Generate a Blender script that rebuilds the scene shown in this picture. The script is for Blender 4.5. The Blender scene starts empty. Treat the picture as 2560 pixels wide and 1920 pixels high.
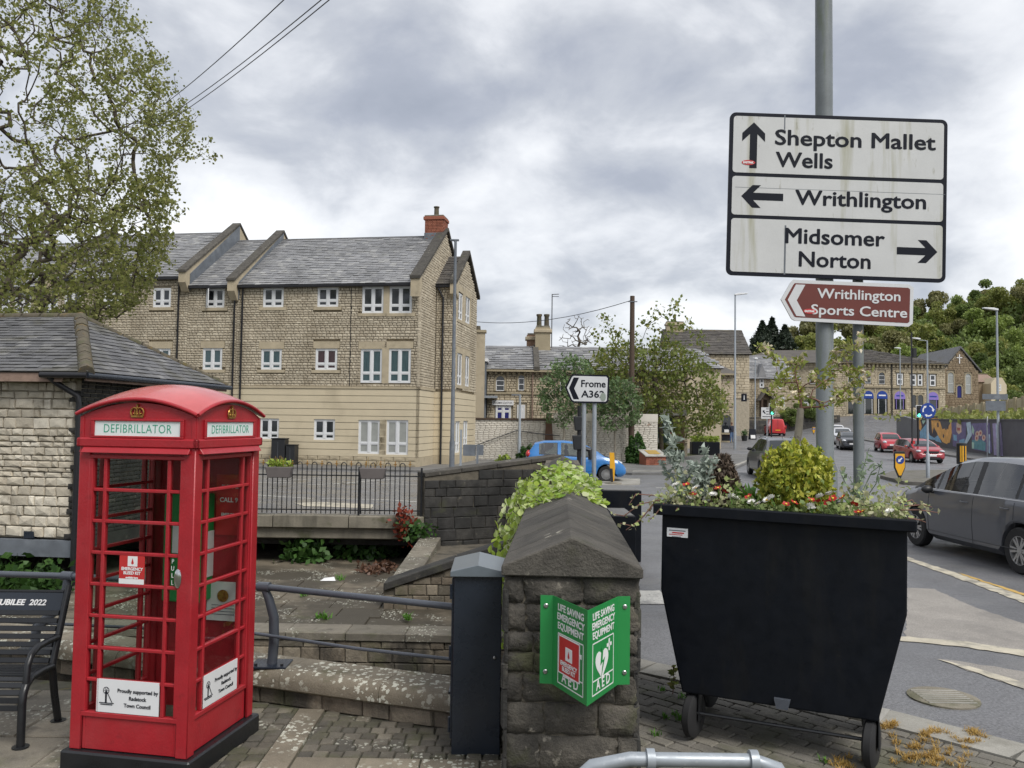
import bpy, bmesh, math, random
import numpy as np
from mathutils import Matrix, Vector
random.seed(7); RNG = np.random.default_rng(7)
SC = bpy.context.scene
COL = SC.collection
PI = math.pi
R = math.radians
# ------------------------------------------------------------------ camera, sky, sun, exposure
F = 2080.0; CX = 1280.0; CY = 960.0; CAMZ = 2.3
PITCH = math.atan(91 / 2080); ROLL = 0.0137
CR = Matrix.Rotation(PI / 2 + PITCH, 3, 'X') @ Matrix.Rotation(ROLL, 3, 'Z')
cam = bpy.data.cameras.new('camera'); cam.sensor_width = 36; cam.lens = 36 * F / 2560
cam.clip_start = 0.05; cam.clip_end = 3000
camo = bpy.data.objects.new('camera', cam); COL.objects.link(camo)
camo.matrix_world = Matrix.Translation((0, 0, CAMZ)) @ CR.to_4x4()
SC.camera = camo
SUN_EL = R(52); SUN_AZ = math.atan2(0.55, -0.70)          # from behind, to the right of the camera
w = bpy.data.worlds.new('World'); SC.world = w; w.use_nodes = True
nt = w.node_tree; nt.nodes.clear()
def N(t, **kw):
 n = nt.nodes.new(t)
 for k, v in kw.items(): setattr(n, k, v)
 return n
wo = N('ShaderNodeOutputWorld'); bg = N('ShaderNodeBackground'); bg.inputs[1].default_value = 0.1
sky = N('ShaderNodeTexSky'); sky.sky_type = 'NISHITA'; sky.sun_disc = False
sky.sun_elevation = SUN_EL; sky.sun_rotation = SUN_AZ
tc = N('ShaderNodeTexCoord'); sp = N('ShaderNodeSeparateXYZ'); nt.links.new(tc.outputs['Generated'], sp.inputs[0])
ad = N('ShaderNodeMath', operation='ABSOLUTE'); nt.links.new(sp.outputs[2], ad.inputs[0])
a2 = N('ShaderNodeMath', operation='ADD'); nt.links.new(ad.outputs[0], a2.inputs[0]); a2.inputs[1].default_value = 0.42
dx = N('ShaderNodeMath', operation='DIVIDE'); dy = N('ShaderNodeMath', operation='DIVIDE')
nt.links.new(sp.outputs[0], dx.inputs[0]); nt.links.new(a2.outputs[0], dx.inputs[1])
nt.links.new(sp.outputs[1], dy.inputs[0]); nt.links.new(a2.outputs[0], dy.inputs[1])
cb = N('ShaderNodeCombineXYZ'); nt.links.new(dx.outputs[0], cb.inputs[0]); nt.links.new(dy.outputs[0], cb.inputs[1])
cb.inputs[2].default_value = 4.3
def wnoise(scale, det, dist, rough=0.55):
 n = N('ShaderNodeTexNoise'); n.inputs['Scale'].default_value = scale; n.inputs['Detail'].default_value = det
 n.inputs['Distortion'].default_value = dist; n.inputs['Roughness'].default_value = rough
 nt.links.new(cb.outputs[0], n.inputs['Vector']); return n
n1 = wnoise(1.55, 8, 0.25, 0.5); n2 = wnoise(4.6, 8, 0.3, 0.55)
mx = N('ShaderNodeMath', operation='MULTIPLY_ADD'); nt.links.new(n2.outputs[0], mx.inputs[0]); mx.inputs[1].default_value = 0.42
ms = N('ShaderNodeMath', operation='MULTIPLY'); nt.links.new(n1.outputs[0], ms.inputs[0]); ms.inputs[1].default_value = 0.78
nt.links.new(ms.outputs[0], mx.inputs[2])
rp = N('ShaderNodeValToRGB'); nt.links.new(mx.outputs[0], rp.inputs[0])
e = rp.color_ramp.elements
e[0].position = 0.42; e[0].color = (0.19, 0.206, 0.242, 1)
e[1].position = 0.76; e[1].color = (0.56, 0.565, 0.57, 1)
for p_, c_ in ((0.51, (0.235, 0.25, 0.287)), (0.575, (0.305, 0.318, 0.345)), (0.635, (0.41, 0.42, 0.44))):
 q = e.new(p_); q.color = c_ + (1,)
sc10 = N('ShaderNodeVectorMath', operation='SCALE'); sc10.inputs['Scale'].default_value = 10.0
nt.links.new(rp.outputs[0], sc10.inputs[0])
mixw = N('ShaderNodeMixRGB'); mixw.inputs[0].default_value = 0.93
nt.links.new(sky.outputs[0], mixw.inputs[1]); nt.links.new(sc10.outputs[0], mixw.inputs[2])
nt.links.new(mixw.outputs[0], bg.inputs[0]); nt.links.new(bg.outputs[0], wo.inputs[0])
sl = bpy.data.lights.new('sun', 'SUN'); sl.energy = 1.5; sl.angle = R(28); sl.color = (1, 0.965, 0.91)
so = bpy.data.objects.new('sun', sl); COL.objects.link(so)
sd = Vector((math.sin(SUN_AZ) * math.cos(SUN_EL), math.cos(SUN_AZ) * math.cos(SUN_EL), math.sin(SUN_EL)))
so.rotation_euler = sd.to_track_quat('Z', 'Y').to_euler(); so.location = (0, 0, 60)
vs_ = SC.view_settings; vs_.view_transform = 'Standard'; vs_.look = 'None'; vs_.exposure = 1.03; vs_.gamma = 1
vs_.use_curve_mapping = False
SC.render.engine = 'CYCLES'
try:
 SC.cycles.use_denoising = True; SC.cycles.denoiser = 'OPENIMAGEDENOISE'
except Exception: pass
SC.cycles.max_bounces = 6; SC.cycles.transparent_max_bounces = 12; SC.cycles.transmission_bounces = 6
SC.cycles.caustics_reflective = False; SC.cycles.caustics_refractive = False; SC.cycles.sample_clamp_indirect = 4.0
# ------------------------------------------------------------------ measuring helpers (photo pixels to metres at a known depth or height)
def ray(u, v): return CR @ Vector(((u - CX) / F, (CY - v) / F, -1))
def at(u, v, Y):
 d = ray(u, v); s = Y / d.y; return Vector((d.x * s, Y, CAMZ + d.z * s))
def gz(u, v, z):
 d = ray(u, v); s = (z - CAMZ) / d.z; return Vector((d.x * s, d.y * s, z))
class Plane:
 """vertical plane: origin o (x,y), x axis along direction angle a; local = (along, height)"""
 def __init__(s, o, a):
  s.o = Vector((o[0], o[1], 0)); s.a = a; s.d = Vector((math.cos(a), math.sin(a), 0)); s.n = Vector((math.sin(a), -math.cos(a), 0))
 def hit(s, u, v):
  d = ray(u, v); c = Vector((0, 0, CAMZ)); t = (s.o - c).dot(s.n) / d.dot(s.n); p = c + d * t
  return (p - s.o).dot(s.d), p.z
 def rect(s, u0, v0, u1, v1):
  vm = (v0 + v1) / 2; um = (u0 + u1) / 2
  return s.hit(u0, vm)[0], s.hit(u1, vm)[0], s.hit(um, v1)[1], s.hit(um, v0)[1]
# ------------------------------------------------------------------ mesh helpers
class MB:
 def __init__(s): s.v = []; s.f = []; s.m = []
 def add(s, vs, fs, mi=0):
  k = len(s.v); s.v += [tuple(p) for p in vs]; s.f += [tuple(i + k for i in f) for f in fs]; s.m += [mi] * len(fs); return s
 def box(s, x0, x1, y0, y1, z0, z1, mi=0, T=None):
  vs = [Vector((x, y, z)) for z in (z0, z1) for y in (y0, y1) for x in (x0, x1)]
  if T: vs = [T @ p for p in vs]
  return s.add(vs, [(0, 2, 3, 1), (4, 5, 7, 6), (0, 1, 5, 4), (2, 6, 7, 3), (0, 4, 6, 2), (1, 3, 7, 5)], mi)
 def prism(s, poly, axis, a, b, mi=0, T=None):
  n = len(poly)
  def P(p, t): return Vector((p[0], t, p[1])) if axis == 'y' else Vector((t, p[0], p[1])) if axis == 'x' else Vector((p[0], p[1], t))
  vs = [P(p, a) for p in poly] + [P(p, b) for p in poly]
  if T: vs = [T @ p for p in vs]
  fs = [tuple(range(n)), tuple(range(2 * n - 1, n - 1, -1))] + [(i, i + n, (i + 1) % n + n, (i + 1) % n) for i in range(n)]
  return s.add(vs, fs, mi)
 def tube(s, pts, r, seg=8, closed=False, mi=0, cap=True):
  pts = [Vector(p) for p in pts]; n = len(pts)
  rr = r if isinstance(r, (list, tuple)) else [r] * n
  k = len(s.v); up = None
  for i, p in enumerate(pts):
   if closed: d = pts[(i + 1) % n] - pts[i - 1]
   else: d = pts[min(i + 1, n - 1)] - pts[max(i - 1, 0)]
   d = d.normalized() if d.length > 1e-9 else Vector((0, 0, 1))
   if up is None: up = Vector((0, 0, 1)) if abs(d.z) < .9 else Vector((1, 0, 0))
   a = d.cross(up); a = a.normalized() if a.length > 1e-6 else d.orthogonal().normalized()
   b = a.cross(d); up = b
   for j in range(seg):
    t = 2 * PI * j / seg; q = p + (a * math.cos(t) + b * math.sin(t)) * rr[i]; s.v.append(tuple(q))
  m = n if closed else n - 1
  for i in range(m):
   i2 = (i + 1) % n
   for j in range(seg):
    j2 = (j + 1) % seg
    s.f.append((k + i * seg + j, k + i * seg + j2, k + i2 * seg + j2, k + i2 * seg + j)); s.m.append(mi)
  if cap and not closed:
   s.f.append(tuple(k + j for j in range(seg - 1, -1, -1))); s.f.append(tuple(k + (n - 1) * seg + j for j in range(seg))); s.m += [mi, mi]
  return s
 def lathe(s, prof, seg=16, T=None, mi=0):
  k = len(s.v); n = len(prof)
  for r_, z in prof:
   for j in range(seg):
    t = 2 * PI * j / seg; p = Vector((r_ * math.cos(t), r_ * math.sin(t), z))
    s.v.append(tuple(T @ p if T else p))
  for i in range(n - 1):
   for j in range(seg):
    j2 = (j + 1) % seg; s.f.append((k + i * seg + j, k + i * seg + j2, k + (i + 1) * seg + j2, k + (i + 1) * seg + j)); s.m.append(mi)
  if prof[0][0] > 1e-6: s.f.append(tuple(k + j for j in range(seg - 1, -1, -1))); s.m.append(mi)
  if prof[-1][0] > 1e-6: s.f.append(tuple(k + (n - 1) * seg + j for j in range(seg))); s.m.append(mi)
  return s
 def ball(s, c, r, sc=(1, 1, 1), seg=10, rings=6, mi=0):
  T = Matrix.Translation(c) @ Matrix.Diagonal((sc[0], sc[1], sc[2], 1))
  return s.lathe([(max(r * math.sin(PI * i / rings), 1e-5), -r * math.cos(PI * i / rings)) for i in range(rings + 1)], seg, T, mi)
 def quad(s, a, b, c, d, mi=0): return s.add([a, b, c, d], [(0, 1, 2, 3)], mi)
 def mesh(s, name, bevel=0, smooth=None, recalc=True, bseg=1):
  me = bpy.data.meshes.new(name); me.from_pydata(s.v, [], s.f)
  if s.m and max(s.m): me.polygons.foreach_set('material_index', s.m)
  if recalc or bevel:
   bm = bmesh.new(); bm.from_mesh(me)
   if recalc: bmesh.ops.recalc_face_normals(bm, faces=bm.faces)
   if bevel:
    es = [e for e in bm.edges if len(e.link_faces) == 2 and e.calc_face_angle(0) > .5]
    bmesh.ops.bevel(bm, geom=es, offset=bevel, segments=bseg, affect='EDGES', profile=.6, clamp_overlap=True)
   bm.to_mesh(me); bm.free()
  if smooth is not None:
   me.polygons.foreach_set('use_smooth', [True] * len(me.polygons))
   if smooth < 170: me.set_sharp_from_angle(angle=R(smooth))
  me.update(); return me
 def build(s, name, mat, parent=None, bevel=0, smooth=None, recalc=True, loc=None, rotz=None, kind=None, bseg=1):
  me = s.mesh(name, bevel, smooth, recalc, bseg)
  for m in (mat if isinstance(mat, (list, tuple)) else [mat]): me.materials.append(m)
  return link(name, me, parent, loc, rotz, kind)
def link(name, me, parent=None, loc=None, rotz=None, kind=None):
 o = bpy.data.objects.new(name, me); COL.objects.link(o)
 if parent is not None: o.parent = parent
 if loc is not None: o.location = loc
 if rotz is not None: o.rotation_euler = (0, 0, rotz)
 if kind: o['kind'] = kind
 return o
def tag(o, label, cat, group=None):
 o['label'] = label; o['category'] = cat
 if group: o['group'] = group
 return o
def thing(name, label, cat, loc=(0, 0, 0), rotz=0, group=None):
 o = bpy.data.objects.new(name, None); COL.objects.link(o); o.location = loc; o.rotation_euler = (0, 0, rotz); o.empty_display_size = .2
 return tag(o, label, cat, group)
def copy_tree(o, parent=None):
 c = o.copy(); COL.objects.link(c); c.parent = parent
 for ch in list(o.children): copy_tree(ch, c)
 return c
def TR(x, y, z, rz=0, rx=0, ry=0):
 return Matrix.Translation((x, y, z)) @ Matrix.Rotation(rz, 4, 'Z') @ Matrix.Rotation(ry, 4, 'Y') @ Matrix.Rotation(rx, 4, 'X')
def lerp(a, b, t): return a + (b - a) * t
def sstep(a, b, x):
 t = min(1, max(0, (x - a) / (b - a))); return t * t * (3 - 2 * t)
# ------------------------------------------------------------------ procedural materials
def mat(name, cols, rough=.6, metal=0., var=.12, scale=6., bump=0., bscale=40., isl=0., stains=(), spots=None, spec=.5, coat=0., fine=0., fscale=120., rvar=0., trans=0., emit=None, estr=0., alpha=None, stretch=None, sub=0.):
 m = bpy.data.materials.new(name); m.use_nodes = True; t = m.node_tree; ns = t.nodes; L = t.links
 b = ns['Principled BSDF']
 if isinstance(cols[0], (int, float)): cols = [cols]
 geo = ns.new('ShaderNodeNewGeometry'); vec = geo.outputs['Position']
 def noise(sc, det=4., st=None, off=0.):
  n = ns.new('ShaderNodeTexNoise'); n.inputs['Scale'].default_value = sc; n.inputs['Detail'].default_value = det; n.inputs['Roughness'].default_value = .6
  if st or off:
   mp = ns.new('ShaderNodeMapping'); mp.inputs['Scale'].default_value = st or (1, 1, 1); mp.inputs['Location'].default_value = (off, off * .7, off * 1.3)
   L.new(vec, mp.inputs[0]); L.new(mp.outputs[0], n.inputs['Vector'])
  else: L.new(vec, n.inputs['Vector'])
  return n.outputs[0]
 def math_(op, a, b_, clamp=False):
  n = ns.new('ShaderNodeMath'); n.operation = op; n.use_clamp = clamp
  for i, x in enumerate((a, b_)):
   if isinstance(x, (int, float)): n.inputs[i].default_value = x
   else: L.new(x, n.inputs[i])
  return n.outputs[0]
 def rng_(x, lo, hi, a=0., b_=1.):
  n = ns.new('ShaderNodeMapRange'); n.clamp = True; L.new(x, n.inputs[0]); n.inputs[1].default_value = lo; n.inputs[2].default_value = hi; n.inputs[3].default_value = a; n.inputs[4].default_value = b_
  return n.outputs[0]
 def mixc(f, a, b_, mode='MIX'):
  n = ns.new('ShaderNodeMixRGB'); n.blend_type = mode
  for i, x in enumerate((f, a, b_)):
   if isinstance(x, (int, float)): n.inputs[i].default_value = x
   elif isinstance(x, tuple): n.inputs[i].default_value = x + (1,)
   else: L.new(x, n.inputs[i])
  return n.outputs[0]
 rnd = None
 if isl or len(cols) > 1:
  oi = ns.new('ShaderNodeObjectInfo')
  rnd = math_('FRACT', math_('ADD', geo.outputs['Random Per Island'], oi.outputs['Random']), 0)
 if len(cols) > 1:
  rp = ns.new('ShaderNodeValToRGB'); el = rp.color_ramp.elements
  for i, c in enumerate(cols):
   p = i / (len(cols) - 1)
   q = el[0] if i == 0 else el[len(el) - 1] if i == len(cols) - 1 else el.new(p)
   q.position = p; q.color = tuple(c) + (1,)
  L.new(rnd, rp.inputs[0]); c = rp.outputs[0]
 else: c = tuple(cols[0])
 if isl:
  f = rng_(rnd, 0, 1, 1 - isl, 1 + isl); cc = ns.new('ShaderNodeCombineColor')
  for i in range(3): L.new(f, cc.inputs[i])
  c = mixc(1., c, cc.outputs[0], 'MULTIPLY')
 if var:
  f = rng_(noise(scale, 5., stretch), .3, .7, 1 - var, 1 + var); cc = ns.new('ShaderNodeCombineColor')
  for i in range(3): L.new(f, cc.inputs[i])
  c = mixc(1., c, cc.outputs[0], 'MULTIPLY')
 if fine:
  f = rng_(noise(fscale, 3.), .3, .7, 1 - fine, 1 + fine); cc = ns.new('ShaderNodeCombineColor')
  for i in range(3): L.new(f, cc.inputs[i])
  c = mixc(1., c, cc.outputs[0], 'MULTIPLY')
 for i, st in enumerate(stains):        # (colour, scale, lo, hi, strength, stretch)
  col, sc_, lo, hi, s_ = st[:5]
  f = rng_(noise(sc_, 6., st[5] if len(st) > 5 else None, 3.1 * (i + 1)), lo, hi, 0., s_)
  c = mixc(f, c, tuple(col))
 if spots:                              # (colour, scale, radius, mask lo, mask hi)
  vo = ns.new('ShaderNodeTexVoronoi'); vo.inputs['Scale'].default_value = spots[1]
  nv = ns.new('ShaderNodeTexNoise'); nv.inputs['Scale'].default_value = spots[1] * 2.2; L.new(vec, nv.inputs['Vector'])
  mxv = ns.new('ShaderNodeMixRGB'); mxv.inputs[0].default_value = .035; L.new(vec, mxv.inputs[1]); L.new(nv.outputs['Color'], mxv.inputs[2])
  L.new(mxv.outputs[0], vo.inputs['Vector'])
  sv = ns.new('ShaderNodeSeparateColor'); L.new(vo.outputs['Color'], sv.inputs[0])
  rad = math_('MULTIPLY', sv.outputs[0], spots[2])
  f = math_('LESS_THAN', vo.outputs['Distance'], rad)
  f = math_('MULTIPLY', f, rng_(noise(1.7, 3., None, 9.), spots[3], spots[4], 0., .92))
  c = mixc(f, c, tuple(spots[0]))
 if isinstance(c, tuple): b.inputs['Base Color'].default_value = c + (1,)
 else: L.new(c, b.inputs['Base Color'])
 b.inputs['Roughness'].default_value = rough
 if rvar: L.new(rng_(noise(scale * 1.7, 4., None, 5.), .35, .65, max(.02, rough - rvar), min(1, rough + rvar)), b.inputs['Roughness'])
 b.inputs['Metallic'].default_value = metal; b.inputs['Specular IOR Level'].default_value = spec
 if coat: b.inputs['Coat Weight'].default_value = coat; b.inputs['Coat Roughness'].default_value = .06
 if trans: b.inputs['Transmission Weight'].default_value = trans
 if alpha is not None: b.inputs['Alpha'].default_value = alpha
 if emit: b.inputs['Emission Color'].default_value = tuple(emit) + (1,); b.inputs['Emission Strength'].default_value = estr
 if bump:
  bp = ns.new('ShaderNodeBump'); bp.inputs['Strength'].default_value = min(1, bump); bp.inputs['Distance'].default_value = .02 if bump <= 1 else .02 * bump
  L.new(noise(bscale, 6.), bp.inputs['Height']); L.new(bp.outputs[0], b.inputs['Normal'])
 if sub:                                # thin leaf: let some light through
  tr = ns.new('ShaderNodeBsdfTranslucent'); ms_ = ns.new('ShaderNodeMixShader'); ms_.inputs[0].default_value = sub
  if isinstance(c, tuple): tr.inputs[0].default_value = c + (1,)
  else: L.new(c, tr.inputs[0])
  L.new(b.outputs[0], ms_.inputs[1]); L.new(tr.outputs[0], ms_.inputs[2]); L.new(ms_.outputs[0], ns['Material Output'].inputs[0])
 return m
def glass_mat(name, tint=(.9, .95, .95), gloss=.16, rough=.02):
 m = bpy.data.materials.new(name); m.use_nodes = True; t = m.node_tree; ns = t.nodes; L = t.links
 ns.remove(ns['Principled BSDF'])
 tr = ns.new('ShaderNodeBsdfTransparent'); tr.inputs[0].default_value = tint + (1,)
 gl = ns.new('ShaderNodeBsdfGlossy'); gl.inputs['Roughness'].default_value = rough; gl.inputs[0].default_value = (1, 1, 1, 1)
 fr = ns.new('ShaderNodeLayerWeight'); fr.inputs[0].default_value = gloss
 mx_ = ns.new('ShaderNodeMixShader'); L.new(fr.outputs['Fresnel'], mx_.inputs[0]); L.new(tr.outputs[0], mx_.inputs[1]); L.new(gl.outputs[0], mx_.inputs[2])
 L.new(mx_.outputs[0], ns['Material Output'].inputs[0]); return m
X = {}
MOSS = (.07, .075, .03); BLACKS = (.018, .018, .017); LICH = (.52, .52, .44)
X['asphalt'] = mat('asphalt', (.15, .15, .156), .46, var=.16, scale=.7, fine=.42, fscale=48, bump=.35, bscale=90, rvar=.16, stains=[((.115, .115, .118), .35, .5, .62, .5), ((.21, .205, .195), .9, .58, .72, .45)])
X['asphalt_wet'] = mat('asphalt_wet', (.155, .155, .16), .3, var=.2, scale=.9, fine=.25, fscale=70, rvar=.15, bump=.12, bscale=120, stains=[((.17, .17, .165), .5, .52, .62, .7), ((.06, .06, .062), .8, .58, .68, .6)])
X['footway'] = mat('footway', (.15, .147, .142), .7, var=.2, scale=1.2, fine=.3, fscale=90, bump=.2, bscale=120, stains=[((.09, .088, .08), .8, .5, .65, .6)])
X['pale_patch'] = mat('pale_patch', (.27, .25, .225), .75, var=.14, scale=2, fine=.28, fscale=80, bump=.15, bscale=110, stains=[((.15, .14, .13), 1.4, .52, .66, .55)])
X['white_line'] = mat('white_line', (.52, .51, .47), .6, var=.12, scale=5, fine=.2, stains=[((.2, .195, .19), 4, .55, .66, .7), ((.13, .13, .13), 22, .56, .64, .6)])
X['cream_line'] = mat('cream_line', (.46, .42, .33), .7, var=.2, scale=5, fine=.2, stains=[((.2, .19, .17), 5, .5, .62, .7)])
X['yellow_line'] = mat('yellow_line', (.52, .34, .10), .65, var=.15, scale=6, stains=[((.2, .17, .1), 6, .56, .66, .7)])
X['slab'] = mat('slab', [(.15, .135, .107), (.20, .178, .14), (.125, .114, .092)], .85, isl=.1, var=.18, scale=5, bump=.35, bscale=60, fine=.2, stains=[(MOSS, 3, .55, .68, .6), ((.06, .055, .045), 5, .56, .68, .6)], spots=(LICH, 26, .5, .5, .6))
X['slab_lichen'] = mat('slab_lichen', [(.18, .155, .115), (.225, .195, .145)], .85, isl=.1, var=.18, scale=5, bump=.35, bscale=60, fine=.2, stains=[(MOSS, 4, .58, .7, .5)], spots=(LICH, 26, .6, .42, .54))
X['sett'] = mat('sett', [(.09, .08, .062), (.13, .115, .09), (.07, .064, .052), (.16, .142, .11)], .85, isl=.12, var=.2, scale=9, bump=.4, bscale=70, fine=.2, stains=[(MOSS, 3, .5, .66, .65)], spots=(LICH, 30, .5, .52, .62))
X['grout'] = mat('grout', (.075, .072, .055), .95, var=.3, scale=8, fine=.3, stains=[((.16, .13, .05), 9, .6, .7, .5), (MOSS, 5, .5, .65, .6)])
X['block'] = mat('block', [(.15, .14, .12), (.19, .175, .145), (.12, .112, .098)], .85, isl=.1, var=.2, scale=4, bump=.3, bscale=70, fine=.25, stains=[(MOSS, 2.2, .5, .64, .55), ((.07, .065, .055), 4, .55, .67, .5)])
X['kerb'] = mat('kerb', [(.34, .33, .295), (.29, .275, .24), (.36, .35, .32)], .8, isl=.08, var=.15, scale=3, bump=.25, bscale=70, fine=.15, stains=[((.17, .16, .13), 2.4, .52, .66, .6), (MOSS, 6, .62, .72, .4)])
X['concrete'] = mat('concrete', (.20, .18, .14), .9, var=.25, scale=2, bump=.4, bscale=25, fine=.2, stains=[((.07, .065, .05), 1.6, .48, .62, .8, (1, 1, .25)), (MOSS, 3, .55, .66, .6)])
X['dark_stone'] = mat('dark_stone', [(.036, .035, .034), (.055, .052, .047), (.027, .027, .026), (.072, .066, .056)], .9, isl=.12, var=.3, scale=6, bump=.7, bscale=38, fine=.25, stains=[(BLACKS, 2.2, .48, .62, .75, (1, 1, .45)), ((.2, .18, .14), 7, .63, .74, .5), (MOSS, 2, .6, .7, .4)])
X['brown_stone'] = mat('brown_stone', [(.16, .13, .095), (.21, .175, .13), (.12, .105, .08), (.26, .22, .165)], .9, isl=.12, var=.25, scale=6, bump=.6, bscale=40, fine=.2, stains=[(BLACKS, 1.5, .5, .62, .8, (1, 1, .35)), ((.34, .31, .25), 6, .62, .72, .5), (MOSS, 2.5, .56, .68, .5)])
X['end_stone'] = mat('end_stone', [(.088, .08, .066), (.115, .102, .084), (.07, .065, .056), (.135, .118, .094)], .92, isl=.1, var=.3, scale=7, bump=.9, bscale=34, fine=.3, fscale=150, stains=[((.03, .028, .025), 2.6, .42, .6, .75), ((.42, .38, .31), 9, .63, .70, .7), (MOSS, 3.2, .54, .66, .6)])
X['coping'] = mat('coping', [(.062, .057, .049), (.078, .071, .06)], .92, isl=.08, var=.25, scale=7, bump=.7, bscale=45, fine=.3, fscale=140, stains=[((.035, .032, .028), 3, .5, .64, .6), (MOSS, 2.4, .6, .72, .4)], spots=((.36, .34, .28), 14, .55, .6, .7))
X['mortar'] = mat('mortar', (.12, .105, .08), .95, var=.3, scale=7, bump=.5, bscale=60, fine=.3, stains=[(BLACKS, 2, .5, .64, .6)])
X['mortar_pale'] = mat('mortar_pale', (.36, .315, .24), .95, var=.2, scale=6, bump=.3, bscale=60)
X['shed_stone'] = mat('shed_stone', [(.52, .465, .37), (.60, .55, .45), (.44, .39, .305), (.65, .60, .50), (.48, .42, .325)], .9, isl=.1, var=.18, scale=4, bump=.5, bscale=30, fine=.15, stains=[((.20, .17, .125), 3, .55, .68, .6), ((.25, .2, .15), 9, .6, .7, .5)])
X['apt_stone'] = mat('apt_stone', [(.44, .38, .285), (.505, .445, .34), (.385, .33, .245), (.54, .48, .37)], .9, isl=.08, var=.1, scale=1.2, bump=.4, bscale=14, stains=[((.23, .19, .13), .7, .52, .68, .5, (1, 1, .4))])
X['apt_mortar'] = mat('apt_mortar', (.36, .31, .23), .95, var=.15, scale=3)
X['apt_render'] = mat('apt_render', (.58, .50, .355), .85, var=.05, scale=1.2, fine=.05, stains=[((.30, .25, .165), .5, .55, .75, .45, (1, 1, .5))])
X['ashlar'] = mat('ashlar', (.43, .365, .255), .85, var=.12, scale=2.5, fine=.08, stains=[((.2, .17, .12), 2, .56, .7, .5)])
X['slate'] = mat('slate', [(.11, .11, .115), (.15, .15, .155), (.085, .085, .09), (.18, .178, .175)], .55, isl=.12, var=.15, scale=3, bump=.3, bscale=30, stains=[((.09, .085, .06), 1.3, .5, .64, .6), ((.2, .195, .18), 6, .62, .72, .4)])
X['slate_pale'] = mat('slate_pale', [(.23, .232, .24), (.28, .28, .285), (.195, .197, .205), (.33, .328, .32)], .42, isl=.08, var=.12, scale=1.2, bump=.2, bscale=12, stains=[((.11, .11, .11), .5, .5, .66, .5, (1, 1, .4))])
X['slate_dark'] = mat('slate_dark', [(.075, .068, .062), (.10, .09, .08), (.06, .056, .052)], .8, isl=.1, var=.2, scale=1.2, stains=[((.13, .12, .08), .9, .55, .7, .6)])
X['ridge'] = mat('ridge', (.10, .085, .06), .9, var=.3, scale=6, bump=.5, bscale=30, stains=[((.17, .11, .03), 4, .55, .65, .7), (MOSS, 3, .5, .62, .6)])
X['lead'] = mat('lead', (.13, .145, .165), .6, var=.2, scale=3, stains=[((.22, .24, .26), 2, .55, .7, .5)])
X['black_paint'] = mat('black_paint', (.012, .013, .015), .35, var=.1, scale=9, rvar=.08, fine=.1, bump=.05, bscale=200)
X['bin_paint'] = mat('bin_paint', (.0038, .0052, .0085), .5, var=.2, scale=7, rvar=.12, spec=.2, bump=.05, bscale=14, stains=[((.012, .012, .012), 3, .56, .72, .6, (2, 2, .4)), ((.02, .019, .017), 18, .68, .74, .5)])
X['black_pipe'] = mat('black_pipe', (.013, .013, .016), .4, var=.1)
X['navy_paint'] = mat('navy_paint', (.017, .023, .034), .3, var=.08, scale=6, rvar=.06)
X['rail_grey'] = mat('rail_grey', (.075, .084, .102), .24, var=.06, scale=20)
X['galv'] = mat('galv', (.33, .36, .39), .42, metal=.35, var=.1, scale=14, rvar=.1, stains=[((.5, .52, .54), 25, .62, .7, .5)])
X['pole_grey'] = mat('pole_grey', (.16, .178, .185), .5, var=.12, scale=6, fine=.1, stains=[((.115, .14, .085), 3.2, .52, .64, .65, (3, 3, .5)), ((.3, .3, .29), 14, .68, .74, .5)])
X['red'] = mat('red', (.355, .016, .024), .36, var=.1, scale=5, fine=.05, bump=.12, bscale=60, rvar=.06, stains=[((.36, .045, .05), 3, .5, .68, .45), ((.19, .016, .02), 9, .6, .72, .5), ((.12, .012, .014), 30, .66, .74, .5)])
X['red_roof'] = mat('red_roof', (.50, .10, .10), .24, var=.1, scale=5, bump=.06, bscale=50, coat=.3, stains=[((.5, .26, .18), 7, .64, .76, .5), ((.42, .09, .09), 3, .5, .66, .6)])  # paler than the box sides: sky reflection on the roof put into the colour
X['gold'] = mat('gold', (.42, .24, .06), .35, metal=.7, var=.3, scale=40, stains=[((.25, .03, .02), 60, .52, .62, .8)])
X['white'] = mat('white', (.75, .75, .75), .5, var=.04, scale=8)
X['white_plastic'] = mat('white_plastic', (.72, .73, .74), .35, var=.03)
X['opal'] = mat('opal', (.72, .77, .76), .3, var=.03)
X['green_text'] = mat('green_text', (.06, .34, .22), .5, var=.05)
X['sign_white'] = mat('sign_white', (.55, .555, .55), .42, var=.05, scale=3, fine=.03, stains=[((.30, .29, .17), 1.3, .56, .72, .75, (4.2, 4.2, .35)), ((.22, .21, .13), 9, .64, .74, .6, (2, 2, .5))])
X['sign_white2'] = mat('sign_white2', (.60, .61, .62), .42, var=.05, scale=3)
X['sign_black'] = mat('sign_black', (.007, .009, .016), .5, var=.1, spec=.18)
X['sign_brown'] = mat('sign_brown', (.13, .026, .018), .45, var=.06, scale=4)
X['sign_green'] = mat('sign_green', (.022, .235, .06), .38, var=.05, scale=4)
X['sign_red'] = mat('sign_red', (.50, .03, .03), .4, var=.05)
X['sign_blue'] = mat('sign_blue', (.01, .045, .26), .4, var=.05)
X['sign_yellow'] = mat('sign_yellow', (.72, .37, .02), .4, var=.06)
X['steel'] = mat('steel', (.42, .42, .42), .3, metal=.9, var=.1, scale=30)
X['brick_red'] = mat('brick_red', [(.26, .085, .05), (.32, .115, .07), (.2, .07, .045)], .85, isl=.1, var=.12, scale=3)
X['brick_brown'] = mat('brick_brown', [(.22, .14, .09), (.27, .17, .115), (.17, .11, .075)], .9, isl=.1, var=.15, scale=3)
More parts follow.
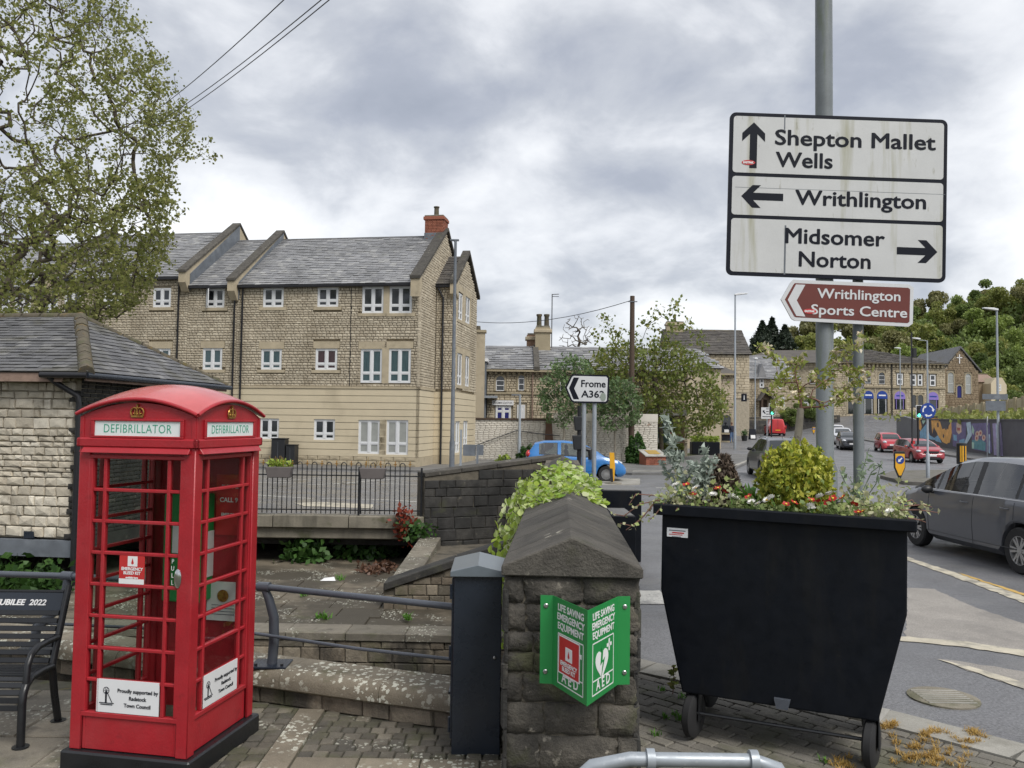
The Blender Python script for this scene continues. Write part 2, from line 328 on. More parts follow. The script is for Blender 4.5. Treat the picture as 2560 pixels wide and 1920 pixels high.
X['brick_white'] = mat('brick_white', [(.66, .62, .54), (.70, .66, .58), (.62, .58, .51)], .8, isl=.04, var=.08, scale=.8, stains=[((.26, .13, .07), 2.2, .665, .70, .85), ((.5, .46, .39), .5, .5, .7, .5)])
X['far_stone'] = mat('far_stone', [(.43, .365, .26), (.50, .43, .315), (.38, .32, .225)], .9, isl=.06, var=.1, scale=.8, bump=.3, bscale=6, stains=[((.2, .17, .12), .7, .52, .68, .55)])
X['far_brown'] = mat('far_brown', [(.24, .18, .115), (.28, .215, .14)], .9, isl=.08, var=.15, scale=.6)
X['far_trim'] = mat('far_trim', (.33, .28, .19), .9, var=.12, scale=1)
X['pvc'] = mat('pvc', (.70, .71, .72), .4, var=.03)
X['glass_dark'] = mat('glass_dark', (.022, .026, .03), .06, var=.3, scale=.8, spec=.8)
X['blind'] = mat('blind', (.33, .34, .32), .25, var=.1, scale=3, spec=.7)
X['curtain'] = mat('curtain', (.055, .095, .105), .12, var=.3, scale=6, spec=.7, stretch=(6, 6, .4))
X['curtain_red'] = mat('curtain_red', (.07, .045, .05), .12, var=.3, scale=6, spec=.7, stretch=(6, 6, .4))
X['blue_panel'] = mat('blue_panel', (.012, .014, .14), .4, var=.05)
X['wood'] = mat('wood', (.075, .05, .035), .85, var=.25, scale=8, stretch=(6, 6, .6))
X['fascia'] = mat('fascia', (.26, .18, .14), .8, var=.2, scale=7, stains=[((.12, .08, .06), 6, .55, .66, .6)])
X['bark'] = mat('bark', (.085, .068, .05), .95, var=.3, scale=9, bump=.6, bscale=30, stains=[((.13, .12, .07), 3, .5, .65, .6)])
X['bark_pale'] = mat('bark_pale', (.30, .27, .22), .9, var=.25, scale=9, stains=[((.06, .05, .045), 14, .58, .66, .8)])
X['twig_red'] = mat('twig_red', (.20, .10, .075), .8, var=.2)
def leaf(name, cols, sub=.35, isl=.18, rough=.5): return mat(name, cols, rough, isl=isl, var=.18, scale=.9, sub=sub, spec=.4)
X['leaf_plane'] = leaf('leaf_plane', [(.22, .25, .065), (.30, .315, .095), (.155, .18, .05), (.38, .37, .14)], .5)
X['leaf_mid'] = leaf('leaf_mid', [(.17, .22, .05), (.23, .275, .065), (.12, .16, .036), (.26, .25, .07)], .45)
X['leaf_birch'] = leaf('leaf_birch', [(.12, .19, .075), (.16, .24, .1), (.09, .145, .055)])
X['leaf_ivy'] = leaf('leaf_ivy', [(.30, .44, .04), (.42, .54, .08), (.20, .34, .03), (.52, .6, .22)], .4)
X['leaf_ivy_pale'] = leaf('leaf_ivy_pale', [(.5, .58, .26), (.62, .66, .38), (.36, .48, .12)], .35)
X['leaf_ball'] = leaf('leaf_ball', [(.36, .40, .035), (.5, .5, .06), (.12, .19, .025), (.6, .56, .11), (.2, .27, .03)], .3)  # bright highlight and dark shade tones mixed into the leaf colours
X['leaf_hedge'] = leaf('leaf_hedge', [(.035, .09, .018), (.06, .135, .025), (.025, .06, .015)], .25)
X['leaf_lime'] = leaf('leaf_lime', [(.26, .36, .05), (.34, .42, .08), (.18, .26, .04)], .35)
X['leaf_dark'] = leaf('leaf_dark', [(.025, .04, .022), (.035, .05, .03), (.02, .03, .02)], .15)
X['leaf_silver'] = leaf('leaf_silver', [(.36, .42, .36), (.46, .52, .46), (.28, .33, .28)], .25, .12, .8)
X['leaf_green'] = leaf('leaf_green', [(.09, .24, .025), (.13, .31, .04), (.07, .17, .02)], .35)
X['leaf_varieg'] = leaf('leaf_varieg', [(.50, .50, .28), (.62, .60, .38), (.28, .36, .12), (.40, .44, .18)], .3)
X['leaf_willow'] = leaf('leaf_willow', [(.30, .33, .07), (.24, .30, .06), (.38, .36, .12)], .35)
X['leaf_catkin'] = leaf('leaf_catkin', [(.66, .60, .40), (.74, .68, .52), (.62, .48, .34)], .3)
X['leaf_dead'] = leaf('leaf_dead', [(.10, .07, .05), (.16, .12, .09), (.06, .045, .035)], .1)
X['leaf_straw'] = leaf('leaf_straw', [(.42, .26, .06), (.5, .34, .1), (.34, .2, .05)], .2)
X['leaf_red'] = leaf('leaf_red', [(.22, .03, .02), (.3, .06, .03), (.15, .05, .03)], .2)
X['leaf_brown'] = leaf('leaf_brown', [(.08, .04, .025), (.12, .065, .04)], .1)
X['wood_a'] = leaf('wood_a', [(.24, .28, .07), (.3, .325, .09), (.185, .22, .055), (.32, .31, .1)], .38)
X['wood_b'] = leaf('wood_b', [(.17, .235, .065), (.22, .285, .085), (.13, .18, .05)], .38)
X['wood_c'] = leaf('wood_c', [(.22, .30, .07), (.28, .35, .09), (.17, .23, .055)], .38)
X['wood_d'] = leaf('wood_d', [(.22, .215, .085), (.27, .26, .11), (.17, .17, .07)], .38)
X['wood_y'] = leaf('wood_y', [(.38, .40, .05), (.46, .46, .08), (.3, .34, .05)], .2)
X['petal_red'] = mat('petal_red', [(.40, .010, .012), (.46, .02, .014), (.28, .006, .012)], .6, isl=.1, var=.1)
X['petal_white'] = mat('petal_white', (.78, .77, .74), .6, var=.05)
X['petal_yellow'] = mat('petal_yellow', (.78, .50, .05), .6, var=.05)
X['soil'] = mat('soil', (.045, .035, .025), .95, var=.3, scale=20, bump=.6, bscale=60)
X['rubber'] = mat('rubber', (.014, .014, .015), .75, var=.15, scale=20)
X['alloy'] = mat('alloy', (.50, .50, .50), .3, metal=.8, var=.05)
X['plastic_black'] = mat('plastic_black', (.016, .017, .019), .45, var=.1)
X['chrome'] = mat('chrome', (.6, .6, .6), .15, metal=1., var=.02)
X['lens_clear'] = mat('lens_clear', (.55, .57, .6), .08, var=.15, scale=20, spec=.9)
X['lens_red'] = mat('lens_red', (.42, .012, .01), .1, var=.1, spec=.8)
X['car_glass'] = glass_mat('car_glass', (.74, .80, .77), .52)
X['car_glass_dark'] = mat('car_glass_dark', (.03, .034, .036), .05, var=.2, scale=2, spec=1.)
X['booth_glass'] = glass_mat('booth_glass', (.80, .84, .81), .10)
X['lamp_green'] = mat('lamp_green', (.05, .5, .3), .3, emit=(.1, 1., .6), estr=1.6)
X['lamp_red'] = mat('lamp_red', (.5, .03, .02), .3, emit=(1., .08, .05), estr=.9)
X['cable'] = mat('cable', (.06, .062, .068), .6, var=.05)
X['hill'] = mat('hill', (.07, .085, .028), .95, var=.3, scale=.1, stains=[((.05, .05, .02), .06, .45, .62, .7)])
X['grass'] = leaf('grass', [(.11, .17, .03), (.15, .2, .05), (.08, .12, .025)], .2)
X['water'] = mat('water', (.02, .02, .014), .12, var=.2, scale=2, spec=.6, bump=.12, bscale=9)
X['apron'] = mat('apron', [(.135, .112, .08), (.175, .148, .108), (.10, .085, .062)], .7, isl=.1, var=.22, scale=2.2, fine=.2, bump=.3, bscale=40, stains=[((.045, .038, .026), .6, .42, .54, .85), (MOSS, 2, .6, .7, .5)], spots=(LICH, 24, .5, .52, .6))
# ------------------------------------------------------------------ masonry / slates / text / leaves
def stone_mesh(name, n=1, jit=.05, inset=.07):
 """unit stone: x,z in -.5...5, y from 0 (back) to -1 (face)"""
 mb = MB(); rr = random.random
 j = lambda: (rr() - .5) * 2 * jit
 b = [(-.5, 0, -.5), (.5, 0, -.5), (.5, 0, .5), (-.5, 0, .5)]
 m = [(x + j() * .5, -.55, z + j() * .5) for x, _, z in b]
 fr = [(x * (1 - 2 * inset) + j(), -.88 + j(), z * (1 - 2 * inset) + j()) for x, _, z in b]
 c = (j() * 2, -1.0, j() * 2)
 mb.add(b + m + fr + [c], [(i, (i + 1) % 4, 4 + (i + 1) % 4, 4 + i) for i in range(4)] + [(4 + i, 4 + (i + 1) % 4, 8 + (i + 1) % 4, 8 + i) for i in range(4)] + [(8 + i, 8 + (i + 1) % 4, 12) for i in range(4)])
 return mb
def rough_stone(name, n=6, amp=.16):
 mb = MB(); rr = random.random; V = lambda i, j: (j * (n + 1) + i)
 for j in range(n + 1):
  for i in range(n + 1):
   x, z = i / n - .5, j / n - .5; e = min(i, n - i, j, n - j); y = -.35 if e == 0 else -.8 - (.2 if e > 1 else 0)
   k = .03 if e else .045; mb.v.append((x + (rr() - .5) * k * 2, y + (rr() - .5) * amp * (2 if e else 1), z + (rr() - .5) * k * 2))
 for j in range(n):
  for i in range(n): mb.f.append((V(i, j), V(i + 1, j), V(i + 1, j + 1), V(i, j + 1))); mb.m.append(0)
 b = len(mb.v); rim = [V(i, 0) for i in range(n)] + [V(n, j) for j in range(n)] + [V(i, n) for i in range(n, 0, -1)] + [V(0, j) for j in range(n, 0, -1)]
 for q in rim: x, y, z = mb.v[q]; mb.v.append((x, 0, z))
 for a in range(len(rim)): c = (a + 1) % len(rim); mb.f.append((rim[c], rim[a], b + a, b + c)); mb.m.append(0)
 return mb
def stone_set(key, material, k=5, **kw):
 out = []
 for i in range(k):
  me = stone_mesh(key, **kw).mesh(key, smooth=None); me.materials.append(material); out.append(me)
 return out
def courses(w_, z0, z1, ch, cl, holes=(), top=None, joint=.012, quoin=None):
 """rectangles (x0,x1,z0,z1) of coursed stone"""
 out = []; z = z0
 while z < z1 - .02:
  h = random.uniform(*ch)
  if z + h > z1 - ch[0] * .6: h = z1 - z
  zm = z + h / 2; spans = [(0., w_)]
  for hx0, hx1, hz0, hz1 in holes:
   if hz0 - h * .3 < zm < hz1 + h * .3:
    ns_ = []
    for a, b in spans:
     if hx1 <= a or hx0 >= b: ns_.append((a, b)); continue
     if hx0 - a > .03: ns_.append((a, hx0))
     if b - hx1 > .03: ns_.append((hx1, b))
    spans = ns_
  for a, b in spans:
   x = a; first = random.uniform(.35, 1.)
   while x < b - .01:
    l = random.uniform(*cl) * first; first = 1.
    if x + l > b - cl[0] * .7: l = b - x
    if top is None or z + h <= top(x + l / 2) + .02: out.append((x + joint / 2, x + l - joint / 2, z + joint / 2, z + h - joint / 2))
    x += l
  z += h
 return out
def lay(parent, name, rects, meshes, material, depth=.05, T=None, most=300, pick=None, djit=.35, stuff_name=None):
 """lay stones on the wall plane y=0 of frame T (outward -y): the largest as parts, the rest joined into one"""
 T = T or Matrix.Identity(4)
 if pick is None: pick = lambda r: (r[1] - r[0]) * (r[3] - r[2])
 rects = sorted(rects, key=pick, reverse=True)
 for i, (x0, x1, z0, z1) in enumerate(rects[:most]):
  me = random.choice(meshes); o = bpy.data.objects.new(name, me); COL.objects.link(o); o.parent = parent
  d = depth * (1 + random.uniform(-djit, djit))
  o.matrix_local = T @ Matrix.Translation(((x0 + x1) / 2, 0, (z0 + z1) / 2)) @ Matrix.Diagonal((x1 - x0, d, z1 - z0, 1))
 if len(rects) > most:
  mb = MB(); src = [([v.co.copy() for v in me.vertices], [tuple(p.vertices) for p in me.polygons]) for me in meshes]
  for x0, x1, z0, z1 in rects[most:]:
   vs, fs = random.choice(src); d = depth * (1 + random.uniform(-djit, djit)); cx, cz = (x0 + x1) / 2, (z0 + z1) / 2
   mb.add([T @ Vector((cx + v.x * (x1 - x0), v.y * d, cz + v.z * (z1 - z0))) for v in vs], fs)
  mb.build(stuff_name or name, material, parent, recalc=False, kind='stuff')
def text(body, size, depth=.002, align='CENTER', bold=0., xs=1., shear=0., space=1.):
 cu = bpy.data.curves.new('lettering', 'FONT'); cu.body = body; cu.size = size; cu.align_x = align; cu.extrude = depth
 cu.offset = bold if bold < .002 else 0; cu.shear = shear; cu.space_character = space; cu.resolution_u = 3
 o = bpy.data.objects.new('lettering', cu); COL.objects.link(o)
 me = bpy.data.meshes.new_from_object(o.evaluated_get(bpy.context.evaluated_depsgraph_get()))
 bpy.data.objects.remove(o); bpy.data.curves.remove(cu)
 me.transform(Matrix.Rotation(PI / 2, 4, 'X') @ Matrix.Diagonal((xs, 1, 1, 1)))       # faces -y, x right, z up
 if bold >= .002:                                        # heavier strokes: shifted copies, each a hair in front of the last
  nv = len(me.vertices); co = np.empty(nv * 3, np.float32); me.vertices.foreach_get('co', co); co = co.reshape(-1, 3); fs = [tuple(p.vertices) for p in me.polygons]; V = []; FF = []
  for k, (a, b) in enumerate(((1, .4), (-1, .4), (1, -.4), (-1, -.4), (0, 1), (0, -1))):
   V.append(co + np.array((a * bold, -k * .00015, b * bold), np.float32)); FF += [tuple(i + k * nv for i in f) for f in fs]
  m2 = bpy.data.meshes.new('lettering'); m2.from_pydata(np.concatenate(V).tolist(), [], FF); return m2
 return me
def write(parent, body, size, pos, material, name='lettering', T=None, **kw):
 me = text(body, size, **kw); me.materials.append(material)
 o = link(name, me, parent); o.matrix_local = (T or Matrix.Identity(4)) @ Matrix.Translation(pos); return o
def leaf_cloud(pts, size, rng=None, aspect=1.6, droop=0., nrm=None, flat=0.):
 """numpy: one folded diamond leaf (2 quads as 4 verts +) per point, random facing. returns verts, faces"""
 rng = rng or RNG; n = len(pts); pts = np.asarray(pts, float)
 d = rng.normal(size=(n, 3)); d[:, 2] -= droop; d /= np.linalg.norm(d, axis=1)[:, None] + 1e-9
 q = rng.normal(size=(n, 3));
 if flat: q = q * (1 - flat) + (np.asarray(nrm) if nrm is not None else np.array([0, 0, 1.])) * flat * 2
 s = np.cross(d, q); s /= np.linalg.norm(s, axis=1)[:, None] + 1e-9
 nn = np.cross(s, d)
 sz = size * rng.uniform(.6, 1.3, n) if np.isscalar(size) else np.asarray(size)
 L_ = d * sz[:, None] * .5 * aspect; W_ = s * sz[:, None] * .5; H_ = nn * sz[:, None] * .12
 v = np.stack([pts - L_, pts + W_ + H_, pts + L_, pts - W_ + H_], 1).reshape(-1, 3)
 f = np.arange(n * 4).reshape(-1, 4)
 return v, f
def np_mesh(name, v, f, material):
 me = bpy.data.meshes.new(name); nv, nf, k = len(v), len(f), f.shape[1]
 me.vertices.add(nv); me.vertices.foreach_set('co', np.asarray(v, np.float32).ravel())
 me.loops.add(nf * k); me.loops.foreach_set('vertex_index', np.asarray(f, np.int32).ravel())
 me.polygons.add(nf); me.polygons.foreach_set('loop_start', np.arange(0, nf * k, k, dtype=np.int32))
 me.update(calc_edges=True); me.materials.append(material); return me
# ------------------------------------------------------------------ the setting: ground, road, channel, pavements
UP = Matrix.Rotation(-PI / 2, 4, 'X')                       # lays wall-type pieces flat
def struct(name, mb, m, **kw):
 o = mb.build(name, m, None, **kw); o['kind'] = 'structure'; return o
def sheet(name, poly, z, m, thick=0):
 mb = MB()
 if thick: mb.prism(poly, 'z', z - thick, z)
 else: mb.add([(x, y, z) for x, y in poly], [tuple(range(len(poly)))])
 return struct(name, mb, m)
ROADZ = .10; PZ = .20
def roadh(x, y): return ROADZ + .9 * sstep(48, 95, y) + 2.8 * sstep(86, 112, y) * sstep(26, 46, x)
struct('ground', MB().add([(-900, -300, -2.2), (900, -300, -2.2), (900, 1500, -2.2), (-900, 1500, -2.2)], [(0, 1, 2, 3)]), X['hill'])
KERB = [(1.02, 7.62), (1.30, 7.36), (2.83, 6.23), (3.46, 5.58), (9, -2)]
struct('road', MB().add([(x, y, ROADZ) for x, y in KERB + [(80, -2), (80, 48), (-80, 48), (-80, 18.62), (-1.9, 18.62), (1.4, 19.6)]], [tuple(range(11))]), X['asphalt'])
g = MB(); nx, ny = 40, 24
for j in range(ny + 1):
 for i in range(nx + 1):
  x = -80 + 200 * i / nx; y = 48 + 92 * j / ny; g.v.append((x, y, roadh(x, y)))
for j in range(ny):
 for i in range(nx):
  a = j * (nx + 1) + i; g.f.append((a, a + 1, a + nx + 2, a + nx + 1)); g.m.append(0)
far_road = struct('road_rising', g, X['asphalt'], smooth=180)
# wet car park beyond the railings
sheet('car_park', [(-13, 18.64), (-1.95, 18.64), (1.2, 19.8), (-1.0, 33), (-16, 35.5)], ROADZ + .004, X['asphalt_wet'])
# near plaza
sheet('plaza', [(-14, -3), (.6, -3), (.6, 5.9), (-.2, 6.6), (-1.4, 6.9), (-4.3, 7.35), (-14, 8.6)], 0, X['grout'], .5)
sheet('pavement', [(.6, -3)] + [(9.2, -3)] + KERB[::-1][0:4] + [(1.02, 7.6), (.6, 7.6)], PZ - .025, X['grout'], .6)
plaza_root = thing('stone_paving', 'worn stone slabs and setts with white lichen between phone box and wall', 'paving')
SETT = stone_set('sett', X['sett'], 5, inset=.05, jit=.03); SLAB = stone_set('slab', X['slab'], 4, inset=.012, jit=.008)
SLABL = stone_set('slab', X['slab_lichen'], 4, inset=.012, jit=.008); BLK = stone_set('paving_block', X['block'], 4, inset=.03, jit=.015)
def flat(z): return Matrix.Translation((0, 0, z)) @ UP
def coping_y(x): return 6.68 - .34 * (x + 1.69)             # front line of the low wall by the handrail
rr = []
y = 5.70
while y < 6.95:
 x = -1.42 + (random.random() - .5) * .02
 while x < .0:
  l = random.uniform(.10, .135)
  if y + .11 < coping_y(x) + .03: rr.append((x + .006, x + l - .006, y + .005, y + .108))
  x += l
 y += .113
lay(plaza_root, 'sett', rr, SETT, X['sett'], .022, flat(0), djit=.25)
rr = []
for y in np.arange(4.5, 6.9, .113):
 x = -2.75
 while x < -1.64:
  l = random.uniform(.11, .14)
  if y + .11 < coping_y(x): rr.append((x + .006, min(x + l, -1.635) - .006, y + .005, y + .108))
  x += l
lay(plaza_root, 'sett', rr, SETT, X['sett'], .02, flat(0), djit=.25, most=180)
rr = [(-1.63, -1.43, y + .004, min(y + .62, coping_y(-1.53)) - .004) for y in np.arange(4.2, 6.65, .62)]
x = -1.42
while x < .0:
 l = random.uniform(.34, .46); rr.append((x + .005, x + l - .005, 5.22, 5.69)); x += l
x = -1.42
while x < .0:
 l = random.uniform(.28, .4); rr.append((x + .005, x + l - .005, 4.75, 5.21)); x += l
lay(plaza_root, 'slab', rr, SLABL, X['slab_lichen'], .026, flat(0), djit=.1)
rr = []
for j, y in enumerate(np.arange(4.0, 7.3, .5)):
 x = -6.6 + (j % 2) * .3
 while x < -2.8:
  l = random.uniform(.5, .75)
  if y + .5 < coping_y(x) - .2: rr.append((x + .006, min(x + l, -2.77) - .006, y + .006, y + .494))
  x += l
lay(plaza_root, 'slab', rr, SLAB, X['slab'], .02, flat(0), djit=.2)
# block paving of the road-side pavement
pav = thing('block_paving', 'brownish concrete block paving with moss and dead orange grass beside the kerb', 'paving')
def inside_kerb(x, y, m=.34):
 for (xa, ya), (xb, yb) in zip(KERB[:-1], KERB[1:]):
  d = Vector((xb - xa, yb - ya)); nrm = Vector((d.y, -d.x)).normalized()
  if (Vector((x, y)) - Vector((xa, ya))).dot(nrm) < m and min(ya, yb) - .3 < y < max(ya, yb) + .3: return False
 return True
rr = []; ang = R(-44); Tk = Matrix.Translation((2.2, 5.2, PZ - .025)) @ Matrix.Rotation(ang, 4, 'Z') @ UP
for j in range(-16, 18):
 for i in range(-12, 13):
  cx, cy = i * .21 + (j % 2) * .105, j * .108
  wx = 2.2 + cx * math.cos(ang) - cy * math.sin(ang); wy = 5.2 + cx * math.sin(ang) + cy * math.cos(ang)
  if .82 < wx < 4.6 and 4.0 < wy < 7.4 and inside_kerb(wx, wy): rr.append((cx - .1, cx + .1, cy - .05, cy + .05))
lay(pav, 'paving_block', rr, BLK, X['block'], .026, Tk, djit=.2, pick=lambda r: random.random())
kb = thing('kerb', 'pale stone kerb along the pavement beside the black planter', 'kerb'); kb['kind'] = 'structure'
KM = []
for _ in range(3):
 me = MB().box(0, 1, 0, 1, 0, 1).mesh('kerb_stone'); me.materials.append(X['kerb']); KM.append(me)
for (xa, ya), (xb, yb) in zip(KERB[:-1], KERB[1:]):
 d = Vector((xb - xa, yb - ya)); L_ = d.length; n = max(1, round(L_ / .9)); d.normalize(); a = math.atan2(d.y, d.x)
 for i in range(n):
  o = link('kerb_stone', KM[i % 3], kb)
  o.matrix_local = Matrix.Translation((xa + d.x * L_ * i / n, ya + d.y * L_ * i / n, ROADZ - .12)) @ Matrix.Rotation(a, 4, 'Z') @ Matrix.Diagonal((L_ / n - .008, -.33, PZ - ROADZ + .125 + .004 * (i % 2), 1))
# ---- road paint and patches (each a thin sheet above the one below)
def paint(name, pts, m, z=ROADZ + .008):
 out = []
 for a, b in zip(pts, pts[1:] + pts[:1]):
  a, b = Vector(a), Vector(b); n = max(1, int((b - a).length / .09))
  for i in range(n): q = a.lerp(b, i / n); out.append((q.x + random.gauss(0, .012), q.y + random.gauss(0, .012)))
 return sheet(name, out, z, m)
def px(*uv, z=ROADZ): return [tuple(gz(u, v, z)[:2]) for u, v in uv]
def stripe(name, uva, uvb, wd, m, z=ROADZ, dz=.008):
 a = gz(*uva, z); b = gz(*uvb, z); d = (b - a).normalized(); n_ = Vector((-d.y, d.x, 0)) * wd / 2
 return sheet(name, [tuple((p)[:2]) for p in (a + n_, b + n_, b - n_, a - n_)], z + dz, m)
paint('surface_patch', px((2268, 1470), (2335, 1473), (2420, 1512), (2560, 1560), (2640, 1592), (2640, 1655), (2560, 1638), (2420, 1616), (2262, 1596)), X['pale_patch'], ROADZ + .004)
paint('surface_patch', px((2340, 1648), (2400, 1655), (2640, 1690), (2640, 1735), (2500, 1704), (2420, 1676)), X['pale_patch'], ROADZ + .004)
paint('road_marking', px((2200, 1588), (2420, 1606), (2640, 1640), (2640, 1655), (2420, 1620), (2200, 1598)), X['cream_line'])
paint('road_marking', px((2340, 1648), (2420, 1676), (2500, 1704), (2640, 1748), (2640, 1732), (2510, 1694), (2430, 1668)), X['cream_line'])
paint('road_marking', px((2200, 1371), (2410, 1440), (2640, 1519), (2640, 1539), (2410, 1452), (2200, 1378)), X['cream_line'])
paint('road_marking', px((2395, 1432), (2640, 1512), (2640, 1518.5), (2395, 1435)), X['yellow_line'], ROADZ + .012)
paint('road_marking', px((1545, 1478), (1652, 1478), (1668, 1512), (1570, 1512)), X['white_line'])
# car-park bay lines
for a, b in (((640, 1207), (930, 1209)), ((770, 1213), (925, 1205)), ((940, 1208), (1075, 1215)), ((640, 1238), (780, 1247)), ((800, 1247), (960, 1250)), ((960, 1250), (1075, 1257)), ((690, 1203), (800, 1197)), ((870, 1207), (1000, 1197))):
 stripe('bay_marking', a, b, .1, X['white_line'], ROADZ + .004, .006)
paint('surface_patch', px((735, 1258), (800, 1256), (935, 1262), (930, 1272), (760, 1266), z=ROADZ), X['cream_line'], ROADZ + .011)
# junction markings further off
for a, b in (((2130, 1140), (2148, 1149)), ((2112, 1130), (2124, 1136)), ((2095, 1121), (2106, 1127)), ((2158, 1153), (2190, 1156)), ((2215, 1153), (2260, 1156)), ((2080, 1113), (2090, 1118))):
 stripe('lane_marking', a, b, .14, X['white_line'])
stripe('lane_marking', (1640, 1220), (1800, 1224), .2, X['white_line']); stripe('lane_marking', (1845, 1127), (1885, 1130), .2, X['white_line'])
for a, b in (((2180, 1071), (2205, 1077)), ((2222, 1067), (2245, 1066))):
 p = gz(*a, .95); q = gz(*b, .95)
mh = thing('manhole_cover', 'round iron manhole cover set in the road near the kerb', 'manhole cover', gz(2358, 1746, ROADZ))
MB().lathe([(.27, 0), (.27, .012), (.235, .014)], 24).build('ring', X['concrete'], mh)
mb = MB().lathe([(.225, 0), (.225, .012)], 24)
for i in range(-3, 4): mb.box(-.19, .19, i * .05 - .012, i * .05 + .012, .012, .018)
mb.build('lid', X['kerb'], mh)
# ---- brook channel
sheet('water', [(-40, 6.6), (.3, 6.6), (.3, 12.6), (-40, 14)], -1.75, X['water'])
sheet('channel_bed', [(-40, 12.5), (.4, 12.5), (.4, 34), (-40, 34)], -.9, X['apron'], .9)
ap = thing('stone_apron', 'pale flagstone apron beside the brook under the bridge', 'paving')
FLAG = stone_set('flagstone', X['apron'], 4, inset=.01, jit=.006)
rr = []
for j, y in enumerate(np.arange(12.9, 16.2, .58)):
 x = -7.5 + (j % 2) * .35
 while x < -2.5:
  l = random.uniform(.6, .9); rr.append((x + .008, x + l - .008, y + .008, y + .572)); x += l
lay(ap, 'flagstone', rr, FLAG, X['apron'], .035, flat(-.9), djit=.2)
STN = stone_set('stone', X['brown_stone'], 6); STND = stone_set('stone', X['dark_stone'], 6)
def block_wall(name, label, cat, a, b, z0, z1a, z1b, th, meshes, m, ch, cl, cop=None, cop_m=None, cop_n=1, over=.05, most=300, grp=None):
 """straight wall from a to b (visible face on the right-hand side of a->b, i.e. local -y), top rising from z1a to z1b"""
 d = Vector((b[0] - a[0], b[1] - a[1])); L_ = d.length
 t = thing(name, label, cat, (a[0], a[1], 0), math.atan2(d.y, d.x), grp)
 MB().prism([(0, z0), (L_, z0), (L_, z1b), (0, z1a)], 'y', .0, th).build('core', X['mortar'], t)
 lay(t, 'stone', courses(L_, z0, max(z1a, z1b), ch, cl, top=lambda x: z1a + (z1b - z1a) * x / L_), meshes, m, .035, None, most)
 if cop:
  for i in range(cop_n):
   xa, xb = L_ * i / cop_n + .004, L_ * (i + 1) / cop_n - .004
   za, zb = z1a + (z1b - z1a) * xa / L_, z1a + (z1b - z1a) * xb / L_
   MB().prism([(xa, za), (xb, zb), (xb, zb + cop), (xa, za + cop)], 'y', -over, th + over).build('coping_stone', cop_m or X['coping'], t, bevel=.012)
 return t
block_wall('channel_wall', 'stained rubble wall with flat coping on the far bank of the brook', 'wall', (-9.5, 12.62), (.25, 12.40), -2.1, -.98, -.98, .4, STN, X['brown_stone'], (.13, .22), (.18, .42), .12, X['slab'], 11, .06, 200)
block_wall('stair_wall', 'stone wall with dark sloping coping descending to the brook apron', 'wall', (-2.12, 14.2), (.25, 14.2), -.95, -.60, .22, .42, STN, X['brown_stone'], (.11, .19), (.16, .36), .13, X['dark_stone'], 2, .07)
rw = thing('ramp_kerb', 'long stone ramp edging leading from the stair wall back under the bridge', 'wall', (-2.1, 14.6, 0), R(88))
for i in range(4): MB().prism([(i * .95, -.92), (i * .95 + .94, -.92), (i * .95 + .94, -.52 + (i + 1) * .06), (i * .95, -.52 + i * .06)], 'y', -.45, .0).build('edging_stone', X['slab'], rw, bevel=.012)
sheet('bank', [(-1.62, 14.5), (.4, 14.5), (1.0, 19.6), (-1.6, 18.6)], -.5, X['mortar'], .5)
block_wall('parapet_wall', 'soot-black stone parapet wall at the end of the bridge railings', 'wall', (-1.90, 18.42), (1.25, 19.85), -.95, 1.02, 1.40, .5, STND, X['dark_stone'], (.17, .28), (.25, .55), .10, X['coping'], 4, .03)
# ---- bridge
br = thing('road_bridge', 'weathered concrete bridge edge carrying black railings over the brook', 'bridge', (0, 0, 0))
for i in range(7):
 xa = -13.5 + i * 1.66; MB().box(xa, xa + 1.645, 18.34, 18.66, -.11, .155 + .006 * (i % 2)).build('edge_slab', X['concrete'], br, bevel=.015)
MB().box(-13.5, -1.9, 18.46, 18.9, -.36, -.11).build('edge_beam', X['concrete'], br, bevel=.02)
MB().box(-13.5, -1.6, 18.9, 34, -.55, .09).build('deck', X['dark_stone'], br)
MB().box(-13.5, -1.4, 25, 25.4, -.95, -.5).build('abutment', X['dark_stone'], br)
# ---- low wall with rounded coping, left of it the handrail
lw = thing('low_wall', 'low stone wall with lichen-spotted rounded coping below the handrail', 'wall', (-1.69, coping_y(-1.69), 0), math.atan2(-.34, 1))
def cprof():
 return [(.0, .13), (-.03, .15), (-.035, .22), (-.01, .262), (.04, .28), (.38, .28), (.42, .262), (.43, .15), (.40, .13)]
segs = [-5.2, -4.3, -3.5, -2.6, -1.75, -.95, -.12, .76, 1.62]
for a, b in zip(segs[:-1], segs[1:]): MB().prism(cprof(), 'x', a + .003, b - .003).build('coping_stone', X['slab_lichen'], lw, smooth=50)
MB().box(-5.2, 1.62, .05, .38, -2.1, .13).build('core', X['mortar'], lw)
lay(lw, 'stone', [(r_[0] - 5.2, r_[1] - 5.2, r_[2], r_[3]) for r_ in courses(6.8, 0, .13, (.12, .14), (.18, .4))], STN, X['brown_stone'], .03, Matrix.Translation((0, .05, 0)))
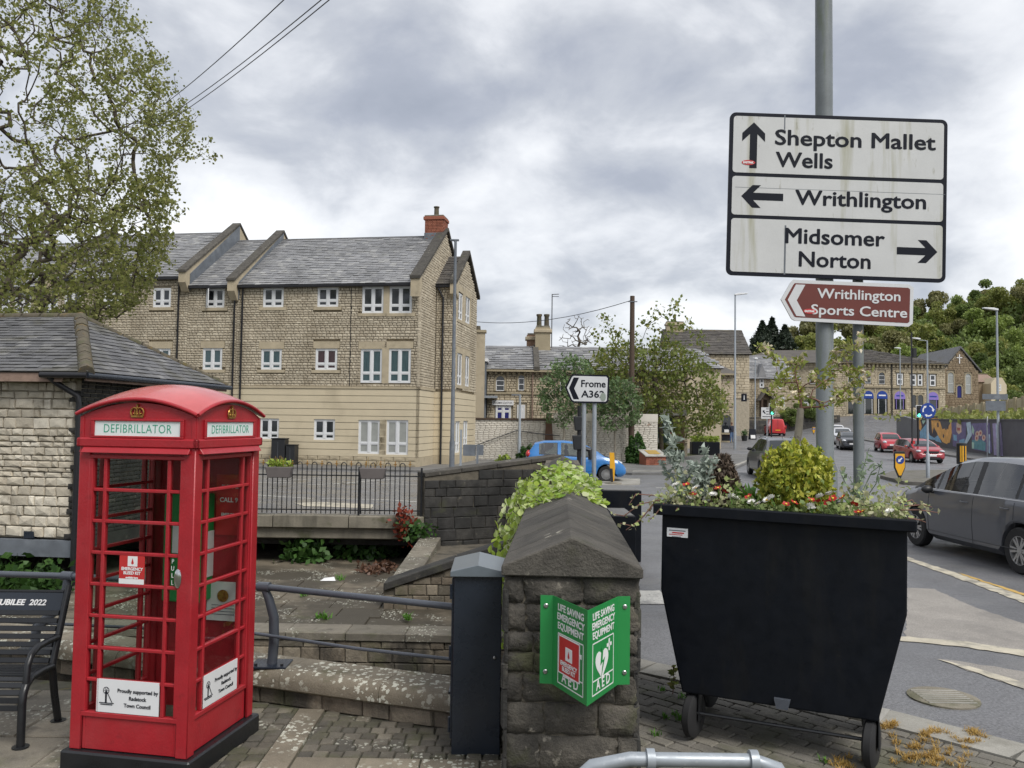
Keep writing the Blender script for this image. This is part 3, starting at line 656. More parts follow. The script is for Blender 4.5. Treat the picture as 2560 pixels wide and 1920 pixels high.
# ------------------------------------------------------------------ roof slates and windows (shared builders)
def slates(parent, o, ux, us, width, slope, w_, e_, m, clip=None, most=300, th=.012, name='slate', x0=0.):
 ux = Vector(ux).normalized(); us = Vector(us).normalized(); n = ux.cross(us).normalized(); o = Vector(o)
 cells = []; j = 0; s = 0.
 while s < slope:
  x = x0 + (-w_ / 2 if j % 2 else 0.)
  while x < x0 + width:
   wa = w_ * random.uniform(.92, 1.08); a = max(x, x0); b = min(x + wa, x0 + width)
   if b - a > w_ * .25 and (clip is None or clip((a + b) / 2, s + e_ / 2)): cells.append((a, b, s))
   x += wa
  s += e_; j += 1
 def verts(a, b, s):
  g_ = .004; k1 = random.uniform(.8, 1.5); dz = random.uniform(-.3, .3) * th; out = []
  for q, lift in ((s - random.uniform(0, .006), th * 1.6 * k1), (s + e_ * 1.25, 0.)):
   for t in (th + lift + dz, lift + dz - th * .2):
    for xx in (a + g_, b - g_): out.append((xx, q, t))
  return out
 FS = [(0, 1, 5, 4), (2, 6, 7, 3), (0, 2, 3, 1), (4, 5, 7, 6), (0, 4, 6, 2), (1, 3, 7, 5)]
 B = Matrix(((ux.x, us.x, n.x, o.x), (ux.y, us.y, n.y, o.y), (ux.z, us.z, n.z, o.z), (0, 0, 0, 1)))
 if most:
  protos = []
  for _ in range(5):
   me = MB().add(verts(-.5 * w_, .5 * w_, 0), FS).mesh(name); me.materials.append(m); protos.append(me)
 k = 0; bulk = MB()
 for a, b, s in cells:
  if k < most:
   ob = link(name, random.choice(protos), parent); ob.matrix_local = B @ Matrix.Translation(((a + b) / 2, s, 0)) @ Matrix.Diagonal(((b - a) / w_, 1, 1, 1)); k += 1
  else: bulk.add([B @ Vector(p) for p in verts(a, b, s)], FS)
 if bulk.f: bulk.build(name, m, parent, kind='stuff')
def cells_wall(mb, x0, x1, z0, z1, holes, ya, yb, T=None, mi=0):
 xs = sorted({x0, x1, *[min(max(h[i], x0), x1) for h in holes for i in (0, 1)]}); zs = sorted({z0, z1, *[min(max(h[i], z0), z1) for h in holes for i in (2, 3)]})
 for a, b in zip(xs[:-1], xs[1:]):
  run = None
  for c, d in zip(zs[:-1], zs[1:]):
   free = not any(h[0] - 1e-6 <= a and b <= h[1] + 1e-6 and h[2] - 1e-6 <= c and d <= h[3] + 1e-6 for h in holes)
   if free: run = (run[0], d) if run else (c, d)
   if (not free or d == zs[-1]) and run: mb.box(a, b, ya, yb, run[0], run[1], mi, T); run = None
 return mb
def window(parent, x0, x1, z0, z1, y, T=None, pane='glass_dark', fr=.07, cols=2, trans=.27, frame='pvc', name='window', dep=.06):
 """framed casement: window (frame) with a pane child per light; face towards -y"""
 T = T or Matrix.Identity(4); mb = MB(); cells = []
 mb.box(x0, x1, y, y + dep, z0, z0 + fr, T=T); mb.box(x0, x1, y, y + dep, z1 - fr, z1, T=T)
 mb.box(x0, x0 + fr, y, y + dep, z0 + fr, z1 - fr, T=T); mb.box(x1 - fr, x1, y, y + dep, z0 + fr, z1 - fr, T=T)
 ix0, ix1, iz0, iz1 = x0 + fr, x1 - fr, z0 + fr, z1 - fr; cw = (ix1 - ix0) / cols
 for i in range(1, cols): mb.box(ix0 + i * cw - fr * .75, ix0 + i * cw + fr * .75, y - .01, y + dep, iz0, iz1, T=T)
 zt = iz0 + (iz1 - iz0) * trans if trans else None
 for i in range(cols):
  a = ix0 + i * cw + (fr * .75 if i else 0); b = ix0 + (i + 1) * cw - (fr * .75 if i < cols - 1 else 0)
  s = fr * .55
  for c, d in (((iz0, zt - fr * .4), (zt + fr * .4, iz1)) if zt else ((iz0, iz1),)):
   cells.append((a, b, c, d)); mb.box(a, a + s, y + .012, y + dep, c, d, T=T); mb.box(b - s, b, y + .012, y + dep, c, d, T=T)
   mb.box(a + s, b - s, y + .012, y + dep, c, c + s, T=T); mb.box(a + s, b - s, y + .012, y + dep, d - s, d, T=T)
  if zt: mb.box(a, b, y + .004, y + dep, zt - fr * .4, zt + fr * .4, T=T)
 o = mb.build(name, X[frame], parent)
 for a, b, c, d in cells: MB().box(a + fr * .4, b - fr * .4, y + dep * .55, y + dep * .8, c + fr * .4, d - fr * .4, T=T).build('pane', X[pane] if isinstance(pane, str) else pane, o)
 return o
# ------------------------------------------------------------------ three-storey stone apartment building
AA = R(-9.45); PA = Plane((-4.13, 37.0), AA)
ap_b = thing('apartment_building', 'three-storey beige stone apartment block with slate roof and white windows', 'building', (-4.13, 37.0, 0), AA)
XM = PA.hit(590, 800)[0]; X2 = PA.hit(468, 800)[0]; X3 = PA.hit(125, 800)[0]; X4 = PA.hit(-260, 800)[0]
ZB = .18; ZBAND = PA.hit(850, 966)[1]; ZPL = PA.hit(900, 1141)[1]; ZE = PA.hit(850, 708)[1]; ZE3 = PA.hit(420, 691)[1]; ZE4 = PA.hit(60, 716)[1]
DP = 9.1; RH = 3.05; HY = DP / 2
wins = [(657, 719, 708, 768, 'glass_dark', .3), (793, 718, 845, 767, 'glass_dark', .3), (905, 716, 959, 783, 'glass_dark', .27), (973, 715, 1029, 783, 'glass_dark', .27),
  (652, 872, 703, 924, 'curtain', .25), (788, 871, 842, 925, 'curtain_red', .25), (901, 872, 955, 957, 'curtain', .27), (971, 871, 1026, 957.5, 'curtain', .27),
  (649, 1046, 697, 1098, 'glass_dark', .27), (784, 1048, 837, 1100, 'glass_dark', .27), (895, 1050, 949, 1135, 'blind', .3), (965, 1050, 1020, 1137, 'blind', .3),
  (514, 721, 560, 769, 'glass_dark', .3), (506, 870, 554, 924, 'curtain', .25), (508, 1046, 556, 1098, 'glass_dark', .27),
  (382, 720, 426, 768, 'glass_dark', .3), (376, 871, 424, 925, 'curtain', .25), (258, 722, 303, 768, 'glass_dark', .3), (250, 871, 297, 925, 'curtain', .25), (160, 727, 202, 784, 'glass_dark', .27),
  (104, 727, 143, 784, 'glass_dark', .27), (36, 727, 76, 784, 'glass_dark', .27), (-20, 725, 23, 784, 'glass_dark', .27)]
WR = [(PA.rect(a, b, c, d), m_, tr_) for a, b, c, d, m_, tr_ in wins]
holes = [r_ for r_, _, _ in WR]
# keep facing facade of block three a little proud
blocks = [(XM + .02, 0., ZE), (X2, XM + .02, ZE), (X3, X2, ZE3), (X4, X3, ZE4)]
mbk = MB()
for a, b, ze in blocks: mbk.box(a, min(b, -.3), .12, DP, ZB - .1, ze)
mbk.box(-.3, -.12, .12, .3, ZB - .1, ZE)
mbk.build('core', X['apt_mortar'], ap_b)
STA = stone_set('stone', X['apt_stone'], 6, inset=.035, jit=.03)
lint = []
for (x0, x1, z0, z1), _, _ in WR:
 if ZBAND < z0 < ZE - 2.2: lint.append((x0 - .12, x1 + .12, z1, z1 + .32))
 if z0 > ZBAND + .3: lint.append((x0 - .18, x1 + .18, z0 - .14, z0))
sh_ = lambda rs, dx_: [(r_[0] + dx_, r_[1] + dx_, r_[2], r_[3]) for r_ in rs]
for bi, (a, b, ze) in enumerate(blocks):
 hs = [(h[0] - a, h[1] - a, h[2], h[3]) for h in holes + lint]
 rs = courses(b - a, ZBAND, ze, (.095, .145), (.13, .29), hs, joint=.016)
 lay(ap_b, 'stone', sh_(rs, a), STA, X['apt_stone'], .115, Matrix.Translation((0, .12, 0)), most=300 if bi == 0 else 0, djit=.08, pick=lambda r_: (r_[1] - r_[0]) * (r_[3] - r_[2]) if bi == 0 else 1)
for (x0, x1, z0, z1) in lint:
 MB().box(x0 + .01, x1 - .01, -.012 if z1 - z0 < .2 else .002, .12, z0, z1).build('sill' if z1 - z0 < .2 else 'lintel', X['ashlar'], ap_b)
nb = 10; zz = np.linspace(ZPL, ZBAND - .1, nb + 1)
for i in range(nb):
 mb = MB(); cells_wall(mb, X4, 0, zz[i], zz[i + 1] - .022, holes, 0, .12)
 for j in range(0, len(mb.v), 8): MB().add(mb.v[j:j + 8], mb.f[:6]).build('render_band', X['apt_render'], ap_b)
MB().box(X4, .03, -.03, .12, ZBAND - .1, ZBAND).build('string_course', X['ashlar'], ap_b)
rs = courses(-X4, ZB, ZPL, (.21, .23), (.4, .7)); lay(ap_b, 'plinth_stone', sh_(rs, X4), stone_set('plinth_stone', X['ashlar'], 3, inset=.02, jit=.01), X['ashlar'], .13, Matrix.Translation((0, .12, 0)), most=60, djit=.02)
for (x0, x1, z0, z1), pm, tr_ in WR: window(ap_b, x0, x1, z0, z1, .045, pane=pm, trans=tr_)
# stone mullion strips between the paired windows
for i, j in ((2, 3), (6, 7), (10, 11)):
 a = WR[i][0][1]; b = WR[j][0][0]; MB().box(a - .005, b + .005, .0, .12, WR[i][0][2] - .02, WR[i][0][3] + .02).build('mullion', X['ashlar'] if i < 10 else X['apt_render'], ap_b)
# open casement on block two
x0, x1, z0, z1 = WR[12][0]; T = Matrix.Translation((x0 + .05, .03, 0)) @ Matrix.Rotation(R(-55), 4, 'Z')
window(ap_b, 0, .42, z0 + .05, z1 - .05, 0, T, fr=.05, cols=1, trans=.3, name='open_casement', dep=.04)
# roofs
for bi, (a, b, ze) in enumerate(blocks):
 zr = ze + RH; b = min(b, -.32)
 rf = MB().prism([(-.12, ze - .1), (HY, zr - .04), (DP + .1, ze - .1)], 'x', a, b).build('roof', X['slate_pale'], ap_b)
 us = Vector((0, HY + .15, RH + .1)); slates(rf, (a, -.15, ze - .06), (1, 0, 0), us, b - a, us.length, .30, .21, X['slate_pale'], most=0, th=.016)
 MB().box(a, b, HY - .12, HY + .12, zr - .06, zr + .06).build('ridge_tile', X['slate'], rf, bevel=.03)
 MB().box(a + .05, b - .05, -.20, -.06, ze - .18, ze - .06).build('gutter', X['black_pipe'], ap_b, bevel=.02)
def parapet(x, ze, up=.42, th=.36, wall=None):
 zr = ze + RH; t = MB().prism([(-.12, ze - .75), (-.42, ze - .35), (-.42, ze + .12), (HY, zr + up), (DP, ze), (DP, ze - .5)], 'x', x - th, x).build('gable_parapet', X['ashlar'] if wall is None else X[wall], ap_b)
 MB().prism([(-.48, ze + .10), (HY, zr + up), (HY, zr + up + .13), (-.48, ze + .24)], 'x', x - th - .05, x + .05).build('coping', X['coping'], t, bevel=.02)
 MB().prism([(HY, zr + up), (DP, ze + .1), (DP, ze + .24), (HY, zr + up + .13)], 'x', x - th - .05, x + .05).build('coping', X['coping'], t)
 MB().prism([(-.06, ze - .7), (HY, zr - .7), (HY, zr + up - .02), (-.06, ze + .1)], 'x', x + .0, x + .03).build('flashing', X['lead'], t)
parapet(XM + .1, ZE); parapet(X2 + .1, ZE3); parapet(X3 + .1, ZE4 + .2)
# gable end with stone up to the rake
ge = MB().prism([(0.12, ZB), (DP, ZB), (DP, ZE), (HY, ZE + RH + .25), (.12, ZE)], 'x', -.3, -.12).build('gable_core', X['apt_mortar'], ap_b)
TG = Matrix.Translation((-.12, 0, 0)) @ Matrix.Rotation(PI / 2, 4, 'Z')
rake = lambda y: ZE + .25 + RH * (1 - abs(y - HY) / HY)
BY0, BY1, BX = 2.73, 7.40, 1.02
rs = courses(DP, ZBAND, ZE + RH + .3, (.095, .145), (.13, .29), [(BY0, BY1, 0, ZE - .2)], rake, .016)
lay(ap_b, 'stone', rs, STA, X['apt_stone'], .115, TG, most=0, djit=.08)
for i in range(nb):
 MB().box(-.12, 0, .0, BY0 + .1, zz[i], zz[i + 1] - .022).build('render_band', X['apt_render'], ap_b)
MB().box(-.12, .03, -.03, BY0, ZBAND - .1, ZBAND).build('string_course', X['ashlar'], ap_b)
MB().box(-.12, .02, .0, BY0, ZB, ZPL - .01).build('plinth_stone', X['ashlar'], ap_b)
t = MB().prism([(-.42, ZE - .7), (-.42, ZE + .1), (-.12, ZE + .28), (.0, ZE - .2)], 'x', -.36, .06).build('kneeler', X['ashlar'], ap_b)
MB().prism([(-.48, ZE + .08), (HY, ZE + RH + .30), (HY, ZE + RH + .45), (-.48, ZE + .24)], 'x', -.40, .10).build('coping', X['coping'], ap_b, bevel=.02)
MB().prism([(HY, ZE + RH + .30), (DP, ZE + .1), (DP, ZE + .24), (HY, ZE + RH + .45)], 'x', -.40, .10).build('coping', X['coping'], ap_b)
# gabled bay on the end wall
ZBE = PA.hit(1087, 716)[1] * 1.0 + .55; BPK = 10.45; BM = (BY0 + BY1) / 2
bay = MB().prism([(BY0 + .1, ZB), (BY1, ZB), (BY1, ZBE), (BM, BPK), (BY0 + .1, ZBE)], 'x', -.2, BX - .1).build('bay_core', X['apt_mortar'], ap_b)
rs = courses(BX, ZBAND, ZBE, (.095, .145), (.13, .29), joint=.016); lay(ap_b, 'stone', rs, STA, X['apt_stone'], .1, Matrix.Translation((0, BY0 + .1, 0)), most=0, djit=.08)
TB = Matrix.Translation((BX - .1, BY0, 0)) @ Matrix.Rotation(PI / 2, 4, 'Z')
cth = Vector((math.cos(AA), math.sin(AA), 0)); PB = Plane(tuple((Vector((-4.13, 37, 0)) + cth * BX + Vector((-math.sin(AA), math.cos(AA), 0)) * BY0)[:2]), AA + PI / 2)
bw = [(1146, 733, 1158, 800, 'glass_dark'), (1164, 743, 1176, 808, 'glass_dark'), (1143, 884, 1156, 963, 'glass_dark'), (1163, 890, 1174, 966, 'glass_dark'), (1138, 1053, 1150, 1132, 'blind'), (1158, 1052, 1170, 1114, 'blind')]
BW = [(PB.rect(*q[:4]), q[4]) for q in bw]; bh = [r_ for r_, _ in BW]; BL = BY1 - BY0
rs = courses(BL, ZBAND, BPK, (.095, .145), (.13, .29), [(h[0] - .15, h[1] + .15, h[2] - .15, h[3] + .3) for h in bh], lambda y: ZBE + (BPK - ZBE) * (1 - abs(y - BL / 2) / (BL / 2)), .016)
lay(ap_b, 'stone', rs, STA, X['apt_stone'], .1, TB, most=0, djit=.08)
for i in (0, 2):
 a, b = BW[i][0], BW[i + 1][0]; z0, z1 = min(a[2], b[2]), max(a[3], b[3]); mb = MB()
 cells_wall(mb, a[0] - .15, b[1] + .15, z0 - .15, z1 + .3, [(a[0], a[1], z0, z1), (b[0], b[1], z0, z1)], -.1, 0, TB); mb.build('window_surround', X['ashlar'], ap_b)
for i in range(nb):
 mb = MB(); cells_wall(mb, 0, BL, zz[i], zz[i + 1] - .022, bh, -.1, 0, TB)
 for j in range(0, len(mb.v), 8): MB().add(mb.v[j:j + 8], mb.f[:6]).build('render_band', X['apt_render'], ap_b)
 MB().box(0, BX - .1, BY0, BY0 + .1, zz[i], zz[i + 1] - .022).build('render_band', X['apt_render'], ap_b)
MB().box(0, BX, BY0, BY0 + .1, ZB, ZPL - .01).build('plinth_stone', X['ashlar'], ap_b); MB().box(BX - .1, BX + .02, BY0, BY1, ZB, ZPL - .01).build('plinth_stone', X['ashlar'], ap_b)
for r_, pm in BW: window(ap_b, r_[0], r_[1], r_[2], r_[3], -.055, TB, pane=pm, trans=.27, cols=2, fr=.06)
rfb = MB().prism([(BY0 - .1, ZBE - .04), (BM, BPK + .0), (BY1 + .1, ZBE - .04)], 'x', -.6, BX - .25).build('bay_roof', X['slate_dark'], ap_b)
us = Vector((0, BM - BY0 + .1, BPK - ZBE + .04)); slates(rfb, (-.2, BY0 - .12, ZBE - .02), (1, 0, 0), us, BX - .1, us.length, .30, .21, X['slate_dark'], most=0, th=.016)
MB().prism([(BY0 - .35, ZBE - .02), (BM, BPK + .22), (BY1 + .35, ZBE - .02), (BY1 + .35, ZBE + .16), (BM, BPK + .42), (BY0 - .35, ZBE + .16)], 'x', BX - .3, BX + .08).build('coping', X['coping'], ap_b)
MB().prism([(BY0 - .32, ZBE - .5), (BY0 - .32, ZBE + .02), (BY0 + .1, ZBE + .3), (BY0 + .1, ZBE - .7)], 'x', BX - .28, BX + .05).build('kneeler', X['ashlar'], ap_b)
MB().box(-.2, BX - .3, BY0 - .16, BY0 - .02, ZBE - .16, ZBE - .04).build('gutter', X['black_pipe'], ap_b)
# chimney
ch = MB().box(-1.02, -.08, HY - .45, HY + .45, ZE + RH - .5, 12.45).build('chimney', X['mortar'], ap_b)
CHB = stone_set('brick', X['brick_red'], 4, inset=.03, jit=.01)
lay(ch, 'brick', courses(.94, ZE + RH - .5, 12.25, (.075, .075), (.21, .23), joint=.012), CHB, X['brick_red'], .03, Matrix.Translation((-1.02, HY - .45, 0)), most=90, djit=.1)
lay(ch, 'brick', courses(.9, ZE + RH - .5, 12.25, (.075, .075), (.21, .23), joint=.012), CHB, X['brick_red'], .03, Matrix.Translation((-.08, HY - .45, 0)) @ Matrix.Rotation(PI / 2, 4, 'Z'), most=90, djit=.1)
MB().box(-1.09, -.01, HY - .52, HY + .52, 12.25, 12.42).build('chimney_cap', X['brick_red'], ch, bevel=.02); MB().box(-1.05, -.05, HY - .48, HY + .48, 12.42, 12.5).build('flaunching', X['concrete'], ch, bevel=.03)
MB().lathe([(.13, 12.45), (.12, 12.95), (.15, 12.97), (.15, 13.02)], 12, Matrix.Translation((-.55, HY, 0))).build('chimney_pot', X['ridge'], ch)
MB().box(-1.04, -.06, HY - .48, HY + .48, ZE + RH - .3, ZE + RH + .12).build('flashing', X['lead'], ch)
# rainwater pipes
def pipe(u, v0, v1, y=-.07, off=0., pl=PA):
 x = pl.hit(u, (v0 + v1) / 2)[0]; MB().tube([(x, y, pl.hit(u, v1)[1]), (x, y, pl.hit(u, v0)[1] - .15), (x + off, y - .06, pl.hit(u, v0)[1])], .045, 8).build('downpipe', X['black_pipe'], ap_b, smooth=60)
pipe(603, 715, 1160); pipe(583, 735, 1160); pipe(443, 700, 1160)
x = PA.hit(965, 850)[0]; MB().box(PA.hit(876, 850)[0] - .012, PA.hit(876, 850)[0] + .012, -.004, .1, ZBAND, ZE - .2).build('movement_joint', X['black_pipe'], ap_b)
MB().tube([(.35, BY0 - .06, ZB), (.35, BY0 - .06, ZBE - .7), (.12, BY0 - .1, ZBE - .2)], .05, 8).build('downpipe', X['black_pipe'], ap_b, smooth=60)
# far chimney of the house just behind it
fc = at(1191, 850, 50); c2 = thing('chimney_stack', 'slim stone chimney stack just behind the apartment block gable', 'chimney', (fc.x + .1, 50, 0))
MB().box(-.42, .42, -.3, .3, 0, at(1191, 830, 50).z).build('stack', X['far_stone'], c2); MB().box(-.5, .5, -.38, .38, at(1191, 832, 50).z, at(1191, 826, 50).z).build('cap', X['far_trim'], c2)
MB().lathe([(.16, at(1191, 827, 50).z), (.13, at(1191, 815, 50).z)], 10).build('chimney_pot', X['ridge'], c2)
# pavement in front of the block
sheet('apartment_pavement', [tuple((PA.o + PA.d * a + PA.n * b)[:2]) for a, b in ((-30, 2.3), (1.2, 2.3), (3.2, 0), (3.2, -9), (-30, -.2))], .18, X['footway'], .2)
# ------------------------------------------------------------------ small stone outbuilding with hipped slate roof over the brook
SH0 = (-7.98, 15.4); SHA = R(-7)
sh = thing('stone_outbuilding', 'small pale stone outbuilding with hipped mossy slate roof over the brook', 'building', (SH0[0], SH0[1], 0), SHA)
SW, SD, SE, SR = 7.0, 4.9, 3.06, 4.42
MB().box(-SW, -.05, .08, SD, .0, SE).build('core', X['mortar_pale'], sh)
SST = stone_set('stone', X['shed_stone'], 9, inset=.06, jit=.09)
vis = 3.2
rs = courses(vis, .02, SE - .02, (.075, .21), (.11, .38), [(vis - .14, vis, 0, SE)], joint=.016)
rs = [(a - vis, b - vis, c, d) for a, b, c, d in rs]
lay(sh, 'stone', rs, SST, X['shed_stone'], .09, Matrix.Translation((0, .08, 0)), djit=.15)
lay(sh, 'stone', sh_(courses(SW - vis, .02, SE, (.10, .2), (.14, .36), joint=.016), -SW), SST, X['shed_stone'], .09, Matrix.Translation((0, .08, 0)), most=0, djit=.15)
# dark brick quoins and side
DBK = stone_set('brick', X['dark_stone'], 4, inset=.03, jit=.02)
q = []; z = 0.
while z < SE - .1: l = random.uniform(.1, .24); q.append((-l, 0, z, z + .1)); z += .115 + random.choice((0, .115, .23))
lay(sh, 'quoin', q, DBK, X['dark_stone'], .1, Matrix.Translation((0, .08, 0)), djit=.05)
lay(sh, 'brick', courses(SD, 0, SE, (.082, .082), (.22, .24), joint=.014), DBK, X['dark_stone'], .05, Matrix.Translation((-.05, .08, 0)) @ Matrix.Rotation(PI / 2, 4, 'Z'), most=300, djit=.1, pick=lambda r_: r_[2])
MB().box(-SW, .02, -.06, .3, -.32, -.02).build('floor_beam', X['lead'], sh); MB().box(-SW, .0, .1, SD, -.25, .0).build('floor', X['dark_stone'], sh)
MB().box(-SW, -.02, SD - .3, SD, -.95, -.2).build('foundation', X['dark_stone'], sh)
OV = .32; AX = -1.75; HYS = SD / 2
rf = MB().add([(-SW, -OV, SE), (OV, -OV, SE), (OV, SD + OV, SE), (-SW, SD + OV, SE), (-SW, HYS, SR), (AX, HYS, SR)], [(0, 1, 5, 4), (1, 2, 5), (2, 3, 4, 5), (3, 0, 4), (3, 2, 1, 0)]).build('roof', X['slate_dark'], sh)
us = Vector((0, HYS + OV, SR - SE)); sl_ = us.length
slates(rf, (-vis - .4, -OV, SE + .004), (1, 0, 0), us, vis + .4 + OV, sl_, .27, .155, X['slate'], clip=lambda x, s: x < vis + .4 + OV - (OV - AX) * s / sl_ - .02, most=260, th=.011)
slates(rf, (-SW, -OV, SE + .004), (1, 0, 0), us, SW - vis - .4, sl_, .27, .155, X['slate'], most=0, th=.011)
us2 = Vector((AX - OV, 0, SR - SE)); sl2 = us2.length; wd = SD + 2 * OV
slates(rf, (OV, -OV, SE + .004), (0, 1, 0), us2, wd, sl2, .27, .155, X['slate'], clip=lambda x, s: wd / 2 * s / sl2 + .02 < x < wd - wd / 2 * s / sl2 - .02, most=280, th=.011)
def hip(a, b, r_=.13):
 a, b = Vector(a), Vector(b); n = int((b - a).length / .42)
 for i in range(n): MB().tube([a.lerp(b, i / n), a.lerp(b, (i + 1) / n - .01)], [r_ * random.uniform(.95, 1.1), r_], 8).build('hip_tile', X['ridge'], rf, smooth=60)
hip((OV - .02, -OV + .02, SE + .0), (AX, HYS, SR - .0)); hip((OV - .02, SD + OV - .02, SE), (AX, HYS, SR), .08); hip((-SW, HYS, SR), (AX, HYS, SR), .09)
MB().box(-SW, -.18, -OV + .02, -OV + .05, SE - .17, SE - .01).build('fascia_board', X['fascia'], sh)
MB().box(OV - .05, OV - .02, -OV + .02, SD + OV, SE - .15, SE - .01).build('fascia_board', X['fascia'], sh)
MB().tube([(OV + .03, -OV - .05, SE - .05), (OV + .03, SD + OV + .1, SE - .05)], .055, 8).build('gutter', X['navy_paint'], sh, smooth=60)
MB().tube([(-.55, -OV - .05, SE - .05), (OV + .05, -OV - .05, SE - .05)], .055, 8).build('gutter', X['black_pipe'], sh, smooth=60)
MB().tube([(-.4, -OV - .02, SE - .08), (-.34, -.2, SE - .2), (.03, -.12, SE - .42), (.04, -.1, SE - .6), (.04, -.1, -.8)], .055, 8).build('downpipe', X['black_pipe'], sh, smooth=60)
MB().box(.04, .2, 1.5, 4.0, SE - .42, SE - .22).build('roller_box', X['lead'], sh, bevel=.01); MB().box(.08, .24, 1.7, 1.74, SE - .55, SE - .25).build('bracket', X['lead'], sh)
MB().box(-1.02, -.82, -.02, .05, .0, .13).build('vent_grille', X['navy_paint'], sh)
# ------------------------------------------------------------------ red phone box used as a defibrillator point
bM = gz(466, 1907, .124); bL = gz(176, 1878, .124)
bd = (bM - bL); bd.z = 0; bd.normalize(); ba = math.atan2(bd.y, bd.x); bn = Vector((-bd.y, bd.x, 0)); HB = .42
bc = bM - bd * HB + bn * HB
box = thing('phone_box', 'red cast-iron telephone box reading DEFIBRILLATOR beside the black bench', 'phone box', (bc.x, bc.y, .015), ba)
MB().box(-.458, .458, -.458, .458, -.01, .125).build('plinth', X['black_paint'], box, bevel=.012)
ZG0, ZG1, ZF, ZC = .37, 2.0, 2.13, 2.278
GX = .315                                                   # half width of the glazed opening
ROT = [Matrix.Rotation(i * PI / 2, 4, 'Z') for i in range(4)]   # front, right, back, left
for i in range(4): MB().prism([(-.42, -.42), (-.335, -.42), (-.335, -.405), (-.355, -.385), (-.385, -.355), (-.405, -.335), (-.42, -.335)], 'z', .125, ZF, T=ROT[i]).build('corner_post', X['red'], box, bevel=.006, smooth=40)
def crown(parent, T, s=.055):
 mb = MB(); prof = [(-1, -.75), (1, -.75), (1, -.45), (-1, -.45)]
 mb.prism([(x * s, z * s) for x, z in prof], 'y', -.012, 0, T=T)
 out = [(-1.0, -.45), (-1.12, .1), (-.95, .5), (-.55, .75), (-.12, .62), (0, .5), (.12, .62), (.55, .75), (.95, .5), (1.12, .1), (1.0, -.45)]
 mb.tube([T @ Vector((x * s, -.01, z * s)) for x, z in out], s * .13, 6)
 mb.tube([T @ Vector((0, -.012, -.45 * s)), T @ Vector((0, -.014, .55 * s))], s * .12, 6)
 for x in (-.62, 0, .62): mb.ball(T @ Vector((x * s, -.01, -.2 * s)), s * .17, seg=8, rings=5)
 for x in (-.35, .35): mb.tube([T @ Vector((x * s, -.008, -.4 * s)), T @ Vector((x * 1.25 * s, -.008, .45 * s))], s * .1, 5)
 mb.ball(T @ Vector((0, -.012, .78 * s)), s * .16, seg=8, rings=5); mb.box(-.06 * s, .06 * s, -.016, 0, .9 * s, 1.35 * s, T=T); mb.box(-.17 * s, .17 * s, -.016, 0, 1.05 * s, 1.18 * s, T=T)
 return mb.build('crown_emblem', X['gold'], parent, smooth=40)
arch = lambda x, h=.436, k=.100: k * (1 - (x / h) ** 2)
def logo(parent, T, s):
 mb = MB(); mb.box(-.06 * s, .06 * s, -.002, 0, 0, .75 * s, T=T); mb.tube([T @ Vector((.22 * s * math.cos(a), -.001, .8 * s + .22 * s * math.sin(a))) for a in np.linspace(0, 2 * PI, 17)[:-1]], .02 * s, 4, closed=True)
 mb.box(-.5 * s, .6 * s, -.002, 0, -.06 * s, -.01 * s, T=T); mb.box(-.4 * s, .5 * s, -.002, 0, -.16 * s, -.11 * s, T=T)
 mb.add([T @ Vector(p) for p in ((.05 * s, -.002, .7 * s), (.1 * s, -.002, .72 * s), (.5 * s, -.002, .02 * s), (.44 * s, -.002, .02 * s))], [(0, 1, 2, 3)])
 for a in range(6): c_, s_ = math.cos(a * PI / 3), math.sin(a * PI / 3); mb.tube([T @ Vector((0, -.001, .8 * s)), T @ Vector((.2 * s * c_, -.001, .8 * s + .2 * s * s_))], .012 * s, 4)
 return mb.build('logo', X['sign_black'], parent)
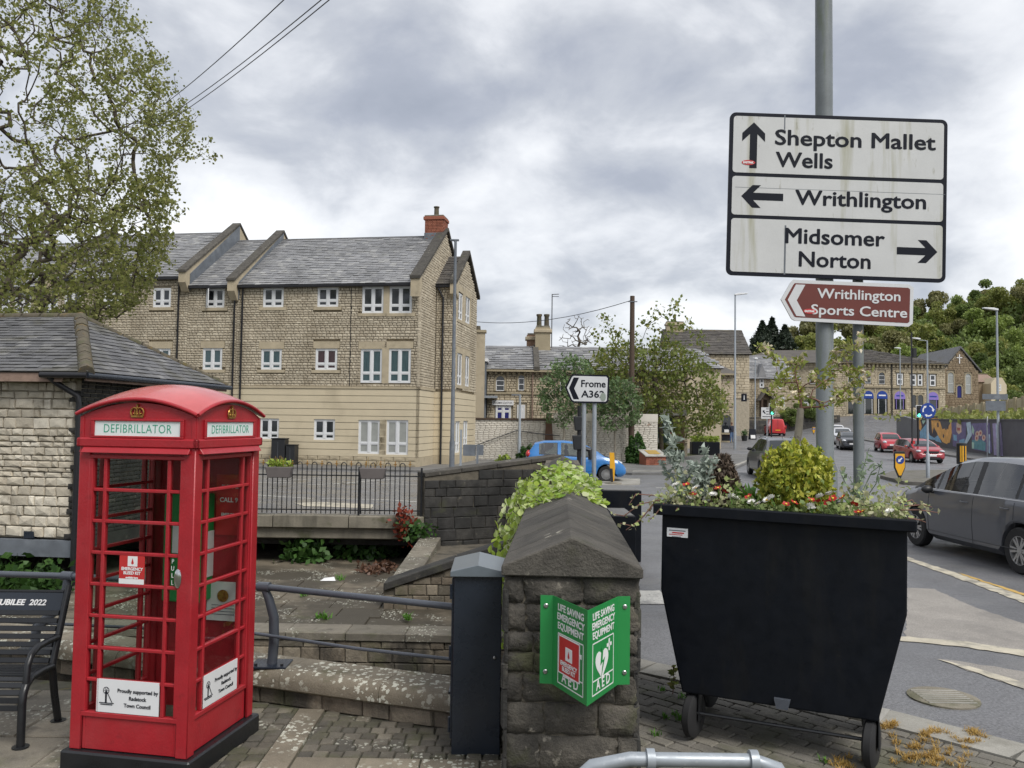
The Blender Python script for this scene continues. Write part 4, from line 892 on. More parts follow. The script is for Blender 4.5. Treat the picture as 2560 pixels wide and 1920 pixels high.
for i, nm in enumerate(('door', 'side_panel', 'back_panel', 'side_panel')):
 T = ROT[i]; f = -.408 if i == 0 else -.398
 mb = MB(); gx = GX
 if nm == 'back_panel': mb.box(-.335, .335, f, f + .03, .125, ZF, T=T)
 else:
  cells_wall(mb, -.335, .335, .13, ZF - .02, [(-gx, gx, ZG0, ZG1)], f, f + .035, T)
  for a, b, c, d in ((-gx - .028, gx + .028, ZG0 - .03, ZG0), (-gx - .028, gx + .028, ZG1, ZG1 + .025), (-gx - .028, -gx, ZG0, ZG1), (gx, gx + .028, ZG0, ZG1)): mb.box(a, b, f - .012, f + .001, c, d, T=T)
 pn = mb.build(nm, X['red'], box, bevel=.003)
 if nm != 'back_panel':
  nr = 8; cols = [-gx, -gx + .085, gx - .085, gx]; dz = (ZG1 - ZG0) / nr; bar = MB()
  for k in range(1, nr): bar.box(-gx, gx, f - .004, f + .028, ZG0 + k * dz - .011, ZG0 + k * dz + .011, T=T)
  for cx_ in cols[1:3]: bar.box(cx_ - .012, cx_ + .012, f - .006, f + .03, ZG0, ZG1, T=T)
  bar.build('glazing_bars', X['red'], pn, bevel=.004)
  for k in range(nr):
   for a, b in zip(cols[:-1], cols[1:]):
    MB().add([T @ Vector(p) for p in ((a + .008, f + .012, ZG0 + k * dz + .008), (b - .008, f + .012, ZG0 + k * dz + .008), (b - .008, f + .012, ZG0 + (k + 1) * dz - .008), (a + .008, f + .012, ZG0 + (k + 1) * dz - .008))], [(0, 1, 2, 3)]).build('pane', X['booth_glass'], pn)
 MB().box(-.436, .436, -.436, -.40, ZF - .055, ZF + .005, T=T).build('band', X['red'], box, bevel=.008)
 MB().prism([(-.40, ZF - .02), (-.445, ZF - .075), (-.455, ZF - .092), (-.40, ZF - .09)], 'x', -.385, .385, T=T).build('drip_mould', X['red'], box, bevel=.003)
 n_ = 16; pts = [(-.424, ZF)] + [(.424, ZF)] + [(x, ZC + arch(x) - .01) for x in np.linspace(.424, -.424, n_)]
 ho = (-.31, .31, 2.150, 2.246); fr = MB()
 fr.prism(pts, 'y', -.418, -.39, T=T)
 pd = fr.build('pediment', X['red'], box, bevel=.002)
 mf = MB()
 for a, b, c, d in ((-.335, .335, 2.246, 2.262), (-.335, .335, 2.136, 2.150), (-.335, -.31, 2.150, 2.246), (.31, .335, 2.150, 2.246)): mf.box(a, b, -.432, -.417, c, d, T=T)
 mf.build('sign_frame', X['red'], pd, bevel=.003)
 MB().box(-.31, .31, -.4215, -.4175, 2.150, 2.246, T=T).build('opal_sign', X['opal'], pd)
 write(pd, 'DEFIBRILLATOR', .079, (0, -.4225, 2.1715), X['green_text'], T=T, xs=.83, depth=.0008, space=1.08, bold=-.0006)
 crown(pd, T @ Matrix.Translation((0, -.418, 2.303)), .042)
# domed roof with a rolled rim
G = 21; h_ = .436; mb = MB()
for top in (0, 1):
 for j in range(G):
  for i in range(G):
   x = -h_ + 2 * h_ * i / (G - 1); y = -h_ + 2 * h_ * j / (G - 1); z = ZC + arch(x, h_) + arch(y, h_)
   mb.v.append((x, y, z + (.024 if top else 0)))
for top in (0, 1):
 for j in range(G - 1):
  for i in range(G - 1):
   a = top * G * G + j * G + i; q = (a, a + 1, a + G + 1, a + G); mb.f.append(q if top else q[::-1]); mb.m.append(0)
for k in range(G - 1):
 for a, b in ((k, k + 1), ((G - 1) * G + k, (G - 1) * G + k + 1), (k * G, (k + 1) * G), (k * G + G - 1, (k + 1) * G + G - 1)): mb.f.append((a, b, b + G * G, a + G * G)); mb.m.append(0)
rf_ = mb.build('roof', X['red_roof'], box, smooth=45)
for i in range(4): MB().tube([ROT[i] @ Vector((x, -h_ - .004, ZC + arch(x, h_) + .012)) for x in np.linspace(-h_, h_, 15)], .0125, 8).build('rim', X['red'], rf_, smooth=60)
MB().box(-.38, .38, -.38, .38, .12, .16).build('floor', X['concrete'], box)
MB().box(-.40, .40, -.40, .40, ZF + .01, ZF + .03).build('ceiling', X['red'], box)
door = [o for o in box.children if o.name.startswith('door')][0]
hd = MB().lathe([(.012, 0), (.03, .004), (.032, .012), (.02, .018)], 16, Matrix.Translation((.322, -.412, 1.25)) @ Matrix.Diagonal((.8, 1, 1.9, 1)) @ Matrix.Rotation(PI / 2, 4, 'X')).build('handle', X['chrome'], door, smooth=50)
for z in (.42, 1.05, 1.75): MB().tube([(-.337, -.412, z - .07), (-.337, -.412, z + .07)], .007, 6).build('hinge', X['black_pipe'], door)
f = -.408; dz = (ZG1 - ZG0) / 8
def plaque(parent, T, y0):
 pl = MB().box(-.235, .21, y0 - .006, y0 - .001, ZG0 + .004, ZG0 + dz + .01, T=T).build('notice_plate', X['white_plastic'], parent); zc = ZG0 + dz * .5
 for k, s in enumerate(('Proudly supported by', 'Radstock', 'Town Council')): write(pl, s, .033, (.06, y0 - .0075, zc + .035 - k * .045), X['sign_black'], T=T, bold=.0008, depth=.0006)
 logo(pl, T @ Matrix.Translation((-.165, y0 - .0065, zc - .035)), .095)
plaque(door, ROT[0], f); plaque([o for o in box.children if o.name.startswith('side_panel')][0], ROT[1], -.398)
zs = ZG0 + dz * 4
st = MB().box(-.105, .075, f - .002, f + .004, zs + .012, zs + dz - .008).build('red_sticker', X['sign_red'], door)
MB().box(-.105, .075, f - .0024, f - .0019, zs + .012, zs + .045).build('white_strip', X['white'], st); MB().box(-.045, .025, f - .0028, f - .002, zs + .125, zs + .19).build('white_badge', X['white'], st, bevel=.004)
MB().prism([(-.02, zs + .145), (-.01, zs + .137), (0, zs + .145), (-.01, zs + .178)], 'y', f - .0034, f - .0026).build('drop', X['sign_red'], st)
for k, (s, q) in enumerate((('EMERGENCY', .027), ('BLEED KIT', .027), ('available here', .016))): write(st, s, q, (-.012, f - .003, zs + .1 - k * .026), X['white'], bold=.001, depth=.0005)
for k, s in enumerate('PULL'): write(door, s, .042, (GX - .045, f + .008, zs + .155 - k * .045), X['white'], xs=.8, depth=.0006)
# inside: green defibrillator cabinet and notices
dc = MB().box(-.20, .10, .20, .385, .95, 1.72).build('defibrillator_cabinet', X['sign_green'], box, bevel=.01)
MB().box(-.12, .05, .192, .201, 1.3, 1.5).build('notice', X['white'], dc); MB().box(.1, .104, .22, .37, 1.12, 1.45).build('notice', X['white'], dc)
po = MB().box(.12, .37, .355, .362, 1.42, 1.86).build('red_poster', X['sign_red'], box)
for k, (s, q) in enumerate((('BLEED KIT', .036), ('CALL 999', .046), ('EMERGENCY', .028))): write(po, s, q, (.245, .353, 1.76 - k * .1), X['white'], bold=.001, depth=.0006)
nb_ = MB().box(.07, .33, .352, .36, .80, 1.08).build('white_notice', X['white'], box); MB().lathe([(.03, 0), (.045, .004)], 16, Matrix.Translation((.2, .35, .98)) @ Matrix.Rotation(PI / 2, 4, 'X')).build('wheel_emblem', X['gold'], nb_)
for k in range(4): MB().box(.11, .29, .349, .3515, .91 - k * .022, .914 - k * .022).build('text_line', X['lead'], nb_)
# ------------------------------------------------------------------ commemorative bench
bn_ = thing('bench', 'black metal slatted bench lettered JUBILEE 2022 on its top rail', 'bench', (-3.33, 5.80, .015), R(1.5)); BL_ = 1.75
prof_f = [(0, 0), (0, .30), (.01, .36), (.04, .41), (.10, .445), (.22, .45), (.38, .44)]
prof_b = [(.38, .44), (.44, .6), (.50, .76), (.585, .985)]
for x in (0, -BL_):
 MB().tube([(x, y, z) for y, z in prof_f], .028, 8).build('front_leg', X['black_paint'], bn_, smooth=60)
 MB().tube([(x, y, z) for y, z in prof_b], .027, 8).build('back_post', X['black_paint'], bn_, smooth=60)
 MB().tube([(x, .38, .45), (x, .43, .22), (x, .50, .0)], .027, 8).build('back_leg', X['black_paint'], bn_, smooth=60)
 MB().tube([(x, .455, .635), (x, .30, .64), (x, .17, .635), (x, .09, .60), (x, .05, .54), (x, .04, .42)], .024, 8).build('armrest', X['black_paint'], bn_, smooth=60)
 for y in (0, .5): MB().lathe([(.055, 0), (.055, .012)], 12, Matrix.Translation((x, y, 0))).build('foot', X['black_paint'], bn_)
def along(prof, n, a=0., b=1.):
 P = [Vector((0, *p)) for p in prof]; ls = [0.]
 for p, q in zip(P[:-1], P[1:]): ls.append(ls[-1] + (q - p).length)
 out = []
 for t in np.linspace(a, b, n) * ls[-1]:
  k = max(i for i in range(len(ls)) if ls[i] <= t + 1e-9); k = min(k, len(P) - 2)
  p = P[k].lerp(P[k + 1], (t - ls[k]) / (ls[k + 1] - ls[k])); d = (P[k + 1] - P[k]).normalized(); out.append((p, d))
 return out
sm = MB().box(-BL_ + .02, -.02, -.019, .019, -.007, .007).mesh('slat', bevel=.003); sm.materials.append(X['black_paint'])
for p, d in along([(-.012, .27), (.0, .36), (.04, .42), (.10, .455), (.22, .46), (.37, .45)], 11): o = link('slat', sm, bn_); o.location = p; o.rotation_euler = (math.atan2(d.z, d.y), 0, 0)
for p, d in along(prof_b, 7, .08, .66): o = link('slat', sm, bn_); o.location = p + Vector((0, -.02, 0)); o.rotation_euler = (math.atan2(d.z, d.y), 0, 0)
tp = MB().box(-BL_ + .02, -.02, -.006, .006, -.085, .085).build('name_rail', X['navy_paint'], bn_, bevel=.003); an = math.atan2(.225, .085); tp.location = (0, .53, .86); tp.rotation_euler = (an - PI / 2, 0, 0)
tr_ = MB().box(-BL_ + .02, -.02, -.014, .012, .085, .1).build('rail_lip', X['black_paint'], tp)
lt = write(tp, 'JUBILEE  2022', .059, (-.135, -.008, -.012), X['white'], align='RIGHT', bold=.0016, depth=.003, xs=1.05, shear=.15)
# ------------------------------------------------------------------ handrail on the low wall
hr = thing('handrail', 'dark grey tubular handrail with curved posts on the low brook wall', 'railing')
A, B, C, D = at(-160, 1430, 7.35), at(170, 1440, 7.12), at(660, 1467, 6.82), at(1165, 1520, 6.28)
for a, b in ((A, B), (B, C), (C, D)): MB().tube([a, b], .0265, 12).build('top_rail', X['rail_grey'], hr, smooth=60)
A2, B2, C2 = at(-160, 1545, 7.35), at(640, 1584, 6.85), at(1165, 1652, 6.28)
MB().tube([A2, B2], .014, 8).build('lower_rail', X['rail_grey'], hr, smooth=60); MB().tube([B2, B2.lerp(C2, .5) + Vector((0, 0, -.015)), C2], .014, 8).build('lower_rail', X['rail_grey'], hr, smooth=60)
for p, q in ((C, gz(694, 1648, .28)), (B, gz(165, 1590, .28)), (D + Vector((.06, 0, 0)), D + Vector((.04, .05, -(D.z - .28))))):
 q = Vector((q.x, p.y + .06, .28)); ps = MB()
 path = [q, q + Vector((.012, 0, .2)), q.lerp(p, .62) + Vector((.055, 0, 0)), q.lerp(p, .85) + Vector((.03, 0, 0)), p]
 ps.tube(path, [.042, .042, .042, .038, .032], 8)
 pst = ps.build('post', X['rail_grey'], hr, smooth=50)
 MB().box(q.x - .16, q.x + .14, q.y - .11, q.y + .13, .277, .295).build('base_plate', X['navy_paint'], pst, bevel=.004)
 for sx in (-.11, .1): MB().lathe([(.013, .295), (.013, .312)], 8, Matrix.Translation((q.x + sx, q.y - .07, 0))).build('bolt', X['black_paint'], pst)
 d = (C - B).normalized(); MB().tube([p - d * .05, p + d * .05], .040, 12).build('collar', X['rail_grey'], pst, smooth=60)
# crate behind the phone box
cr = thing('plastic_crate', 'dark plastic crate with three white slats tucked behind the phone box', 'crate', (-2.06, 6.30, .015), R(-18))
MB().box(-.2, .1, -.1, .1, 0, .25).build('body', X['plastic_black'], cr, bevel=.01)
for k in range(3): MB().box(-.19, .055, -.112, -.098, .03 + k * .072, .085 + k * .072).build('slat', X['white_plastic'], cr)
# ------------------------------------------------------------------ steel cabinet beside the wall
cb_ = thing('steel_cabinet', 'tall dark blue-grey steel cabinet with pitched cap against the stone wall', 'cabinet', (-.215, 5.78, .015), R(1))
MB().box(-.165, .165, 0, .52, 0, 1.215).build('body', X['navy_paint'], cb_, bevel=.004)
MB().prism([(-.19, 1.21), (.19, 1.21), (.19, 1.245), (0, 1.29), (-.19, 1.245)], 'y', -.03, .56).build('cap', X['galv'] if False else mat('cap_paint', (.13, .155, .175), .3, var=.06), cb_, bevel=.003)
MB().box(-.18, -.164, .02, .5, .1, 1.19).build('door', X['navy_paint'], cb_, bevel=.004)
MB().lathe([(.011, 0), (.011, .012), (.006, .018)], 10, Matrix.Translation((.12, -.001, .66)) @ Matrix.Rotation(PI / 2, 4, 'X')).build('lock', X['steel'], cb_)
for z in (.2, .68, 1.1): MB().tube([(-.185, .02, z - .05), (-.185, .02, z + .05)], .01, 6).build('hinge', X['navy_paint'], cb_)
# ------------------------------------------------------------------ long stone wall with gabled coping, AED sign on its end
WY0 = 5.0; WDIR = math.atan2(1, .057); WC = .372; WH = .405
lwall = thing('stone_wall', 'thick dark stone wall with gabled coping carrying the green AED sign', 'wall', (WC, WY0, 0), WDIR - PI / 2)
WLEN = 15.0; WT = 1.375
MB().box(-WH + .03, WH - .03, .04, WLEN, -2.1, WT).build('core', X['mortar'], lwall)
ES = []
for _ in range(9): me = rough_stone('stone').mesh('stone', smooth=75); me.materials.append(X['end_stone']); ES.append(me)
lay(lwall, 'stone', sh_(courses(2 * WH, 0, WT, (.10, .22), (.16, .46), joint=.008), -WH), ES, X['end_stone'], .04, Matrix.Translation((0, .045, 0)), djit=.25)
TL = Matrix.Translation((-WH + .03, WLEN, 0)) @ Matrix.Rotation(-PI / 2, 4, 'Z'); TRt = Matrix.Translation((WH - .03, 0.02, 0)) @ Matrix.Rotation(PI / 2, 4, 'Z')
lay(lwall, 'stone', courses(WLEN, -1.6, WT - .08, (.15, .24), (.25, .6)), STND, X['dark_stone'], .04, TL, most=60)
lay(lwall, 'stone', courses(WLEN, .0, WT - .08, (.15, .24), (.25, .6)), STND, X['dark_stone'], .04, TRt, most=60)
def cop_seg(a, b, dz=0.):
 def sec(y): d = -.009 * y; o = .015; return [(-WH - o, y, WT + d), (WH + o, y, WT + d), (WH + o, y, WT + .06 + d), (.0, y, WT + .235 + d), (-WH - o, y, WT + .06 + d)]
 A_ = sec(a); B_ = sec(b); mb = MB(); mb.add(A_ + B_, [(0, 1, 2, 3, 4), (9, 8, 7, 6, 5)] + [(i, i + 5, (i + 1) % 5 + 5, (i + 1) % 5) for i in range(5)])
 return mb.build('coping_stone', X['coping'], lwall, bevel=.008)
y = -.03
while y < WLEN: l = random.uniform(.46, .62); cop_seg(y + .003, min(y + l, WLEN + .05) - .003); y += l
aed = thing('aed_sign', 'green V-shaped AED life saving equipment sign screwed to the stone wall end', 'sign', (0, 0, 0))
F0, F1, F2, F3, F4 = Vector((.185, 4.94)), Vector((.258, 4.93)), Vector((.428, 4.555)), Vector((.640, 4.93)), Vector((.712, 4.94))
SZ0, SZ1 = .766, 1.277
def plate(a, b, name):
 d = b - a; T = Matrix.Translation((a.x, a.y, 0)) @ Matrix.Rotation(math.atan2(d.y, d.x), 4, 'Z')
 o = MB().box(0, d.length, 0, .003, SZ0, SZ1, T=T).build(name, X['sign_green'], aed); return o, T, d.length
plate(F0, F1, 'flange'); plate(F3, F4, 'flange')
for p in (F0.lerp(F1, .45), F3.lerp(F4, .55)):
 for z in (SZ0 + .07, SZ1 - .06): MB().lathe([(.014, 0), (.014, .005), (.009, .008)], 12, Matrix.Translation((p.x, p.y, z)) @ Matrix.Rotation(PI / 2, 4, 'X')).build('screw', X['steel'], aed)
for side, (a, b) in enumerate(((F1, F2), (F2, F3))):
 pl, T, w_ = plate(a, b, 'panel'); cx_ = w_ * (.53 if side == 0 else .5); wb = X['white']
 for k, s in enumerate(('LIFE SAVING', 'EMERGENCY', 'EQUIPMENT')): write(pl, s, .054, (cx_, -.0015, SZ1 - .068 - k * .052), wb, T=T, xs=1.04, depth=.0006, bold=.0012)
 bx0, bx1, bz0, bz1, mz = cx_ - .15, cx_ + .15, SZ0 + .03, SZ1 - .195, SZ0 + .105; t_ = .006
 for q in ((bx0, bx1, bz0, bz0 + t_), (bx0, bx1, bz1 - t_, bz1), (bx0, bx0 + t_, bz0, bz1), (bx1 - t_, bx1, bz0, bz1), (bx0, bx1, mz, mz + t_)): MB().box(q[0], q[1], -.0012, 0, q[2], q[3], T=T).build('border', wb, pl)
 write(pl, 'A E D', .078, (cx_, -.0015, SZ0 + .05), wb, T=T, bold=.0014, depth=.0006)
 if side == 0:
  rk = MB().box(bx0 + .02, bx1 - .045, -.003, -.001, mz - .005, bz1 - .015, T=T).build('red_sticker', X['sign_red'], pl); rx = (bx0 + bx1 - .025) / 2
  for q in ((bx0 + .012, bx1 - .037, mz - .012, mz - .005), (bx0 + .012, bx0 + .02, mz - .005, bz1 - .01), (bx1 - .045, bx1 - .037, mz - .005, bz1 - .01), (bx0 + .012, bx1 - .037, bz1 - .015, bz1 - .008)): MB().box(q[0], q[1], -.0032, -.001, q[2], q[3], T=T).build('sticker_edge', wb, rk)
  MB().box(rx - .04, rx + .04, -.0042, -.003, mz + .075, mz + .15, T=T).build('white_badge', wb, rk, bevel=.005); MB().prism([(rx - .012, mz + .1), (rx, mz + .09), (rx + .012, mz + .1), (rx, mz + .135)], 'y', -.005, -.0042, T=T).build('drop', X['sign_red'], rk)
  for k, (s, q) in enumerate((('EMERGENCY', .034), ('BLEED KIT', .034), ('available here', .02))): write(rk, s, q, (rx, -.0045, mz + .04 - k * .03), wb, T=T, bold=.001, depth=.0005)
  MB().box(bx1 - .04, bx1 - .02, -.0012, 0, mz + .125, mz + .15, T=T).build('cross', wb, pl)
 else:
  hz = (mz + bz1) / 2 - .025; hs = .09; hp = []
  for a_ in np.linspace(0, 2 * PI, 40)[:-1]: hp.append((cx_ - .02 + hs * .062 * 16 * math.sin(a_) ** 3, hz + hs * .065 * (13 * math.cos(a_) - 5 * math.cos(2 * a_) - 2 * math.cos(3 * a_) - math.cos(4 * a_))))
  ht = MB().prism(hp, 'y', -.0022, -.0005, T=T).build('heart', wb, pl)
  MB().prism([(cx_ - .03, hz + .085), (cx_ - .045, hz - .01), (cx_ - .01, hz + .005), (cx_ - .035, hz - .09), (cx_ + .02, hz + .025), (cx_ - .015, hz + .01), (cx_ - .005, hz + .085)], 'y', -.0032, -.0022, T=T).build('lightning', X['sign_green'], ht)
  for q in ((cx_ + .075, cx_ + .093, bz1 - .085, bz1 - .018), (cx_ + .05, cx_ + .118, bz1 - .061, bz1 - .042)): MB().box(q[0], q[1], -.0012, 0, q[2], q[3], T=T).build('cross', wb, pl)
# ------------------------------------------------------------------ bow-top railings on the bridge
rl = thing('bridge_railings', 'black bow-top metal railings with small gold finials along the bridge edge', 'railing', (0, 18.48, 0))
RX0, RX1 = -9.6, -1.95; P_ = .325; n = int((RX1 - RX0) / P_); zb, zt = .19, 1.26
MB().box(RX0, RX1, -.018, .018, .26, .285).build('bottom_rail', X['black_paint'], rl); MB().box(RX0, RX1, -.018, .018, 1.02, 1.045).build('top_rail', X['black_paint'], rl)
bow = MB().tube([(0, 0, zb), (0, 0, zt)] + [(.055 - .055 * math.cos(t), 0, zt + .06 * math.sin(t)) for t in np.linspace(.4, PI - .4, 5)] + [(.11, 0, zt), (.11, 0, zb)], .0115, 6).mesh('bow_bar', smooth=60); bow.materials.append(X['black_paint'])
fb = MB().tube([(0, 0, zb), (0, 0, zt - .02)], .0115, 6).mesh('bar', smooth=60); fb.materials.append(X['black_paint'])
fn = MB().box(-.009, .009, -.009, .009, zt - .03, zt + .075).box(-.034, .034, -.008, .008, zt + .02, zt + .04).ball((0, 0, zt + .08), .014, seg=8, rings=5).mesh('finial'); fn.materials.append(X['gold'])
for i in range(n):
 x = RX0 + i * P_
 link('bow_bar', bow, rl, (x, 0, 0)); b_ = link('bar', fb, rl, (x + .218, 0, 0)); link('finial', fn, b_)
for x in (RX0 + 3.0, -3.35, -1.97):
 ps = MB().box(x - .02, x + .02, -.02, .02, .14, 1.22).build('post', X['black_paint'], rl); MB().tube([(x, .3, .16), (x, .02, 1.0)], .01, 6).build('stay', X['black_paint'], ps)
def trough(name, label, x, plants, grp=None):
 t = thing(name, label, 'planter', (x, 18.36, .98), 0, grp)
 MB().prism([(-.24, 0), (.24, 0), (.285, .2), (.29, .235), (-.29, .235), (-.285, .2)], 'y', -.13, .09).build('trough', mat('taupe', (.12, .105, .10), .6, var=.1), t, bevel=.012)
 MB().box(-.27, .27, -.11, .07, .2, .225).build('soil', X['soil'], t)
 if plants:
  p = RNG.uniform((-.26, -.1, .24), (.26, .08, .42), (160, 3)); p[:, 2] -= .12 * RNG.random(160)
  v, f_ = leaf_cloud(p, .05, aspect=2.4); link('foliage', np_mesh('foliage', v, f_, X['leaf_lime']), t)
 st = MB()
 for _ in range(16 if plants else 9): a = Vector((random.uniform(-.24, .24), 0, .22)); st.tube([a, a + Vector((random.uniform(-.1, .1), random.uniform(-.05, .05), random.uniform(.1, .26)))], .004, 4)
 st.build('dead_stems', X['leaf_straw'], t, kind='stuff')
trough('trough_planter', 'taupe trough planter with green plants hung on the bridge railings', at(700, 1160, 18.36).x, True)
trough('trough_planter', 'taupe trough planter with bare dead stems hung on the bridge railings', at(933, 1160, 18.36).x, False)
# ------------------------------------------------------------------ growing woody plants
def grow(root_path, pts, step, wob=.12, rng=None, zbias=0.):
 rng = rng or RNG; pts = np.asarray(pts, float); root_path = np.asarray(root_path, float)
 cap = len(root_path) + len(pts) * 60; P = np.zeros((cap, 3)); par = np.full(cap, -1); n = len(root_path)
 P[:n] = root_path; par[1:n] = np.arange(n - 1)
 d0 = np.linalg.norm(pts - root_path[-1], axis=1)
 for q in pts[np.argsort(d0)]:
  dd = P[:n] - q; d = np.sqrt((dd ** 2).sum(1)) + zbias * np.maximum(dd[:, 2], 0)
  i = int(np.argmin(d)); a = P[i].copy(); v = q - a; L_ = np.linalg.norm(v); k = int(min(50, max(1, round(L_ / step))))
  o = np.cross(v, rng.normal(size=3)); o = o / (np.linalg.norm(o) + 1e-9) * L_ * wob * rng.uniform(.3, 1.4); p_ = i
  for j in range(1, k + 1):
   t = j / k; P[n] = a + v * t + o * math.sin(PI * t) + (rng.normal(size=3) * step * .1 if j < k else 0); par[n] = p_; p_ = n; n += 1
   if n >= cap - 1: break
 P = P[:n]; par = par[:n]; cnt = np.zeros(n); isp = np.zeros(n, bool); isp[par[par >= 0]] = True
 cnt[~isp] = 1
 for i in range(n - 1, 0, -1): cnt[par[i]] += cnt[i]
 return P, par, cnt
def twig_mesh(name, P, par, cnt, r0, pw, rmax, m, seg=5, minr=0.):
 i = np.where(par >= 0)[0]; r = np.minimum(rmax, r0 * cnt ** pw)
 a, b = P[par[i]], P[i]; ra, rb = np.minimum(r[par[i]], r[i] * 1.6), r[i]
 d = b - a; d /= np.linalg.norm(d, axis=1)[:, None] + 1e-9
 ref = np.where(np.abs(d[:, 2:3]) < .9, np.array([[0, 0, 1.]]), np.array([[1., 0, 0]]))
 s = np.cross(d, ref); s /= np.linalg.norm(s, axis=1)[:, None] + 1e-9; t = np.cross(s, d)
 ang = np.arange(seg) * 2 * PI / seg; V = []
 for base, rad in ((a, ra), (b, rb)): V.append(base[:, None, :] + rad[:, None, None] * (s[:, None, :] * np.cos(ang)[None, :, None] + t[:, None, :] * np.sin(ang)[None, :, None]))
 v = np.concatenate(V, 1).reshape(-1, 3); n = len(i); k = np.arange(n)[:, None] * 2 * seg; j = np.arange(seg)[None, :]; j2 = (j + 1) % seg
 f = np.stack([k + j, k + j2, k + seg + j2, k + seg + j], -1).reshape(-1, 4)
 me = np_mesh(name, v, f, m); me.polygons.foreach_set('use_smooth', [True] * len(me.polygons)); return me
def leaves_on(P, par, cnt, per, spread, maxcnt, rng=None):
 rng = rng or RNG; idx = np.where((cnt <= maxcnt) & (par >= 0))[0]; idx = np.repeat(idx, per); t = rng.random(len(idx))[:, None]
 return P[par[idx]] * (1 - t) + P[idx] * t + rng.normal(size=(len(idx), 3)) * spread
# ------------------------------------------------------------------ fitted lettering
_H = text('H', 1.0); _zs = [v.co.z for v in _H.vertices]; CAPH = max(_zs) - min(_zs)
def fit_text(parent, body, x0, x1, z, capz, m, y=-.002, T=None, bold=.0, depth=.0012, name='lettering'):
 size = capz / CAPH; me = text(body, size, depth=depth, align='LEFT', bold=bold); xs = [v.co.x for v in me.vertices]; a, b = min(xs), max(xs); k = (x1 - x0) / (b - a)
 me.transform(Matrix.Translation((x0, 0, z)) @ Matrix.Diagonal((k, 1, 1, 1)) @ Matrix.Translation((-a, 0, 0))); me.materials.append(m)
 o = link(name, me, parent); o.matrix_local = (T or Matrix.Identity(4)) @ Matrix.Translation((0, y, 0)); return o
def rrect(x0, x1, z0, z1, r, n=5):
 out = []
 for cx_, cz_, a0 in ((x1 - r, z0 + r, -PI / 2), (x1 - r, z1 - r, 0), (x0 + r, z1 - r, PI / 2), (x0 + r, z0 + r, PI)):
  for i in range(n + 1): a = a0 + PI / 2 * i / n; out.append((cx_ + r * math.cos(a), cz_ + r * math.sin(a)))
 return out
class SignMap:
 """zoom-picture coordinates to a sign's own metres"""
 def __init__(s, off, k, c, Y, roll): s.off = off; s.k = k; s.c = c; s.s = F / Y; s.t = ROLL + roll
 def __call__(s, zx, zy):
  du = s.off[0] + zx * s.k - s.c[0]; dv = s.off[1] + zy * s.k - s.c[1]
  return ((du * math.cos(s.t) + dv * math.sin(s.t)) / s.s, -(-du * math.sin(s.t) + dv * math.cos(s.t)) / s.s)
# ------------------------------------------------------------------ lamp column carrying the big direction sign
SY = 8.05; sroll = .0225; sc_ = at(2098, 492, SY); SM = SignMap((1760, 240), .3617, (2098, 492), SY, sroll)
lc = thing('lamp_column', 'tall grey lamp column rising out of view behind the direction sign', 'lamp column', (at(2062, 1000, 8.16).x, 8.16, ROADZ + .1))
MB().lathe([(.115, -.1), (.115, 1.66), (.083, 1.75), (.083, 5.4), (.078, 9.0)], 20).build('column', X['pole_grey'], lc, smooth=50)
MB().box(-.05, .05, -.118, -.108, .5, 1.2).build('door', X['pole_grey'], lc, bevel=.004)
MB().tube([(0, 0, 8.9), (0, .0, 9.1), (.5, .3, 9.25)], .04, 8).build('arm', X['pole_grey'], lc, smooth=60); MB().box(.45, 1.05, .2, .45, 9.2, 9.32).build('lantern', X['galv'], lc, bevel=.03)
sp_ = thing('sign_post', 'slimmer grey steel post beside the lamp column under the signs', 'post', (at(2146, 1000, 8.16).x, 8.16, ROADZ + .1))
MB().lathe([(.0495, -.1), (.0495, at(2146, 300, 8.16).z - .3)], 16).build('tube', X['pole_grey'], sp_, smooth=50)
ds = thing('direction_sign', 'large white road sign to Shepton Mallet, Wells, Writhlington and Midsomer Norton', 'road sign', sc_); ds.rotation_euler = (0, sroll, 0)
sx0, sz1_ = SM(178, 98); sx1 = SM(1702, 150)[0]; sz0_ = SM(170, 1248)[1]
MB().prism(rrect(sx0, sx1, sz0_, sz1_, .06), 'y', -.01, .012).build('board', X['sign_black'], ds)
bw_ = .036
l1 = SM(200, 538)[1]; l2 = SM(200, 836)[1]
for nm, a, b in (('upper', l1 + .018, sz1_ - bw_), ('middle', l2 + .018, l1 - .018), ('lower', sz0_ + bw_, l2 - .018)): MB().prism(rrect(sx0 + bw_, sx1 - bw_, a, b, .03, 3), 'y', -.0125, -.010).build('panel', X['sign_white'], ds)
for z in (-.45, 0, .5): MB().box(sx0 + .1, sx1 - .1, .012, .035, z - .02, z + .02).build('stiffener', X['galv'], ds)
BK = X['sign_black']
def line(body, za, zb, cap, bold=.0042, m=BK, par=ds, sm=SM): fit_text(par, body, sm(*za)[0], sm(*zb)[0], sm(*za)[1], cap, m, y=-.0135 if par is ds else -.004, bold=bold)
line('Shepton Mallet', (487, 328), (1612, 366), .145); line('Wells', (490, 485), (888, 498), .143); line('Writhlington', (622, 752), (1535, 790), .140); line('Midsomer', (548, 1022), (1242, 1046), .143); line('Norton', (640, 1186), (1140, 1203), .143)
def arrow(tip, L_, hw, hl, sw, ang, name='arrow'):
 pts = [(0, 0), (-hl * .92, hw), (-hl * 1.62, hw), (-hl * .98, sw), (-L_, sw), (-L_, -sw), (-hl * .98, -sw), (-hl * 1.62, -hw), (-hl * .92, -hw)]
 c_, s_ = math.cos(ang), math.sin(ang); MB().prism([(tip[0] + x * c_ - z * s_, tip[1] + x * s_ + z * c_) for x, z in pts], 'y', -.0142, -.0126).build(name, BK, ds)
